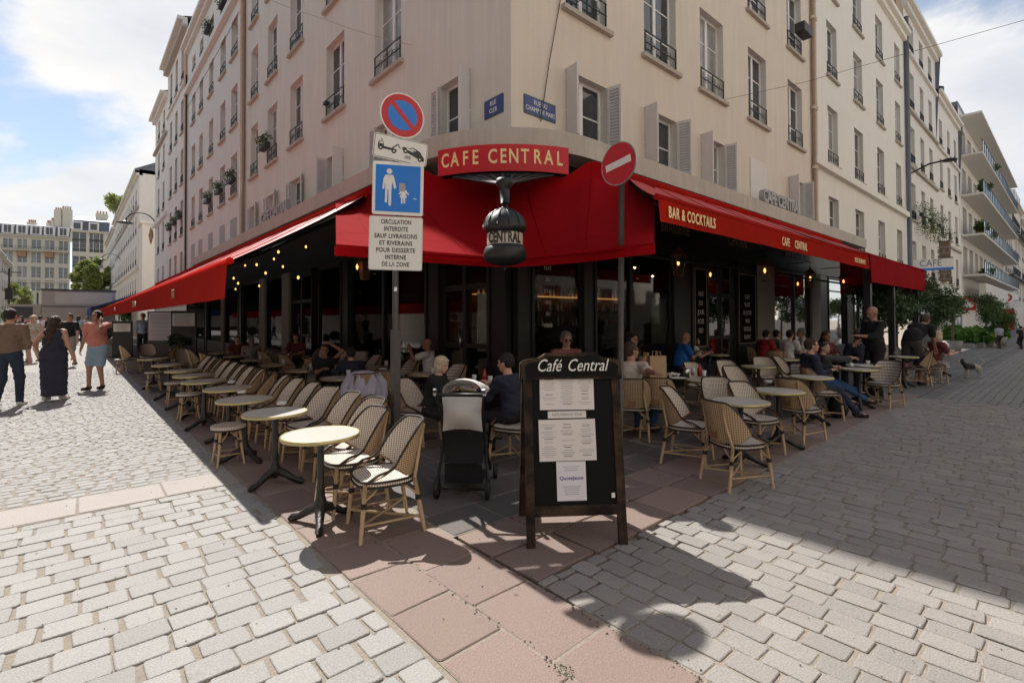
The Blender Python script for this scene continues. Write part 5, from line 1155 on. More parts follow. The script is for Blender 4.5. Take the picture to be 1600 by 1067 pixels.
# right terrace
RT = [((1157,624),'near table with bare top at the front of the right terrace'), ((1216,608),'second table from the front in the right outer row'), ((1268,587),'third table from the front of the right outer row'), ((1342,575),'table in front of the couple with outstretched legs'), ((1350,569),'table beside the waiter'), ((1105,592),'laid table with glasses and bottles by the man in the grey T-shirt'), ((1120,553),'cluttered table of the bald man in blue'), ((1225,560),'empty table in the middle of the right terrace'), ((1232,545),'wall-side table of the group in white shirts'), ((1411,556),'table in front of the man bending over'), ((1470,546),'farthest table on the right street'), ((1185,571),'table with a white rim behind the ribbed chairs')]
for (px, py), lb in RT:
    p = g(px, py, .7); table(p.x, p.y, lb, GT)
RC = [(1150,687,70,'chair with its tan outer weave turned to the viewer, nearest on the right',CH), (1075,662,125,'chair with its woven inside showing at the front left of the right terrace',CH), (1130,640,165,'chair pushed in behind the nearest right-hand table',CH), (1180,652,150,'chair with a white woven seat under the near right table',CH), (1160,612,160,'chair behind the second right-hand table, seen from the front',CH), (1248,636,60,'ribbed chair with its back turned beside the second right table',CHR), (1030,632,25,'chair under the outstretched arm of the man in grey',CH), (988,634,20,'chair of the man in the grey T-shirt',CH), (1262,606,175,'ribbed chair beyond the third right-hand table',CHR), (1380,598,-120,'ribbed chair with a high back right of the couple with long legs',CHR), (1284,612,95,'chair of the man with outstretched legs',CH), (1200,590,170,'white-woven chair in the second row of the right terrace',CH), (1095,602,150,'chair behind the laid table of the right terrace',CH), (1145,598,160,'dark-edged chair at the right end of the laid table',CH), (1172,562,60,'chair with yellow cushion in front of the chalk panel',CH), (1395,562,-160,'chair beside the waiter with a dark loop pattern',CH), (1212,572,20,'ribbed white chair beneath the group in white shirts',CHR), (1432,574,-60,'chair behind the bending man',CH), (1300,558,180,'chair of the laughing woman by the shopfront',CH), (1058,563,90,'chair of the bald man in the blue shirt',CH), (1330,556,-90,'ribbed chair with a star-printed jacket beside it',CHR), (1455,572,100,'chair of the seated person with pale hair',CH), (1232,588,150,'small white-backed chair left of the couple',CH), (1096,548,-100,'cream chair by the dark glazing',CHR)]
for px, py, fc, lb, kd in RC:
    p = g(px, py, .41); chair(p.x, p.y, cf(fc), lb, GR, kd)
# ------------------------------------------------------------------ bodies grown as one surface from a distance field
def V3(*a): return np.array(a, float)
def surf(prims, res, k=.03, cuts=(), fold=0., seed=0, pad=.03):
    lo = np.min([p['lo'] for p in prims], 0)-pad; hi = np.max([p['hi'] for p in prims], 0)+pad
    n = np.ceil((hi-lo)/res).astype(int)+2
    ax = [lo[i]+res*np.arange(n[i]) for i in range(3)]; F = np.full(n, .5, np.float32)
    for p in prims:
        s = [slice(max(0, int((p['lo'][i]-pad-k-lo[i])/res)), min(n[i], int((p['hi'][i]+pad+k-lo[i])/res)+2)) for i in range(3)]
        G = np.stack(np.meshgrid(ax[0][s[0]], ax[1][s[1]], ax[2][s[2]], indexing='ij'), -1)
        d = p['f'](G); A = F[s[0], s[1], s[2]]; kk = p.get('k', k)
        if p.get('sub'): h = np.clip(.5-.5*(A+d)/kk, 0, 1); F[s[0], s[1], s[2]] = A*(1-h)-d*h+kk*h*(1-h)
        else: h = np.clip(.5+.5*(A-d)/kk, 0, 1); F[s[0], s[1], s[2]] = A*(1-h)+d*h-kk*h*(1-h)
    if fold or cuts:
        G = np.stack(np.meshgrid(*ax, indexing='ij'), -1)
        if fold: F = F+fold*(np.sin(G[...,2]*55+3*np.sin(G[...,0]*17+seed)+seed)*np.sin(G[...,0]*23+G[...,1]*19+seed*2)+.6*np.sin(G[...,2]*97+G[...,0]*61+G[...,1]*43))
        for (pt, nn) in cuts: F = np.maximum(F, (G-np.array(pt)) @ np.array(nn))
    S = F < 0; nx, ny, nz = F.shape
    cnt = np.zeros((nx-1, ny-1, nz-1), np.int16); acc = np.zeros((nx-1, ny-1, nz-1, 3))
    sl = lambda o, a: slice(o, (nx, ny, nz)[a]-1+o)
    C = [(i, j, l) for i in (0,1) for j in (0,1) for l in (0,1)]
    for a in C:
        for ax_ in range(3):
            if a[ax_]: continue
            bq = list(a); bq[ax_] = 1
            Fa = F[sl(a[0],0), sl(a[1],1), sl(a[2],2)]; Fb = F[sl(bq[0],0), sl(bq[1],1), sl(bq[2],2)]; mk = (Fa < 0) != (Fb < 0)
            with np.errstate(all='ignore'): t = np.where(mk, Fa/(Fa-Fb), 0)
            cnt += mk
            for q in range(3): acc[..., q] += np.where(mk, a[q]+(t if q == ax_ else 0), 0)
    act = cnt > 0; idx = np.full(cnt.shape, -1); ii = np.argwhere(act); idx[act] = np.arange(len(ii))
    V = lo+res*(ii+acc[act]/cnt[act][:, None]); Q = []
    for a in range(3):
        b_, c_ = (a+1) % 3, (a+2) % 3
        s0 = [slice(None)]*3; s0[a] = slice(0, -1); s1 = [slice(None)]*3; s1[a] = slice(1, None)
        ch = S[tuple(s0)] != S[tuple(s1)]; e = np.argwhere(ch); e = e[(e[:, b_] > 0) & (e[:, c_] > 0) & (e[:, b_] < F.shape[b_]-1) & (e[:, c_] < F.shape[c_]-1)]
        if len(e) == 0: continue
        inside = S[tuple(e.T)]
        def cell(db, dc): x = e.copy(); x[:, b_] -= db; x[:, c_] -= dc; return idx[tuple(x.T)]
        q = np.stack([cell(1,1), cell(0,1), cell(0,0), cell(1,0)], 1); q[~inside] = q[~inside][:, ::-1]; Q.append(q)
    return V, np.concatenate(Q)
def cap(a, b, ra, rb=None, **kw):
    a, b = np.array(a, float), np.array(b, float); rb = ra if rb is None else rb; ab = b-a; L2 = max(ab @ ab, 1e-9)
    def f(G): t = np.clip(((G-a) @ ab)/L2, 0, 1); return np.linalg.norm(G-a-t[..., None]*ab, axis=-1)-(ra+(rb-ra)*t)
    m = max(ra, rb); return dict(lo=np.minimum(a, b)-m, hi=np.maximum(a, b)+m, f=f, **kw)
def ell(c, r, rot=None, **kw):
    c, r = np.array(c, float), np.array(r, float); Rm = np.eye(3) if rot is None else np.array(rot)
    def f(G): q = (G-c) @ Rm; k0 = np.linalg.norm(q/r, axis=-1); k1 = np.linalg.norm(q/r**2, axis=-1)+1e-6; return k0*(k0-1)/k1
    m = max(r); return dict(lo=c-m, hi=c+m, f=f, **kw)
def mesh_from(name, parts, mats):
    vs, fs, mi, off = [], [], [], 0
    for V, Qd, m in parts: vs.append(V); fs.append(Qd+off); mi += [m]*len(Qd); off += len(V)
    me = bpy.data.meshes.new(name); me.from_pydata(np.concatenate(vs).tolist(), [], np.concatenate(fs).tolist())
    for k in mats: me.materials.append(M[k])
    me.polygons.foreach_set('material_index', mi); me.polygons.foreach_set('use_smooth', [True]*len(mi)); me.update(); return me
def ik(a, c, l1, l2, pole):
    a, c, pole = map(lambda q: np.array(q, float), (a, c, pole)); d = c-a; D = np.linalg.norm(d)
    if D > (l1+l2)*.995: c = a+d/D*(l1+l2)*.995; d = c-a; D = np.linalg.norm(d)
    x = (l1*l1-l2*l2+D*D)/(2*D); h = math.sqrt(max(l1*l1-x*x, 0)); u = d/D; p = pole-u*(pole @ u); p /= max(np.linalg.norm(p), 1e-6)
    return a+u*x+p*h, c
def rotm(yaw, pitch=0., roll=0.):
    return np.array(Matrix.Rotation(yaw, 3, 'Z') @ Matrix.Rotation(-pitch, 3, 'X') @ Matrix.Rotation(roll, 3, 'Y'))
def hand_prims(w, d, side, curl=.5, up_=V3(0,0,1)):
    d = d/np.linalg.norm(d); n = up_-d*(up_ @ d); n /= np.linalg.norm(n); s = np.cross(d, n)*side      # n: back of the hand, s: towards the thumb (inner) side
    s = -s; P = [ell(w+d*.045, (.042,.045,.018), np.stack([s, d, n], 1), k=.01), cap(w-d*.03, w+d*.01, .026, .026, k=.012)]
    for i, (o, l) in enumerate(((.030,.075),(.010,.085),(-.011,.079),(-.031,.062))):
        b0 = w+d*.078+s*o; a1 = curl*.7; dd = d*math.cos(a1)-n*math.sin(a1); b1 = b0+dd*l*.45; a2 = curl*1.7; dd = d*math.cos(a2)-n*math.sin(a2); b2 = b1+dd*l*.3; a3 = curl*2.4; dd = d*math.cos(a3)-n*math.sin(a3)
        P += [cap(b0, b1, .0095, .009, k=.004), cap(b1, b2, .009, .0082, k=.003), cap(b2, b2+dd*l*.25, .0082, .007, k=.003)]
    t0 = w+d*.02+s*.03; t1 = t0+(s*.75+d*.6-n*.35)*.035; P += [cap(t0, t1, .0125, .011, k=.006), cap(t1, t1+(d*.9-n*.3*curl*2)*.032, .011, .009, k=.004)]
    return P
PEOPLE = []
def person(label, loc, heading, H=1.75, sit=False, top='black', bottom='jeans', skin='skin', hair='hair_brown', style='short', sleeve='short', legs='long', shoes='shoe', lean=(0,.05), side_lean=0., look=(0,0), hands=None, feet=None, fat=1., fine=True, female=False, z0=0., pelvis=None, curl=.5, glasses=False, cap_=None, group=None):
    s = H/1.75; res = .017 if fine else .028
    pz = (.495 if sit else .93*s) if pelvis is None else pelvis
    P0 = V3(0, 0, pz); tl = .47*s; ld = V3(side_lean, lean[1] if isinstance(lean, tuple) else lean, 1.); ld /= np.linalg.norm(ld)
    CH_ = P0+ld*tl; sw = (.158 if female else .185)*s*(fat**.4); hw = (.095)*s
    fwd_ = V3(0,1,0); rgt = V3(1,0,0)
    sh = {1: CH_+rgt*sw-V3(0,0,.015), -1: CH_-rgt*sw-V3(0,0,.015)}
    neck = CH_+ld*.03*s; hc = neck+ld*.155*s+V3(0,.022,0)
    hr = rotm(look[0], look[1])
    if hands is None: hands = {1: (.23*s, .03, .80*s), -1: (-.23*s, .03, .80*s)} if not sit else {1: (.15, .36, .735), -1: (-.15, .36, .735)}
    if feet is None: feet = {1: (.10, .0, .0), -1: (-.10, .0, .0)} if not sit else {1: (.11, .42, 0), -1: (-.11, .40, 0)}
    arms, legsj = {}, {}
    for k in (1, -1):
        arms[k] = ik(sh[k], hands[k], .285*s, .25*s, V3(.5*k, -.6, -.9)); hp = P0+rgt*hw*k-V3(0,0,.02)
        ank = V3(*feet[k])+V3(0, -.06*0, .085); kn, an = ik(hp, ank, .43*s, .42*s, V3(.10*k, 1, .45)); legsj[k] = (hp, kn, an)
    sk = []; w_ = fat
    body = [ell(P0+V3(0,0,.03), (.155*s*w_**.7,.105*s*w_,.12*s)), cap(P0+ld*.08, P0+ld*.25*s, .105*s*w_, .11*s*w_**.8), ell(P0+ld*.36*s, ((.15 if not female else .135)*s*w_**.5,.105*s*w_**.6,.16*s)), cap(sh[-1]+rgt*.03, sh[1]-rgt*.03, .06*s, .06*s), cap(neck-ld*.02, hc-ld*.06, .058*s, .052*s, k=.02)]
    if fat > 1.1: body.append(ell(P0+V3(0,.05,.16), (.15*fat,.13*fat,.17)))
    if female: body.append(ell(P0+ld*.33*s+V3(0,.06,0), (.12,.075,.07)))
    for k in (1, -1):
        el_, wr_ = arms[k]; body += [cap(sh[k], el_, .052*s*w_**.5, .040*s), cap(el_, wr_, .040*s, .026*s)]
        hp, kn, an = legsj[k]; body += [cap(hp, kn, .088*s*w_**.5, .058*s), cap(kn, an, .056*s, .036*s)]
        ft = an+V3(.02*k, .12, -.045); body.append(cap(an-V3(0,.0,.03), ft, .036*s, .03*s))
    parts = [(*surf(body, res, .035), 0)]
    # head
    def hpnt(x, y, z): return hc+hr @ (V3(x, y, z)*s)
    hd = [ell(hpnt(0,-.012,.03), V3(.076,.095,.092)*s, hr), ell(hpnt(0,.028,-.035), V3(.058,.066,.078)*s, hr, k=.03), ell(hpnt(0,.070,-.088), V3(.024,.022,.018)*s, hr), cap(hpnt(0,.086,.018), hpnt(0,.108,-.022), .009*s, .015*s, k=.012), ell(hpnt(0,.084,.036), V3(.05,.014,.010)*s, hr, k=.015),
          ell(hpnt(.078,-.005,-.005), V3(.012,.02,.032)*s, hr, k=.008), ell(hpnt(-.078,-.005,-.005), V3(.012,.02,.032)*s, hr, k=.008), ell(hpnt(0,.088,-.058), V3(.024,.012,.010)*s, hr, k=.01), cap(hpnt(0,-.01,-.05), neck+ld*.01, .05*s, .052*s)]
    hd += [ell(hpnt(e*.031,.092,.015), V3(.016,.012,.010)*s, hr, sub=True, k=.008) for e in (1,-1)]
    parts.append((*surf(hd, .0075 if fine else .014, .02), 0))
    if fine:
        for k in (1, -1):
            el_, wr_ = arms[k]; parts.append((*surf(hand_prims(wr_, wr_-el_, k, curl), .0055, .006, pad=.01), 0))
        for e in (1, -1): parts.append((*surf([ell(hpnt(e*.031,.082,.014), V3(.012,.010,.007)*s, hr)], .004, .004, pad=.006), 1))
        parts.append((*surf([ell(hpnt(0,.097,-.057), V3(.022,.006,.005)*s, hr)], .004, .004, pad=.006), 2))
    me = mesh_from('person', parts, [skin, 'eye', 'lips']); o = link('person', me, None, Matrix.Translation((loc[0], loc[1], z0)) @ Matrix.Rotation(heading, 4, 'Z')); tag(o, label, 'person', group)
    def piece(nm, prims, mt, rs=res, cuts=(), fold=.0055, k=.04, obj_kw={}):
        V, Qd = surf(prims, rs, k, cuts, fold, seed=len(PEOPLE)); return link(nm, mesh_from(nm, [(V, Qd, 0)], [mt]), o)
    # top
    g_ = .014; T_ = [ell(P0+V3(0,0,.06), (.155*s*w_**.7+g_,.108*s*w_+g_,.11*s+g_)), cap(P0+ld*.08, P0+ld*.27*s, .108*s*w_+g_*1.2, .112*s*w_**.8+g_), ell(P0+ld*.36*s, ((.15 if not female else .135)*s*w_**.5+g_,.107*s*w_**.6+g_,.16*s+g_*.5)), cap(sh[-1]+rgt*.03, sh[1]-rgt*.03, .063*s+g_*.7, .063*s+g_*.7)]
    if fat > 1.1: T_.append(ell(P0+V3(0,.05,.16), (.15*fat+g_,.13*fat+g_,.17+g_)))
    if female: T_.append(ell(P0+ld*.33*s+V3(0,.06,0), (.12+g_,.075+g_,.07+g_)))
    for k in (1, -1):
        el_, wr_ = arms[k]
        if sleeve == 'short': T_.append(cap(sh[k], sh[k]+(el_-sh[k])*.62, .058*s*w_**.5+g_, .054*s+g_))
        elif sleeve == 'long': T_ += [cap(sh[k], el_, .056*s+g_, .046*s+g_), cap(el_, el_+(wr_-el_)*.88, .046*s+g_*.9, .034*s+g_*.7)]
        elif sleeve == 'rolled': T_ += [cap(sh[k], el_, .056*s+g_, .048*s+g_), cap(el_, el_+(wr_-el_)*.25, .046*s+g_, .044*s+g_)]
    if legs != 'dress': piece('shirt', T_, 'cloth_'+top, cuts=[(neck+ld*.012, ld), (P0-V3(0,0,.09 if not sit else .07), V3(0,0,-1))])
    if legs == 'dress':
        D_ = T_+[cap(P0, V3(0,.02,.32), .20*fat**.6, .20), ell(P0+V3(0,0,-.02), (.20*fat**.5,.15,.16)), cap(V3(0,.02,.45), V3(.0,.03,.14), .17, .20), cap(V3(.05,.0,.3), V3(.06,-.03,.14), .14, .15)]
        piece('dress', D_, 'cloth_'+top, cuts=[(neck+ld*.004, ld), (V3(0,0,.10), V3(0,0,-1))], fold=.007)
    else:
        B_ = [ell(P0+V3(0,0,.0), (.155*s*w_**.7+.008,.108*s*w_+.008,.11*s))]
        for k in (1, -1):
            hp, kn, an = legsj[k]
            if legs == 'long': B_ += [cap(hp, kn, .094*s*w_**.5, .070*s), cap(kn, an+(an-kn)*.02, .070*s, .054*s)]
            else: B_ += [cap(hp, hp+(kn-hp)*.86, .097*s*w_**.5, .086*s*w_**.3)]
        piece('trousers' if legs == 'long' else 'shorts', B_, 'cloth_'+bottom)
    for k in (1, -1):
        hp, kn, an = legsj[k]; sd_ = [cap(an-V3(0,.02,.035), an+V3(.015*k,.05,-.05), .044*s, .04*s), cap(an+V3(.01*k,.04,-.05), an+V3(.02*k,.145,-.058), .042*s, .035*s)]
        piece('shoe', sd_, 'cloth_'+shoes if ('cloth_'+shoes) in M else shoes, .014 if fine else .028, cuts=[(an-V3(0,0,.082), V3(0,0,-1)), (an+V3(0,0,.012), V3(0,0,1))], fold=0, k=.02)
    # hair
    if style != 'bald':
        hs = [ell(hpnt(0,-.022,.045), V3(.087,.100,.092)*s, hr), ell(hpnt(0,-.05,.0), V3(.080,.072,.09)*s, hr)]
        if style == 'bob': hs += [ell(hpnt(.062,-.01,-.04), V3(.035,.062,.085)*s, hr), ell(hpnt(-.062,-.01,-.04), V3(.035,.062,.085)*s, hr), ell(hpnt(0,-.055,-.05), V3(.08,.05,.08)*s, hr), ell(hpnt(0,.06,.085), V3(.055,.035,.025)*s, hr)]
        if style == 'long': hs += [cap(hpnt(0,-.06,.0), neck+V3(0,-.10,-.02), .075*s, .075*s), cap(neck+V3(0,-.10,0), neck+V3(.0,-.13,-.24), .075*s, .05*s), ell(hpnt(.06,-.02,-.05), V3(.028,.05,.09)*s, hr), ell(hpnt(-.06,-.02,-.05), V3(.028,.05,.09)*s, hr)]
        hs += [ell(hpnt(0,.105,-.02), V3(.066,.075,.105 if style != 'bob' else .10)*s, hr, sub=True, k=.012)]
        if style == 'short': hs += [ell(hpnt(e*.075,.035,-.06), V3(.04,.05,.06)*s, hr, sub=True, k=.01) for e in (1,-1)] + [ell(hpnt(0,-.04,-.115), V3(.12,.10,.055)*s, hr, sub=True, k=.01)]
        piece('hair', hs, hair, .0085 if fine else .016, fold=.004, k=.02)
    if cap_: piece('cap', [ell(hpnt(0,-.008,.062), V3(.088,.104,.082)*s, hr), ell(hpnt(0,.115,.05), V3(.06,.05,.012)*s, hr)], cap_, .009, cuts=[(hpnt(0,0,.045), hr @ V3(0,0,-1))], fold=0, k=.015)
    if glasses:
        b = MB()
        for e in (1, -1): b.tube([tuple(hpnt(e*.033+.024*math.cos(t*math.pi/5), .112, .012+.019*math.sin(t*math.pi/5))) for t in range(10)], .0028, 4, closed=True); b.tube([tuple(hpnt(e*.055,.108,.018)), tuple(hpnt(e*.082,.0,.012))], .0025, 4)
        if glasses == 'dark': [b.lathe([(0,0),(.023,0)], 10, tuple(hpnt(e*.033,.113,.012))) for e in ()]; [b.poly([tuple(hpnt(e*.033+.024*math.cos(t*math.pi/6), .113, .012+.019*math.sin(t*math.pi/6))) for t in range(12)]) for e in (1,-1)]
        b.build('glasses', 'black_paint', o)
    PEOPLE.append(o); o['arm'] = 0; del o['arm']
    return o, dict(hand={k: Vector(arms[k][1]) for k in arms}, head=Vector(hc))
def hd2(a): return cf(a)                # heading for bodies: local +y forward, camera-relative angle
def at(px, py, Zd): return CAM + ray(px, py)*Zd
def locl(loc, heading, p):              # world point into body space
    v = Matrix.Rotation(-heading, 4, 'Z') @ (Vector(p)-Vector((loc[0], loc[1], 0))); return (v.x, v.y, v.z)
def seated(label, px, pyt, Zd, a, to=None, **kw):
    p = at(px, pyt, Zd); sc_ = min(1.12, max(.82, (p.z-.495)/.80)); head = hd2(a)
    if to is not None: t = g(*to, .7); head = math.atan2(-(t.x-p.x), t.y-p.y)
    ln = kw.get('lean', (0,.08)); off = .66*sc_*(ln[1] if isinstance(ln, tuple) else ln); loc = (p.x+math.sin(head)*off, p.y-math.cos(head)*off)
    for key in ('hands', 'feet'):
        if key in kw: kw[key] = {k: (locl(loc, head, v) if isinstance(v, Vector) else v) for k, v in kw[key].items()}
    kw['lean'] = ln
    return person(label, loc, head, 1.75*sc_, True, **kw)
def standing(label, px, pyf, pyt, a, Hh=None, **kw):
    p = g(px, pyf); Zd = (p-CAM).dot(fw); H_ = (CAM+ray(px, pyt)*Zd).z; head = hd2(a)
    for key in ('hands', 'feet'):
        if key in kw: kw[key] = {k: (locl(p, head, v) if isinstance(v, Vector) else v) for k, v in kw[key].items()}
    return person(label, (p.x, p.y), head, min(1.95, Hh or H_/1.01), False, **kw)
def thing1(name, mb, mt, loc, label, cat, rz=0, group=None): return tag(mb.build(name, mt, None, Matrix.Translation(loc) @ Matrix.Rotation(rz, 4, 'Z')), label, cat, group)
wk = lambda a_, s_=1.: {1: (.10, .22*a_, .0), -1: (-.09, -.24*a_, .03)}
# left street
standing('man in brown knit jumper and dark jeans walking away at the left edge', 12, 636, 477, -20, top='brown', bottom='jeans', hair='hair_black', sleeve='rolled', shoes='shoe_white', feet=wk(.7), hands={1:(.27,.10,.84),-1:(-.25,-.05,.82)}, fat=1.12)
standing('woman with long dark hair in a long navy flowered dress walking away', 83, 626, 489, -8, top='flowered', legs='dress', sleeve='none', hair='hair_brown', style='long', shoes='shoe_white', female=True, hands={1:(.28,.12,.80),-1:(-.27,.02,.92)}, feet={1:(.09,.10,0),-1:(-.08,-.10,.01)}, fat=1.15)
o_, J = standing('heavy man in salmon T-shirt and light denim shorts holding a phone to his ear', 153, 607, 481, 178, top='salmon', bottom='denim', skin='skin_tan', hair='hair_black', legs='shorts', shoes='shoe', fat=1.3, hands={-1:(-.15,.17,1.58),1:(.36,.05,.88)}, feet={1:(.08,.16,0),-1:(-.07,-.04,.0)}, look=(0,-.1))
hw_ = o_.matrix_basis @ (J['hand'][-1]+Vector((.02,0,.08))); thing1('mobile_phone', MB().box(-.006,.006,-.035,.035,-.07,.07), 'black_paint', hw_, 'dark phone held to the ear of the man in the salmon T-shirt', 'phone', o_.rotation_euler.z)
standing('man in black T-shirt and grey shorts walking between the flowered dress and the salmon T-shirt', 109, 572, 487, 170, top='black', bottom='grey', legs='shorts', hair='hair_brown', feet=wk(.6))
standing('blonde woman in beige top and trousers behind the flowered dress', 53, 566, 490, 175, top='beige', bottom='beige', hair='hair_blonde', style='bob', female=True, hands={-1:(-.06,.18,1.1),1:(.20,.1,.9)}, feet=wk(.5))
for i, (px, f_, t_, tp, bt, hr_, a) in enumerate(((33,548,492,'charcoal','jeans','hair_black',170),(22,543,491,'black','black','hair_brown',0),(62,541,492,'white','jeans','hair_black',10),(74,538,493,'navy','grey','hair_brown',180),(46,536,493,'red','jeans','hair_grey',0),(92,536,492,'grey','black','hair_black',175),(122,538,492,'lightblue','jeans','hair_brown',5),(136,535,493,'beige','navy','hair_black',170))):
    standing('distant walker on the left street, '+('dark top by the woman in beige','black clothes at the left edge','white top','navy top','red top','grey top','light blue top','beige top beside the truck')[i], px, f_, t_, a, top=tp, bottom=bt, hair=hr_, fine=False, feet=wk(.6), style='long' if i % 3 == 0 else 'short', group='distant walkers on the left street')
standing('waitress in pale blue shirt and black trousers by the far menu stand', 223, 560, 487, 150, top='lightblue', bottom='black', hair='hair_blonde', female=True, fine=False, sleeve='rolled')
# people at the left and corner tables
seated('blonde woman in black cardigan bending over her food at the corner table', 688, 556, 6.0, 105, top='black', bottom='black', sleeve='rolled', hair='hair_blonde', style='bob', female=True, skin='skin_pale', lean=(0,.22), look=(-.2,.30), hands={1:(.06,.36,.80),-1:(-.10,.32,.78)})
seated('man in navy jacket with dark hair seen from behind beside the stroller', 792, 549, 5.65, -50, top='navy', bottom='black', sleeve='long', hair='hair_black', lean=(0,.14), look=(.25,.15), hands={1:(.1,.42,.80),-1:(-.12,.40,.76)}, fat=1.05)
seated('man in black T-shirt and glasses resting his head on his hand at a left table', 507, 536, 8.6, 165, top='black', bottom='black', skin='skin_tan', hair='hair_brown', lean=(0,.16), glasses=True, hands={1:(.0,.34,.74),-1:(-.14,.25,1.14)}, look=(.15,-.05))
seated('person in dark top seen from behind, before the chair with the jacket', 548, 541, 8.0, -30, top='navy', bottom='black', hair='hair_black', sleeve='long', lean=(0,.2))
o_, J = seated('bald man in white shirt raising a glass at a back table', 668, 527, 9.6, -80, top='white', bottom='navy', skin='skin_tan', style='bald', hands={1:(.10,.36,.80),-1:(-.06,.38,1.0)}, fat=1.1)
thing1('drinking_glass', MB().lathe([(0,0),(.028,0),(.034,.12),(.030,.12),(.025,.01)], 10), 'glassware', o_.matrix_basis @ (J['hand'][-1]+Vector((.03,.08,.0))), 'glass lifted by the bald man in the white shirt', 'glass')
seated('person in rust top at a shaded table deep under the left awning', 371, 533, 13.8, 160, top='rust', bottom='black', skin='skin', hair='hair_brown', fine=False)
seated('grey-haired person in pale top beside the person in rust under the left awning', 393, 538, 13.0, -30, top='grey', bottom='black', hair='hair_grey', fine=False)
seated('person in dark red at the shopfront table left of the signpost', 463, 520, 13.5, 175, top='rust', bottom='black', hair='hair_black', fine=False)
# right terrace people
seated('man in plaid shirt and sunglasses facing out behind the menu board', 884, 516, 8.4, 165, top='plaid', bottom='navy', hair='hair_grey', glasses='dark', sleeve='long', look=(-.1,.15), lean=(0,.0))
arm_t = g(1055, 600, .86)
seated('man in pale grey T-shirt with one arm stretched along the next chair', 989, 532, 6.7, 42, top='offwhite', bottom='bluejeans', hair='hair_brown', skin='skin_tan', hands={1:arm_t,-1:(-.05,.34,.95)}, look=(-.5,0), lean=(0,.1), side_lean=-.06, curl=.2)
seated('dark-haired woman smiling behind the man in the pale grey T-shirt', 985, 517, 8.6, 140, top='black', bottom='black', hair='hair_black', skin='skin_tan', female=True, style='bob')
seated('bald man in bright blue shirt looking down at his hands', 1070, 517, 11.2, 85, top='blue', bottom='navy', style='bald', skin='skin_tan', lean=(0,.2), look=(0,.4), hands={1:(.05,.42,.80),-1:(-.12,.40,.80)}, fat=1.15)
seated('person in white shirt just behind the bald man in blue', 1086, 528, 12.0, 95, top='white', bottom='navy', hair='hair_grey', lean=(0,.2))
for px, t_, Z_, a, tp, hr_, st_, lb in ((1197,514,13.2,70,'red','hair_black','short','person in red T-shirt with dark hair at the wall side of the right terrace'), (1213,514,13.8,80,'grey','hair_black','short','person in grey top next to the one in red'), (1234,514,13.0,60,'white','hair_black','short','dark-haired person in white shirt turned away by the wall'), (1252,511,13.6,-70,'white','hair_grey','short','grey-haired man in white shirt at the wall-side table')):
    seated(lb, px, t_, Z_, a, top=tp, bottom='navy', hair=hr_, style=st_, lean=(0,.15))
seated('woman with long brown hair in dark red laughing near the shopfront', 1290, 516, 11.6, 165, top='rust', bottom='black', hair='hair_brown', style='long', female=True, skin='skin_tan')
f1, f2 = g(1338, 652), g(1352, 643)
seated('man in dark navy top with his legs stretched into the street', 1266, 527, 8.2, 98, top='navy', bottom='jeans', hair='hair_brown', sleeve='long', shoes='shoe', feet={1:f1,-1:f2}, hands={1:(.12,.30,.72),-1:(-.08,.42,.76)}, look=(-.1,0))
f1, f2 = g(1372, 640), g(1392, 634)
seated('smiling woman in black reaching across the table, legs stretched out', 1286, 533, 8.9, 100, top='charcoal', bottom='bluejeans', hair='hair_black', female=True, sleeve='long', shoes='shoe', feet={1:f1,-1:f2}, hands={1:(.05,.50,.86),-1:(-.05,.55,.86)}, look=(-.9,0))
standing('bald waiter in black shirt standing at the right terrace', 1369, 622, 474, -95, top='black', bottom='black', style='bald', hair='hair_grey', skin='skin_tan', sleeve='rolled', hands={1:(.10,.30,1.08),-1:(-.08,.42,1.22)}, look=(0,.35), fat=1.12)
standing('man in black T-shirt and dark shorts bending over the table at the far right tables', 1425, 601, 470, 70, top='black', bottom='charcoal', legs='shorts', skin='skin_tan', hair='hair_brown', shoes='shoe', Hh=1.86, lean=(0,.95), look=(0,.5), hands={1:(.12,.72,.62),-1:(-.1,.76,.70)}, feet={1:(.1,.12,0),-1:(-.1,-.12,0)}, fat=1.15)
f1, f2 = g(1488, 579), g(1498, 576)
seated('pale-haired person with grey trousers and white shoes at the far tables', 1464, 516, 12.0, 95, top='rust', bottom='grey', hair='hair_blonde', style='bob', shoes='shoe_white', feet={1:f1,-1:f2}, fine=True)
seated('person in navy top seated behind the waiter', 1341, 514, 10.8, 10, top='navy', bottom='navy', hair='hair_brown', lean=(0,.1))
for px, f_, t_, tp, bt, lb in ((1562,545,506,'lightblue','charcoal','pedestrian in pale blue at the right edge by the greenery'), (1596,546,508,'navy','black','pedestrian in dark clothes at the right edge of the photo'), (1611,560,500,'pink','jeans','pedestrian in pink cut off by the right edge')):
    standing(lb, px, f_, t_, 10, top=tp, bottom=bt, hair='hair_black', fine=False, feet=wk(.5))
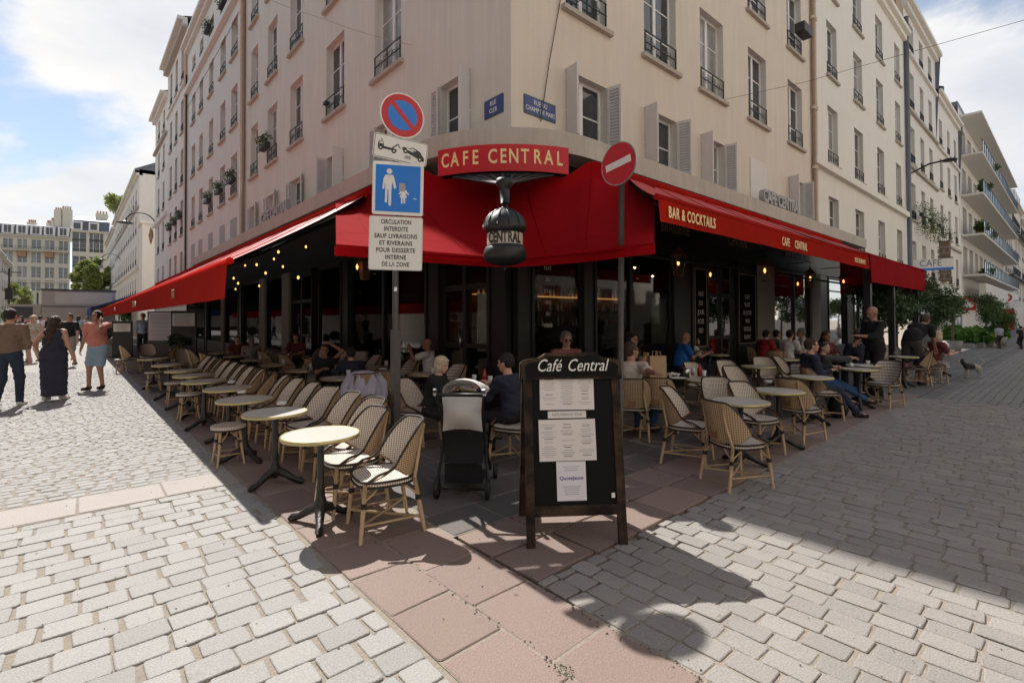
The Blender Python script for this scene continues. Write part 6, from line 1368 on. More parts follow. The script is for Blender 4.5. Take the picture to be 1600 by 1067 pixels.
# ------------------------------------------------------------------ greenery
def leaves(n, centres, radii, size, seed, flat=.0):
    """leaf-sized quads spread through a set of clumps"""
    r = np.random.default_rng(seed); C_ = np.array(centres, float); Rd = np.array(radii, float)
    if Rd.ndim == 1: Rd = np.repeat(Rd[:, None], 3, 1)
    k = r.choice(len(C_), n, p=(Rd.prod(1)**.66)/np.sum(Rd.prod(1)**.66)); d = r.normal(size=(n, 3)); d /= np.linalg.norm(d, axis=1)[:, None]
    P = C_[k]+d*Rd[k]*(r.random((n, 1))**.45)
    a = r.normal(size=(n, 3)); a /= np.linalg.norm(a, axis=1)[:, None]; b_ = np.cross(a, r.normal(size=(n, 3))); b_ /= np.linalg.norm(b_, axis=1)[:, None]
    s = size*r.uniform(.6, 1.4, (n, 1)); V = np.stack([P-a*s, P+b_*s*.5, P+a*s, P-b_*s*.5], 1).reshape(-1, 3)
    return V, np.arange(4*n).reshape(-1, 4)
def leafmesh(name, V, F, mt):
    me = bpy.data.meshes.new(name); me.from_pydata(V.tolist(), [], F.tolist()); me.materials.append(M[mt]); return me
def clumps(n, box, rad, seed):
    r = np.random.default_rng(seed); c = []; 
    while len(c) < n:
        p = r.uniform(-1, 1, 3)
        if p @ p < 1: c.append(p*np.array(box))
    return np.array(c), r.uniform(.6, 1.2, n)*rad
def tree(label, loc, h, cw, ch, n, mt, seed, size=.2, trunk=.16, group=None):
    t = thing('street_tree', label, 'tree', loc, group=group); c, r = clumps(26, (cw, cw, ch), cw*.34, seed); c = c+np.array([0, 0, h])
    b = MB(); b.tube([(0,0,0), (.05,.02,h*.35), (-.04,.05,h*.7), (0,0,h)], [trunk, trunk*.8, trunk*.6, trunk*.3], 8); o = b.build('trunk', 'bark', t)
    b = MB(); [b.tube([(0,0,h*.6), tuple((c[i]+np.array([0,0,h*.6]))/2), tuple(c[i])], [trunk*.4, trunk*.25, trunk*.08], 5) for i in range(0, 26, 3)]; b.build('limbs', 'bark', o)
    V, F = leaves(n, c, r, size, seed); link('crown', leafmesh('crown', V, F, mt), t); return t
def box_plant(label, F_, px, py, wm, hm, mt, n=260, hang=.25, off=.25, cat='window box', name='flower_box', group=None):
    p = (wl if F_ is FL else wr)(px, py); p = p+F_.N*off*.5; t = thing(name, label, cat, tuple(p), group=group)
    U_ = F_.U; Tm = Matrix(((U_.x, F_.N.x, 0, 0), (U_.y, F_.N.y, 0, 0), (0, 0, 1, 0), (0, 0, 0, 1)))
    MB().box(-wm/2, wm/2, -.1, .1, -.1, .08, T=Tm).build('box', 'iron', t)
    c = [(U_*x+F_.N*.03+Vector((0,0,.08+hm*.35-(.0)))) for x in np.linspace(-wm/2, wm/2, 5)]+[(U_*x+F_.N*.12+Vector((0,0,-hang*.5))) for x in np.linspace(-wm/2, wm/2, 4)]
    V, Fc = leaves(n, [tuple(q) for q in c], [hm*.42]*5+[max(.08, hang*.5)]*4, .045, int(px)); link('foliage', leafmesh('foliage', V, Fc, mt), t); return t
G2 = 'flower boxes on the left street windows'
for px, py, lb in ((366,283,'nearest flower box of the pinkish left house, by its drainpipe'), (346,300,'second flower box of the pinkish left house'), (328,315,'third flower box of the pinkish left house')): box_plant(lb, FL, px, py, .9, .55, 'leaf_dark', group=G2, hang=.15)
for px, py, lb in ((283,340,'flower box nearest the drainpipe on the black-framed house'), (275,350,'middle flower box on the black-framed house'), (267,358,'far flower box on the black-framed house'), (352,8,'planter high under the roof of the pinkish house'), (328,48,'lower roof-floor planter of the pinkish house')): box_plant(lb, FL, px, py, .9, .5, 'leaf_dark', group=G2, hang=.1)
box_plant('green plant and black box on the second-floor railing above the long left awning', FL, 421, 231, .8, .5, 'leaf_dark', n=300, hang=.1, off=.35)
p = wr(1242, 54); tag(MB().box(-.38,.38,-.42,-.12,-.14,.14).build('flower_box', 'iron', None, Matrix.Translation(p)), 'dark empty flower box on a railing by the brown drainpipe', 'window box')
p = wl(514,163); tag(MB().box(-.14,-.02,-.10,.10,-.04,.04).build('ashtray_box', 'iron', None, Matrix.Translation(p)), 'small dark box on the window sill left of the signpost', 'box')
for px, py, lb in ((1433,338,'first clump of hanging ivy on the white house'), (1447,347,'second clump of hanging ivy on the white house'), (1461,355,'third clump of hanging ivy on the white house'), (1463,437,'low hanging ivy under the vertical banner')): box_plant(lb, FR, px, py, 1.3, .9, 'leaf', n=700, hang=1.3, off=.6, name='hanging_plant', cat='plant', group='hanging plants on the right street')
for bx0, bz, w_, h_, lb in ((52.5,11.4,2.6,2.2,'big palm-like plant on the upper balcony'), (50.2,8.2,1.8,1.5,'bushy plant at the left end of the middle balcony'), (55,8.2,2.0,1.2,'low plant farther along the middle balcony'), (53,5.0,2.6,1.0,'potted greenery on the lowest balcony'), (58,14.6,2.0,1.2,'small plant on the top balcony')):
    t = thing('balcony_plant', lb, 'plant', (bx0, -.9, bz), group='plants on the balconies'); c, r = clumps(9, (w_*.34, .35, h_*.3), .28, int(bx0*3)); V, F = leaves(520, c+np.array([0,-.15,h_*.55]), r, .13, int(bx0*7)); link('foliage', leafmesh('foliage', V, F, 'leaf'), t); MB().lathe([(0,0),(.22,0),(.28,.4),(0,.4)], 8).build('pot', 'terracotta', t); MB().tube([(0,0,.3),(0,0,h_*.5)], .05, 5).build('stem', 'bark', t)
# trees
TZ = 92
for px, py, h, cw, ch, mt, lb, s in ((143,455,8.3,2.9,3.6,'leaf_light','sunlit plane tree in front of the tall corner house',3), (158,470,6.0,2.6,3.4,'leaf_light','smaller tree at the kerb right of the sunlit plane tree',8), (22,462,5.5,2.6,3.0,'leaf_light','sparse yellow-green tree at the left edge behind the crowd',12)):
    q = CAM+ray(px, py)*TZ; tree(lb, (q.x, q.y, 0), h+(0 if s != 3 else 1.0), cw, ch, 5200 if s != 12 else 1500, mt, s, .30, group='trees at the end of the left street')
for i, (px, z_) in enumerate(((20,84), (36,86), (186,60))):
    q = CAM+ray(px, 480)*z_; t = thing('shrub', ('low bright shrub at the end of the left street, leftmost','low bright shrub beside the green traffic light','bright shrub under the far end of the red awning')[i], 'shrub', (q.x, q.y, 0)); c, r = clumps(9, (1.9,1.2,.9), .7, i+40); V, F = leaves(1500, c+np.array([0,0,2.3 if i < 2 else 1.9]), r, .12, i+30); link('foliage', leafmesh('foliage', V, F, 'grass_green'), t); MB().tube([(0,0,0),(0,0,2.2)], .06, 5).build('stem', 'bark', t)
# right-hand planting
RP = [(1372,470,3.0,2.2,'leaf_dark','dark bush behind the glass screens of the right terrace'), (1400,478,3.0,2.0,'leaf_dark','second dark bush behind the waiter'), (1432,472,3.2,2.3,'leaf_dark','dark leafy bush left of the bending man'), (1462,480,3.0,2.0,'leaf_dark','bush above the seated pale-haired person'), (1488,492,2.8,1.7,'leaf','bush below the red shop sign'), (1540,482,3.4,2.2,'leaf_dark','tall olive bush right of the red shop sign'), (1560,497,2.8,1.6,'leaf','last bush before the pedestrians')]
for i, (px, py, w_, h_, mt, lb) in enumerate(RP):
    y = -2.3; q = wr(px, 500, y); q.z = 0
    if q.x > 44: q = wr(px, 500, -3.2); q.z = 0
    t = thing('street_bush', lb, 'bush', tuple(q), group='bushes along the right street'); zt_ = CAM.z+(500-py)/FOC*(q-CAM).dot(fw)+.35
    c, r = clumps(14, (.9, .8, .9), .42, i+60); V, F = leaves(3000, c*np.array([.85,.85,.8])+np.array([0, 0, max(1.6, zt_)-.35]), r*.9, .055, i+70); link('foliage', leafmesh('foliage', V, F, mt), t)
    MB().tube([(0,0,.3),(0.05,0,1.3),(0,.05,2)], [.05,.04,.02], 6).build('stem', 'bark', t); MB().lathe([(0,0),(.28,0),(.36,.5),(.30,.5),(.26,.45),(0,.45)], 12).build('planter', 'pot_grey', t)
for i, px in enumerate((1492, 1508, 1524, 1540, 1556)):
    q = g(px, 543-1.2*abs(i-1)); 
    t = thing('grassy_planter', ('first','second','third','fourth','fifth')[i]+' grassy green planting from the left, at the kerb of the right street', 'plant', (q.x, q.y, 0), group='grassy kerb planting')
    MB().box(-.8,.8,-.4,.4,0,.25, T=Matrix.Rotation(0,4,'Z')).build('trough', 'pot_grey', t); c, r = clumps(12, (.9,.55,.3), .32, i+90); V, F = leaves(1800, c+np.array([0,0,.6]), r, .10, i+95); link('foliage', leafmesh('foliage', V, F, 'grass_green'), t)
b_ = wl(183, 322, .5); t = thing('roof_garden', 'green roof garden on the far cream house at the left', 'plant', tuple(b_)); c, r = clumps(14, (1.4,3.2,1.6), .9, 5); V, F = leaves(1800, c, r, .24, 6); link('foliage', leafmesh('foliage', V, F, 'leaf_light'), t)
# ------------------------------------------------------------------ street lamps, signs, truck
def arm_lamp(label, F_, px, py, reach, big):
    p = (wl if F_ is FL else wr)(px, py); t = thing('wall_street_lamp', label, 'street lamp', tuple(p)); nv = F_.N
    if big == 'curl':
        P_ = [Vector((0,0,0))] + [nv*(reach*.5*(1-math.cos(a)))+Vector((0,0,1.0*math.sin(a))) for a in np.linspace(.2, math.pi*.95, 9)]
        MB().tube(P_, .05, 6).build('arm', 'iron', t); MB().lathe([(0,.25),(.25,.12),(.62,0),(.55,-.03),(0,-.05)], 12, tuple(P_[-1]-Vector((0,0,.15)))).build('lamp_shade', 'iron', t)
    else:
        MB().tube([(0,0,0), nv*reach*.5+Vector((0,0,.35)), nv*reach+Vector((0,0,.42))], .05, 6).build('arm', 'iron', t); q = nv*reach+Vector((0,0,.38)); MB().lathe([(0,.08),(.2,.06),(.36,-.02),(.30,-.06),(0,-.06)], 12, tuple(q)).build('lamp_shade', 'iron', t)
arm_lamp('black swan-neck street lamp on the corner house of the left street', FL, 243, 353, 2.1, 'curl'); arm_lamp('smaller swan-neck street lamp farther down the left street', FL, 188, 408, 2.2, 'curl')
arm_lamp('black wall street lamp sticking out from the white house on the right', FR, 1421, 272, 1.7, 'flat')
p = wl(236, 368, -2.2); t = thing('hanging_star', 'small star decoration hanging below the left street lamp', 'decoration', tuple(p)); b = MB(); [b.tube([(0,0,0),(0,.5*math.cos(a),.5*math.sin(a))], [.12,.02], 4) for a in np.linspace(0, 2*math.pi, 6)[:5]]; b.build('rays', 'brass', t)
Fx = lambda px, py, y: wr(px, py, y)
def hang_sign(name, label, px0, px1, py0, py1, yz, mt, txt=None, tmt='print_blue', vertical=False, size=None):
    c = CAM+ray((px0+px1)/2, (py0+py1)/2)*yz; w_ = (px1-px0)/FOC*yz; h_ = (py1-py0)/FOC*yz; t = thing(name, label, 'shop sign', tuple(c)); n_ = Vector((-1,-.25,0)).normalized(); U_ = Vector((0,0,1)).cross(n_); w_ = w_/max(.3, abs(U_.dot(rt)))
    fm = frameM((0,0,0), U_, Z); b = MB(); prism(b, rrect(w_, h_, min(w_,h_)*.04, 2), -.06, .06); b.build('panel', mt, t, fm)
    MB().box(w_/2-.6, w_/2+1.2 if False else w_/2, h_/2, h_/2+.06, -.03, .03).build('bracket', 'iron', t, fm)
    if txt: me = text_mesh(txt, size or h_*.6, tmt, font_scale=(.8,1)); me.transform(Matrix.Rotation(math.pi/2, 4, 'Z') if vertical else Matrix.Identity(4)); link('lettering', me, t, fm @ Matrix.Translation((0,0,.066)))
    return t, fm, w_, h_
hang_sign('hanging_banner', 'tall brown vertical banner sign on the right street', 1471, 1482, 378, 440, 30, 'cloth_brown', 'HOTEL', 'cloth_grey', True, 1.0*.9)
t, fm, w_, h_ = hang_sign('hanging_sign', 'white projecting sign with a blue foot line above the far awning', 1431, 1476, 405, 419, 27, 'sign_white', 'CAFE', 'zinc', False, .5); MB().box(-w_/2, w_/2, -h_/2-.12, -h_/2, -.062, .062).build('blue_line', 'sign_blue', t, fm)
t, fm, w_, h_ = hang_sign('hanging_sign', 'square red sign with a white fruit emblem over the shops on the right', 1501, 1519, 465, 485, 34, 'sign_red'); b = MB(); b.lathe([(0,0),(.22,0)], 16, (-.13,-.05,.065)); b.lathe([(0,0),(.22,0)], 16, (.13,-.05,.0655)); b.lathe([(0,0),(.09,0)], 10, (0,.2,.065)); b.build('emblem', 'sign_white', t, fm)
c = CAM+ray(1573, 465)*52; t = thing('hanging_sign', 'round red sign far down the right street', 'shop sign', tuple(c)); fm = frameM((0,0,0), -Y, Z); b = MB(); disc(b, .42, -.06, .06, 0, 20); disc(b, .25, .06, .065, 1, 16); b.build('panel', ['sign_red','sign_white'], t, fm)
hang_sign('hanging_sign', 'small black and white square sign far down the right street', 1580, 1592, 470, 480, 52, 'sign_white')
c = CAM+ray(1573, 500)*60; tag(MB().box(-.4,.4,-.7,.7,-1.2,1.3).build('shop_kiosk', 'sign_red', None, Matrix.Translation(c)), 'red shop front at the far end of the right street', 'kiosk')
for i, x in enumerate((31, 38.5, 43)):
    t = thing('shopfront', ('dark glazed shopfront under the ivy house','cream shopfront below the lower white house','glazed shopfront beside the red fruit sign')[i], 'shopfront', (x, -.05, 0))
    b = MB(); b.box(0,6.2 if i == 0 else 3.8,-.02,.06,0,3.1, T=Matrix.Diagonal((1,-1,1,1))); b.build('front', 'shop_dark' if i != 1 else 'white_paint', t); [MB().box(.3+1.4*k,1.4+1.4*k,.06,.08,.5,2.7, T=Matrix.Diagonal((1,-1,1,1))).build('shop_window', 'shop_glass', t) for k in range(2)]
text('BISTRO', .55, 'sign_black', (41.5,-.12,3.35), X, Z, None) if False else None
# truck and far street furniture
tq = CAM+ray(126, 470)*42; tk = thing('delivery_truck', 'pale box truck parked across the end of the left street', 'truck', (tq.x, tq.y, 0), R(-3)); 
MB().box(-2.3,2.3,-1.2,6,1.05,4.1).build('box_body', 'truck_body', tk); MB().box(-1.5,2.1,-1.24,-1.205,2.95,3.9).build('side_panel', 'truck_panel', tk); MB().box(-2.25,2.25,-1.25,-1.205,2.7,2.8).build('side_rail', 'zinc', tk); MB().box(-2.35,2.35,-1.26,-1.2,4.0,4.15).build('roof_rail', 'pole_grey', tk)
MB().box(-4.2,-2.35,-1.1,1.2,.6,2.9).build('cab', 'truck_body', tk); MB().box(-4.1,-2.8,-1.13,-1.105,1.8,2.7).build('cab_window', 'glass', tk); MB().box(-2.3,2.3,-1.1,.9,.6,1.0).build('chassis', 'pole_grey', tk)
for x in (-3.3, .8, 1.7): MB().lathe([(0,-.15),(.45,-.15),(.48,0),(.45,.15),(0,.15)], 16).build('wheel', 'black_paint', tk, Matrix.Translation((x,-1.0,.48)) @ Matrix.Rotation(math.pi/2,4,'X'))
q = CAM+ray(58.5, 480)*46; tl = thing('traffic_light', 'traffic light showing green behind the crowd on the left street', 'traffic light', (q.x, q.y, 0)); zt_ = CAM.z+.5; MB().tube([(0,0,0),(0,0,4.2)], .07, 8).build('pole', 'pole_grey', tl); MB().box(-.16,.16,-.16,.12,1.7,2.7).build('housing', 'black_paint', tl); n_ = (CAM-q); n_.z = 0; n_.normalize()
MB().lathe([(0,0),(.14,0),(.12,.03),(0,.04)], 14).build('green_lamp', 'traffic_green', tl, Matrix.Translation(n_*.24+Vector((0,0,2.02))) @ n_.to_track_quat('Z','Y').to_matrix().to_4x4())
q = CAM+ray(14, 455)*40; tl = thing('lamp_post', 'tall slim post with dark boxes at the left edge of the crowd', 'lamp post', (q.x, q.y, 0)); MB().tube([(0,0,0),(0,0,5.8)], .06, 8).build('pole', 'iron', tl); MB().box(-.22,.22,-.2,.2,3.3,4.2).build('signal_box', 'black_paint', tl); MB().tube([(-.7,0,5.5),(.7,0,5.5)], .04, 6).build('crossarm', 'iron', tl)
strip_awning('blue_awning', 'strip of blue awning showing beyond the end of the red awning', 'y', 38.3, 52, -4.4, -.86, 2.5, 3.98, .5, 'awning_blue', 'awning_blue'); strip_awning('grey_awning', 'pale striped awning farthest along the left street', 'y', 62, 80, -3.6, -.2, 2.6, 3.6, .3, 'awning_striped', 'awning_striped')
# menu stands at the far end of the left terrace
def menu_stand(label, px, pyb, w_, h_, sheet_mt='paper', frame_mt='shop_dark', z_off=.9, sheet_h=.7):
    p = g(px, pyb); t = thing('menu_stand', label, 'menu stand', (p.x, p.y, 0), math.atan2(rt.y, rt.x)); MB().box(-w_/2,w_/2,-.02,.03,0,h_).build('panel', frame_mt, t); MB().box(-w_/2+.06,w_/2-.06,-.03,-.022,z_off,z_off+sheet_h).build('menu_sheet', sheet_mt, t); b = MB()
    for i in range(int(sheet_h/.06)): b.box(-w_/2+.14,w_/2-.14-.06*(i%3),-.034,-.031,z_off+.05+.055*i,z_off+.065+.055*i)
    o = b.build('printed_lines', 'print_grey', t); o['kind'] = 'stuff'; MB().box(-w_/2-.05,w_/2+.05,-.2,.2,0,.04).build('foot', frame_mt, t)
menu_stand('black menu stand with a white sheet at the top, far end of the left terrace', 191, 558, .85, 1.55, z_off=1.1, sheet_h=.35); menu_stand('tall pale pinkish menu panel beside the waitress', 252, 560, 1.15, 1.95, 'paper_white', 'pole_grey', .75, 1.15); menu_stand('smaller white menu panel behind the potted plant', 287, 563, 1.0, 1.95, 'paper', 'shop_dark', 1.35, .5)
p = g(279, 573); t = thing('potted_plant', 'potted dark-leaved plant in front of the white menu panels', 'plant', (p.x, p.y, 0)); MB().lathe([(0,0),(.20,0),(.28,.62),(.24,.62),(0,.55)], 14).build('pot', 'pot_grey', t); c, r = clumps(8, (.3,.3,.22), .16, 3); V, F = leaves(900, c+np.array([0,0,.85]), r, .05, 9); link('foliage', leafmesh('foliage', V, F, 'leaf_dark'), t)
# posts and glass screens under the far right awning
for i, (px, yy) in enumerate(((1356, VY+.1), (1393, VY+.1), (1431, VY+.1))):
    p = wr(px, 480, yy); t = thing('awning_post', ('left','middle','right')[i]+' black post holding the far red awning', 'post', (p.x, p.y, 0)); MB().box(-.07,.07,-.07,.07,0,2.75).build('post', 'black_paint', t); MB().box(-.14,.14,-.14,.14,0,.03).build('base_plate', 'black_paint', t)
xs = [wr(px, 480, VY+.1).x for px in (1356, 1393, 1431)]
# ------------------------------------------------------------------ stroller
SP = (g(683,778)+g(762,780))/2; sr = (g(762,780)-g(683,778)); sr.z = 0; SW = sr.length; t = thing('stroller', 'baby stroller with a grey canopy seen from behind beside the blonde woman', 'stroller', (SP.x, SP.y, 0), math.atan2(sr.y, sr.x)); q = SW/2
for s in (-1, 1):
    MB().tube([(s*q,0,.10), (s*q*.86,.12,.45), (s*q*.80,.02,.74), (s*q*.95,-.12,.92)], .014, 6).build('frame_tube', 'black_metal', t)
    MB().tube([(s*q*.9,.10,.42), (s*q*.8,.55,.10)], .014, 6).build('front_tube', 'black_metal', t)
    for (yy, rr) in ((0,.085),(.58,.07)):
        w_ = MB().lathe([(rr*.72,-.018),(rr,-.014),(rr,.014),(rr*.72,.018)], 20).build('wheel', 'black_paint', t, Matrix.Translation((s*q,yy,rr)) @ Matrix.Rotation(math.pi/2,4,'Y')); MB().lathe([(0,-.012),(rr*.72,-.014),(rr*.74,.014),(0,.012)], 16).build('hub', 'steel', w_)
    MB().tube([(s*q*.95,-.12,.92),(s*q*.93,-.14,.97)], .018, 8).build('grip', 'steel', t)
MB().tube([(-q*.95,-.12,.92), (q*.95,-.12,.92)], .016, 8).build('handlebar', 'black_metal', t)
b = MB(); b.grid(lambda u, v: ((-q*.80+q*1.6*u)*(1-.06*math.sin(math.pi*v)), .02-.10*math.sin(math.pi*u)*math.sin(math.pi*v)-.02*v, .58+.30*v+.02*math.sin(math.pi*u)), 12, 8); b.build('canopy_back', 'canopy_grey', t)
b = MB(); b.grid(lambda u, v: (-q*.80*math.cos(math.pi*u), .0+.52*v-.03*math.sin(math.pi*u), .88+(.14-.10*v*v)*math.sin(math.pi*u)**.6+.02*math.cos(v*18)*math.sin(math.pi*u)), 14, 12); b.build('canopy', 'canopy_grey', t)
b = MB(); b.grid(lambda u, v: (-q*.78+q*1.56*u, .04+.10*v*(1-v)*2-.03*math.sin(math.pi*u), .30+.30*v), 8, 6); b.grid(lambda u, v: (-q*.74+q*1.48*u, .06+.40*v, .34+.05*math.sin(3*v)), 6, 4); b.build('seat', 'cloth_black', t)
b = MB(); b.grid(lambda u, v: (-q*.75+q*1.5*u, .05+.02*math.sin(math.pi*u), .12+.17*v), 6, 3); b.grid(lambda u, v: (-q*.75+q*1.5*u, .05+.42*v, .12), 6, 3); b.build('basket', 'cloth_black', t)
MB().tube([(-q,0,.085),(q,0,.085)], .010, 6).build('axle', 'black_metal', t); MB().tube([(-q*.82,.10,.45),(q*.82,.10,.45)], .010, 6).build('crossbar', 'black_metal', t)
# jacket over the chair, bags
p = g(566, 622, .41); a_ = cf(-25); t = thing('jacket', 'pale lavender jacket draped over the chair behind the man at the corner', 'jacket', (p.x, p.y, 0), a_)
b = MB()
def jk(u, v):
    w = -1+2*u; s = v; a = w*1.25; wd = .235+.07*max(0, s-.3)
    fold = .022*math.sin(u*21+2+s*2)*min(1, s*2)+.014*math.sin(u*43+v*7)
    x = wd*math.sin(a)*1.05; zt = .815-.05*w*w-.10*abs(w)**4
    if s < .22: y = .02-.27*s/.22*math.cos(a*.8); zz = zt+.012*math.sin(s/.22*math.pi)
    else: y = -.25*math.cos(a*.8)-.04*(s-.22)-.03; zz = zt-(s-.22)*(.50+.10*math.sin(u*6+1)+.16*(abs(w) > .75))
    return (x, y+fold*.8, zz)
b.grid(jk, 34, 22); b.build('cloth', 'cloth_lavender', t); b = MB(); b.tube([(.19,-.16,.77),(.27,-.20,.64),(.28,-.20,.47),(.25,-.22,.36)], [.05,.06,.055,.045], 9); b.tube([(-.19,-.16,.77),(-.27,-.20,.62),(-.29,-.19,.45)], [.05,.06,.045], 9); b.build('sleeve', 'cloth_lavender', t)
def paper_bag(label, px, py, Zd, w_, h_, tw=0.):
    p = CAM+ray(px, py)*Zd; t = thing('paper_bag', label, 'bag', tuple(p), math.atan2(rt.y, rt.x)+tw)
    b = MB(); b.box(-w_/2,w_/2,-w_*.28,w_*.28,0,.012); b.quad((-w_/2,-w_*.28,0),(w_/2,-w_*.28,0),(w_/2*.97,-w_*.25,h_),(-w_/2*.97,-w_*.25,h_)); b.quad((w_/2,-w_*.28,0),(w_/2,w_*.28,0),(w_/2*.97,w_*.25,h_),(w_/2*.97,-w_*.25,h_)); b.quad((-w_/2,w_*.28,0),(w_/2,w_*.28,0),(w_/2*.97,w_*.25,h_*.98),(-w_/2*.97,w_*.25,h_*.98)); b.quad((-w_/2,-w_*.28,0),(-w_/2,w_*.28,0),(-w_/2*.97,w_*.25,h_),(-w_/2*.97,-w_*.25,h_)); b.build('bag_body', 'kraft', t)
    for s in (-1, 1): MB().tube([(-w_*.16,s*w_*.25,h_-.02),(-w_*.13,s*w_*.25,h_+.06),(w_*.13,s*w_*.25,h_+.06),(w_*.16,s*w_*.25,h_-.02)], .007, 5).build('handle', 'kraft', t)
paper_bag('large brown paper shopping bag standing on the laid table', 1026, 592, 7.3, .25, .34, .1); paper_bag('brown paper bag behind the large one on the laid table', 1010, 589, 7.6, .20, .31, -.1)
p = g(1308, 652); t = thing('rucksack', 'black rucksack on the ground beneath the legs of the man in navy', 'bag', (p.x, p.y, 0), .5); me = mesh_from('bag_body', [(*surf([ell((0,0,.17),(.17,.12,.19)), ell((0,-.09,.13),(.11,.06,.10))], .015, .03, [((0,0,.005),(0,0,-1))], .004), 0)], ['cloth_black']); link('bag_body', me, t); MB().tube([(-.05,0,.34),(0,0,.40),(.05,0,.34)], .01, 6).build('handle', 'black_paint', t)
# table settings
TG = 'glasses and jars on the café tables'
def on_table(px, py, kind, label, h=.689):
    p = g(px, py, h)
    if kind == 'glass': o = MB().lathe([(0,.004),(.026,.004),(.032,.11),(.034,.11),(.028,0),(0,0)], 12).build('drinking_glass', 'glassware', None, Matrix.Translation(p)); c = 'glass'
    elif kind == 'cup': o = MB().lathe([(0,.01),(.02,.01),(.038,.055),(.04,.055),(.022,0),(.06,.0),(.062,.006)], 12).build('coffee_cup', 'white_paint', None, Matrix.Translation(p)); c = 'cup'
    elif kind == 'ash': o = MB().lathe([(0,.008),(.04,.008),(.045,.03),(.05,.03),(.048,0),(0,0)], 14).build('ashtray', 'glassware', None, Matrix.Translation(p)); c = 'ashtray'
    elif kind == 'steel': o = MB().lathe([(0,.01),(.045,.01),(.05,.12),(.053,.12),(.048,0),(0,0)], 14).build('steel_pot', 'steel_cup', None, Matrix.Translation(p)); c = 'pot'
    elif kind in ('red', 'green'): o = MB().lathe([(0,0),(.03,0),(.032,.11),(.014,.15),(.012,.19),(0,.19)], 12).build('sauce_bottle', 'bottle_'+kind, None, Matrix.Translation(p)); c = 'bottle'
    elif kind == 'plate': o = MB().lathe([(0,.006),(.07,.006),(.12,.02),(.125,.02),(.075,0),(0,0)], 20).build('plate', 'white_paint', None, Matrix.Translation(p)); c = 'plate'
    elif kind == 'napkin':
        b = MB(); b.grid(lambda u, v: (-.08+.16*u, -.08+.16*v, .03+.03*math.sin(u*9+v*4)*math.sin(v*7+1)+.03*math.exp(-8*((u-.5)**2+(v-.5)**2))), 10, 10); o = b.build('crumpled_napkin', 'paper', None, Matrix.Translation(p)); c = 'napkin'
    return tag(o, label, c, None)
for a in ((1200,598,'ash','small glass ashtray on the second right-hand table'), (1072,588,'steel','steel jug at the front of the laid table'), (1083,586,'glass','clear glass beside the steel jug'), (1093,588,'red','red sauce bottle on the laid table'), (1100,590,'glass','tall glass at the right of the red bottle'), (1052,589,'napkin','crumpled blue-white napkin by the paper bags'), (1060,592,'plate','white plate at the left end of the laid table'), (1110,592,'plate','white plate at the right end of the laid table'),
          (1108,549,'glass','glass before the bald man in blue'), (1118,549,'green','green bottle on the cluttered table'), (1124,550,'red','dark red bottle on the cluttered table'), (1132,548,'glass','glass right of the bottles on the cluttered table'), (1140,548,'glass','outer glass on the cluttered table'), (1100,553,'plate','plate on the cluttered table'),
          (741,598,'glass','glass in front of the blonde woman'), (757,598,'red','red-labelled bottle on the corner table'), (766,600,'glass','glass next to the red-labelled bottle'), (748,604,'plate','plate on the corner table'), (1330,572,'cup','coffee cup before the couple'), (1352,573,'plate','plate at the edge of the couple table'), (1356,568,'cup','coffee cup by the waiter'), (1400,552,'cup','cup on the table of the bending man'), (1410,552,'ash','ashtray on the table of the bending man'), (1420,553,'cup','second cup on the table of the bending man'),
          (440,632,'ash','ashtray on the second outer table'), (378,614,'ash','ashtray on the third outer table'), (362,598,'ash','ashtray on the fourth outer table'), (536,571,'plate','plate of the man resting his head'), (678,561,'glass','water glass on the table of the drinking man'), (1468,543,'cup','cup on the farthest right table'), (1240,542,'glass','glass on the wall-side table of the white-shirt group')):
    on_table(*a)
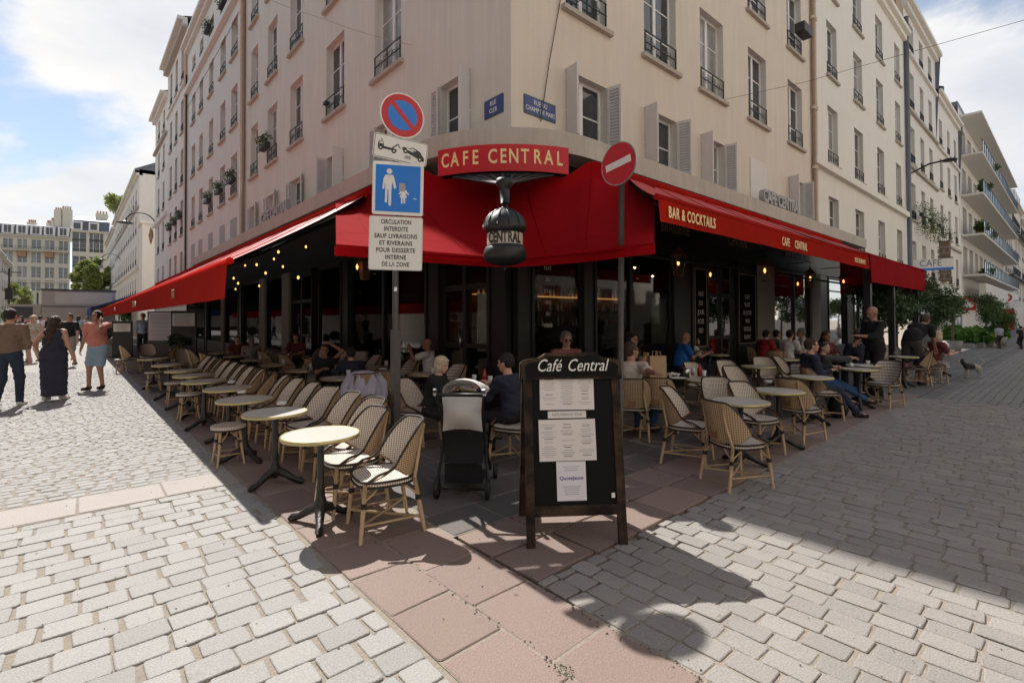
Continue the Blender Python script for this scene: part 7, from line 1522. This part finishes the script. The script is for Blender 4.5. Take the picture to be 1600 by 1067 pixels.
# ------------------------------------------------------------------ dogs
def dog(label, px, pyf, L_, a, cols, sit=False):
    p = g(px, pyf); s = L_; z = .26*s
    body = [ell((0,.0,z+.02),(.075*s,.17*s,.078*s)), ell((0,.12*s,z+.035*s),(.068*s,.08*s,.085*s)), cap((0,.16*s,z+.05*s),(0,.23*s,z+.14*s),.048*s,.042*s), ell((0,.25*s,z+.17*s),(.048*s,.055*s,.048*s)), cap((0,.28*s,z+.155*s),(0,.335*s,z+.145*s),.026*s,.018*s)]
    for k in (1,-1):
        body += [ell((k*.035*s,.235*s,z+.205*s),(.014*s,.018*s,.035*s)), cap((k*.045*s,.13*s,z),(k*.045*s,.135*s,.12*s),.026*s,.018*s), cap((k*.045*s,.135*s,.12*s),(k*.045*s,.14*s,.015*s),.018*s,.017*s), cap((k*.045*s,.14*s,.014*s),(k*.045*s,.17*s,.014*s),.016*s,.014*s)]
        if sit: body += [ell((k*.06*s,-.12*s,.10*s),(.04*s,.08*s,.08*s)), cap((k*.06*s,-.1*s,.02*s),(k*.06*s,.0,.018*s),.02*s,.016*s)]
        else: body += [ell((k*.045*s,-.13*s,z-.02*s),(.035*s,.05*s,.07*s)), cap((k*.045*s,-.12*s,z-.05*s),(k*.048*s,-.17*s,.10*s),.024*s,.016*s), cap((k*.048*s,-.17*s,.10*s),(k*.048*s,-.15*s,.015*s),.016*s,.016*s), cap((k*.048*s,-.15*s,.014*s),(k*.048*s,-.115*s,.014*s),.015*s,.013*s)]
    body += [cap((0,-.17*s,z+.05*s),(0,-.24*s,z+.15*s),.018*s,.026*s), cap((0,-.24*s,z+.15*s),(0,-.18*s,z+.21*s),.030*s,.022*s)]
    V, Q_ = surf(body, .011, .02, fold=.004); me = mesh_from('dog', [(V, Q_, 0)], cols); 
    if len(cols) > 1:
        c = V[Q_].mean(1); mi = ((c[:,2] > z-.03*s) & (c[:,1] > -.02*s) & (c[:,1] < .30*s) & ~((np.abs(c[:,0]) < .02*s) & (c[:,1] > .27*s))).astype(int); me.polygons.foreach_set('material_index', mi.tolist())
    o = link('dog', me, None, Matrix.Translation((p.x, p.y, 0)) @ Matrix.Rotation(cf(a), 4, 'Z')); tag(o, label, 'dog')
    b = MB(); b.lathe([(0,-.01),(.011,0),(0,.011)], 8, (0,.352*s,z+.15*s)); b.build('nose', 'black_paint', o); return o
dog('small dog with black head and back and white tail standing in the right street', 1520, 590, 1.0, -80, ['dog_white','dog_black']); dog('fluffy white dog sitting below the bending man', 1458, 598, 1.05, 100, ['dog_white'], True)

# crumbs of grit and dry leaves caught in the joints
r_ = np.random.default_rng(31); n = 900; gx = np.concatenate([r_.normal(-3.77, .02, 120), r_.normal(-3.36, .03, 100), r_.uniform(-8, 1.5, n-220)]); gy = np.concatenate([r_.uniform(-5.4, -2.2, 120), r_.uniform(-5.6, -3.6, 100), r_.uniform(-6.0, 2.5, n-220)])
V = []; F = []
for i in range(n):
    s = r_.uniform(.002, .0065) if i > 220 else r_.uniform(.003, .009); a = r_.uniform(0, 6.28); z = .004 if i > 220 else .0; b0 = len(V)
    V += [(gx[i]+s*1.5*math.cos(a), gy[i]+s*1.5*math.sin(a), z), (gx[i]+s*math.cos(a+2), gy[i]+s*math.sin(a+2), z+.0005), (gx[i]+s*math.cos(a+4.2), gy[i]+s*math.sin(a+4.2), z), (gx[i], gy[i], z+s*.8)]
    F += [(b0, b0+1, b0+3), (b0+1, b0+2, b0+3), (b0+2, b0, b0+3)]
me = bpy.data.meshes.new('grit'); me.from_pydata(V, [], F); me.materials.append(M['bark']); link('grit', me, None, kind='stuff')
V, F = leaves(120, [(-3.77,-4.62,.003), (-3.36,-4.9,.002)], [(.05,.05,.004), (.008,.3,.003)], .005, 77); o = link('joint_weeds', leafmesh('joint_weeds', V, F, 'leaf'), None, kind='stuff')
k_ = 0
for tx, ys in ((-2.35, (1.3, 2.9, 4.4, 6.0)), (-1.1, (.9, 2.5, 4.1, 5.8))):
    for y in ys:
        nm = ('middle-row' if tx < -2 else 'wall-side')+' table, '+ords[ys.index(y)]+' from the front, left terrace'
        tag(MB().lathe([(0,.004),(.026,.004),(.032,.11),(.034,.11),(.028,0),(0,0)], 10).build('drinking_glass', 'glassware', None, Matrix.Translation((tx+.1, y-.08, .689))), 'glass on the '+nm, 'glass')
        tag(MB().box(-.07,.07,-.05,.05,0,.004).build('table_menu', 'paper', None, Matrix.Translation((tx-.08, y+.06, .689)) @ Matrix.Rotation(.5+k_, 4, 'Z')), 'small menu card lying on the '+nm, 'menu card'); k_ += 1
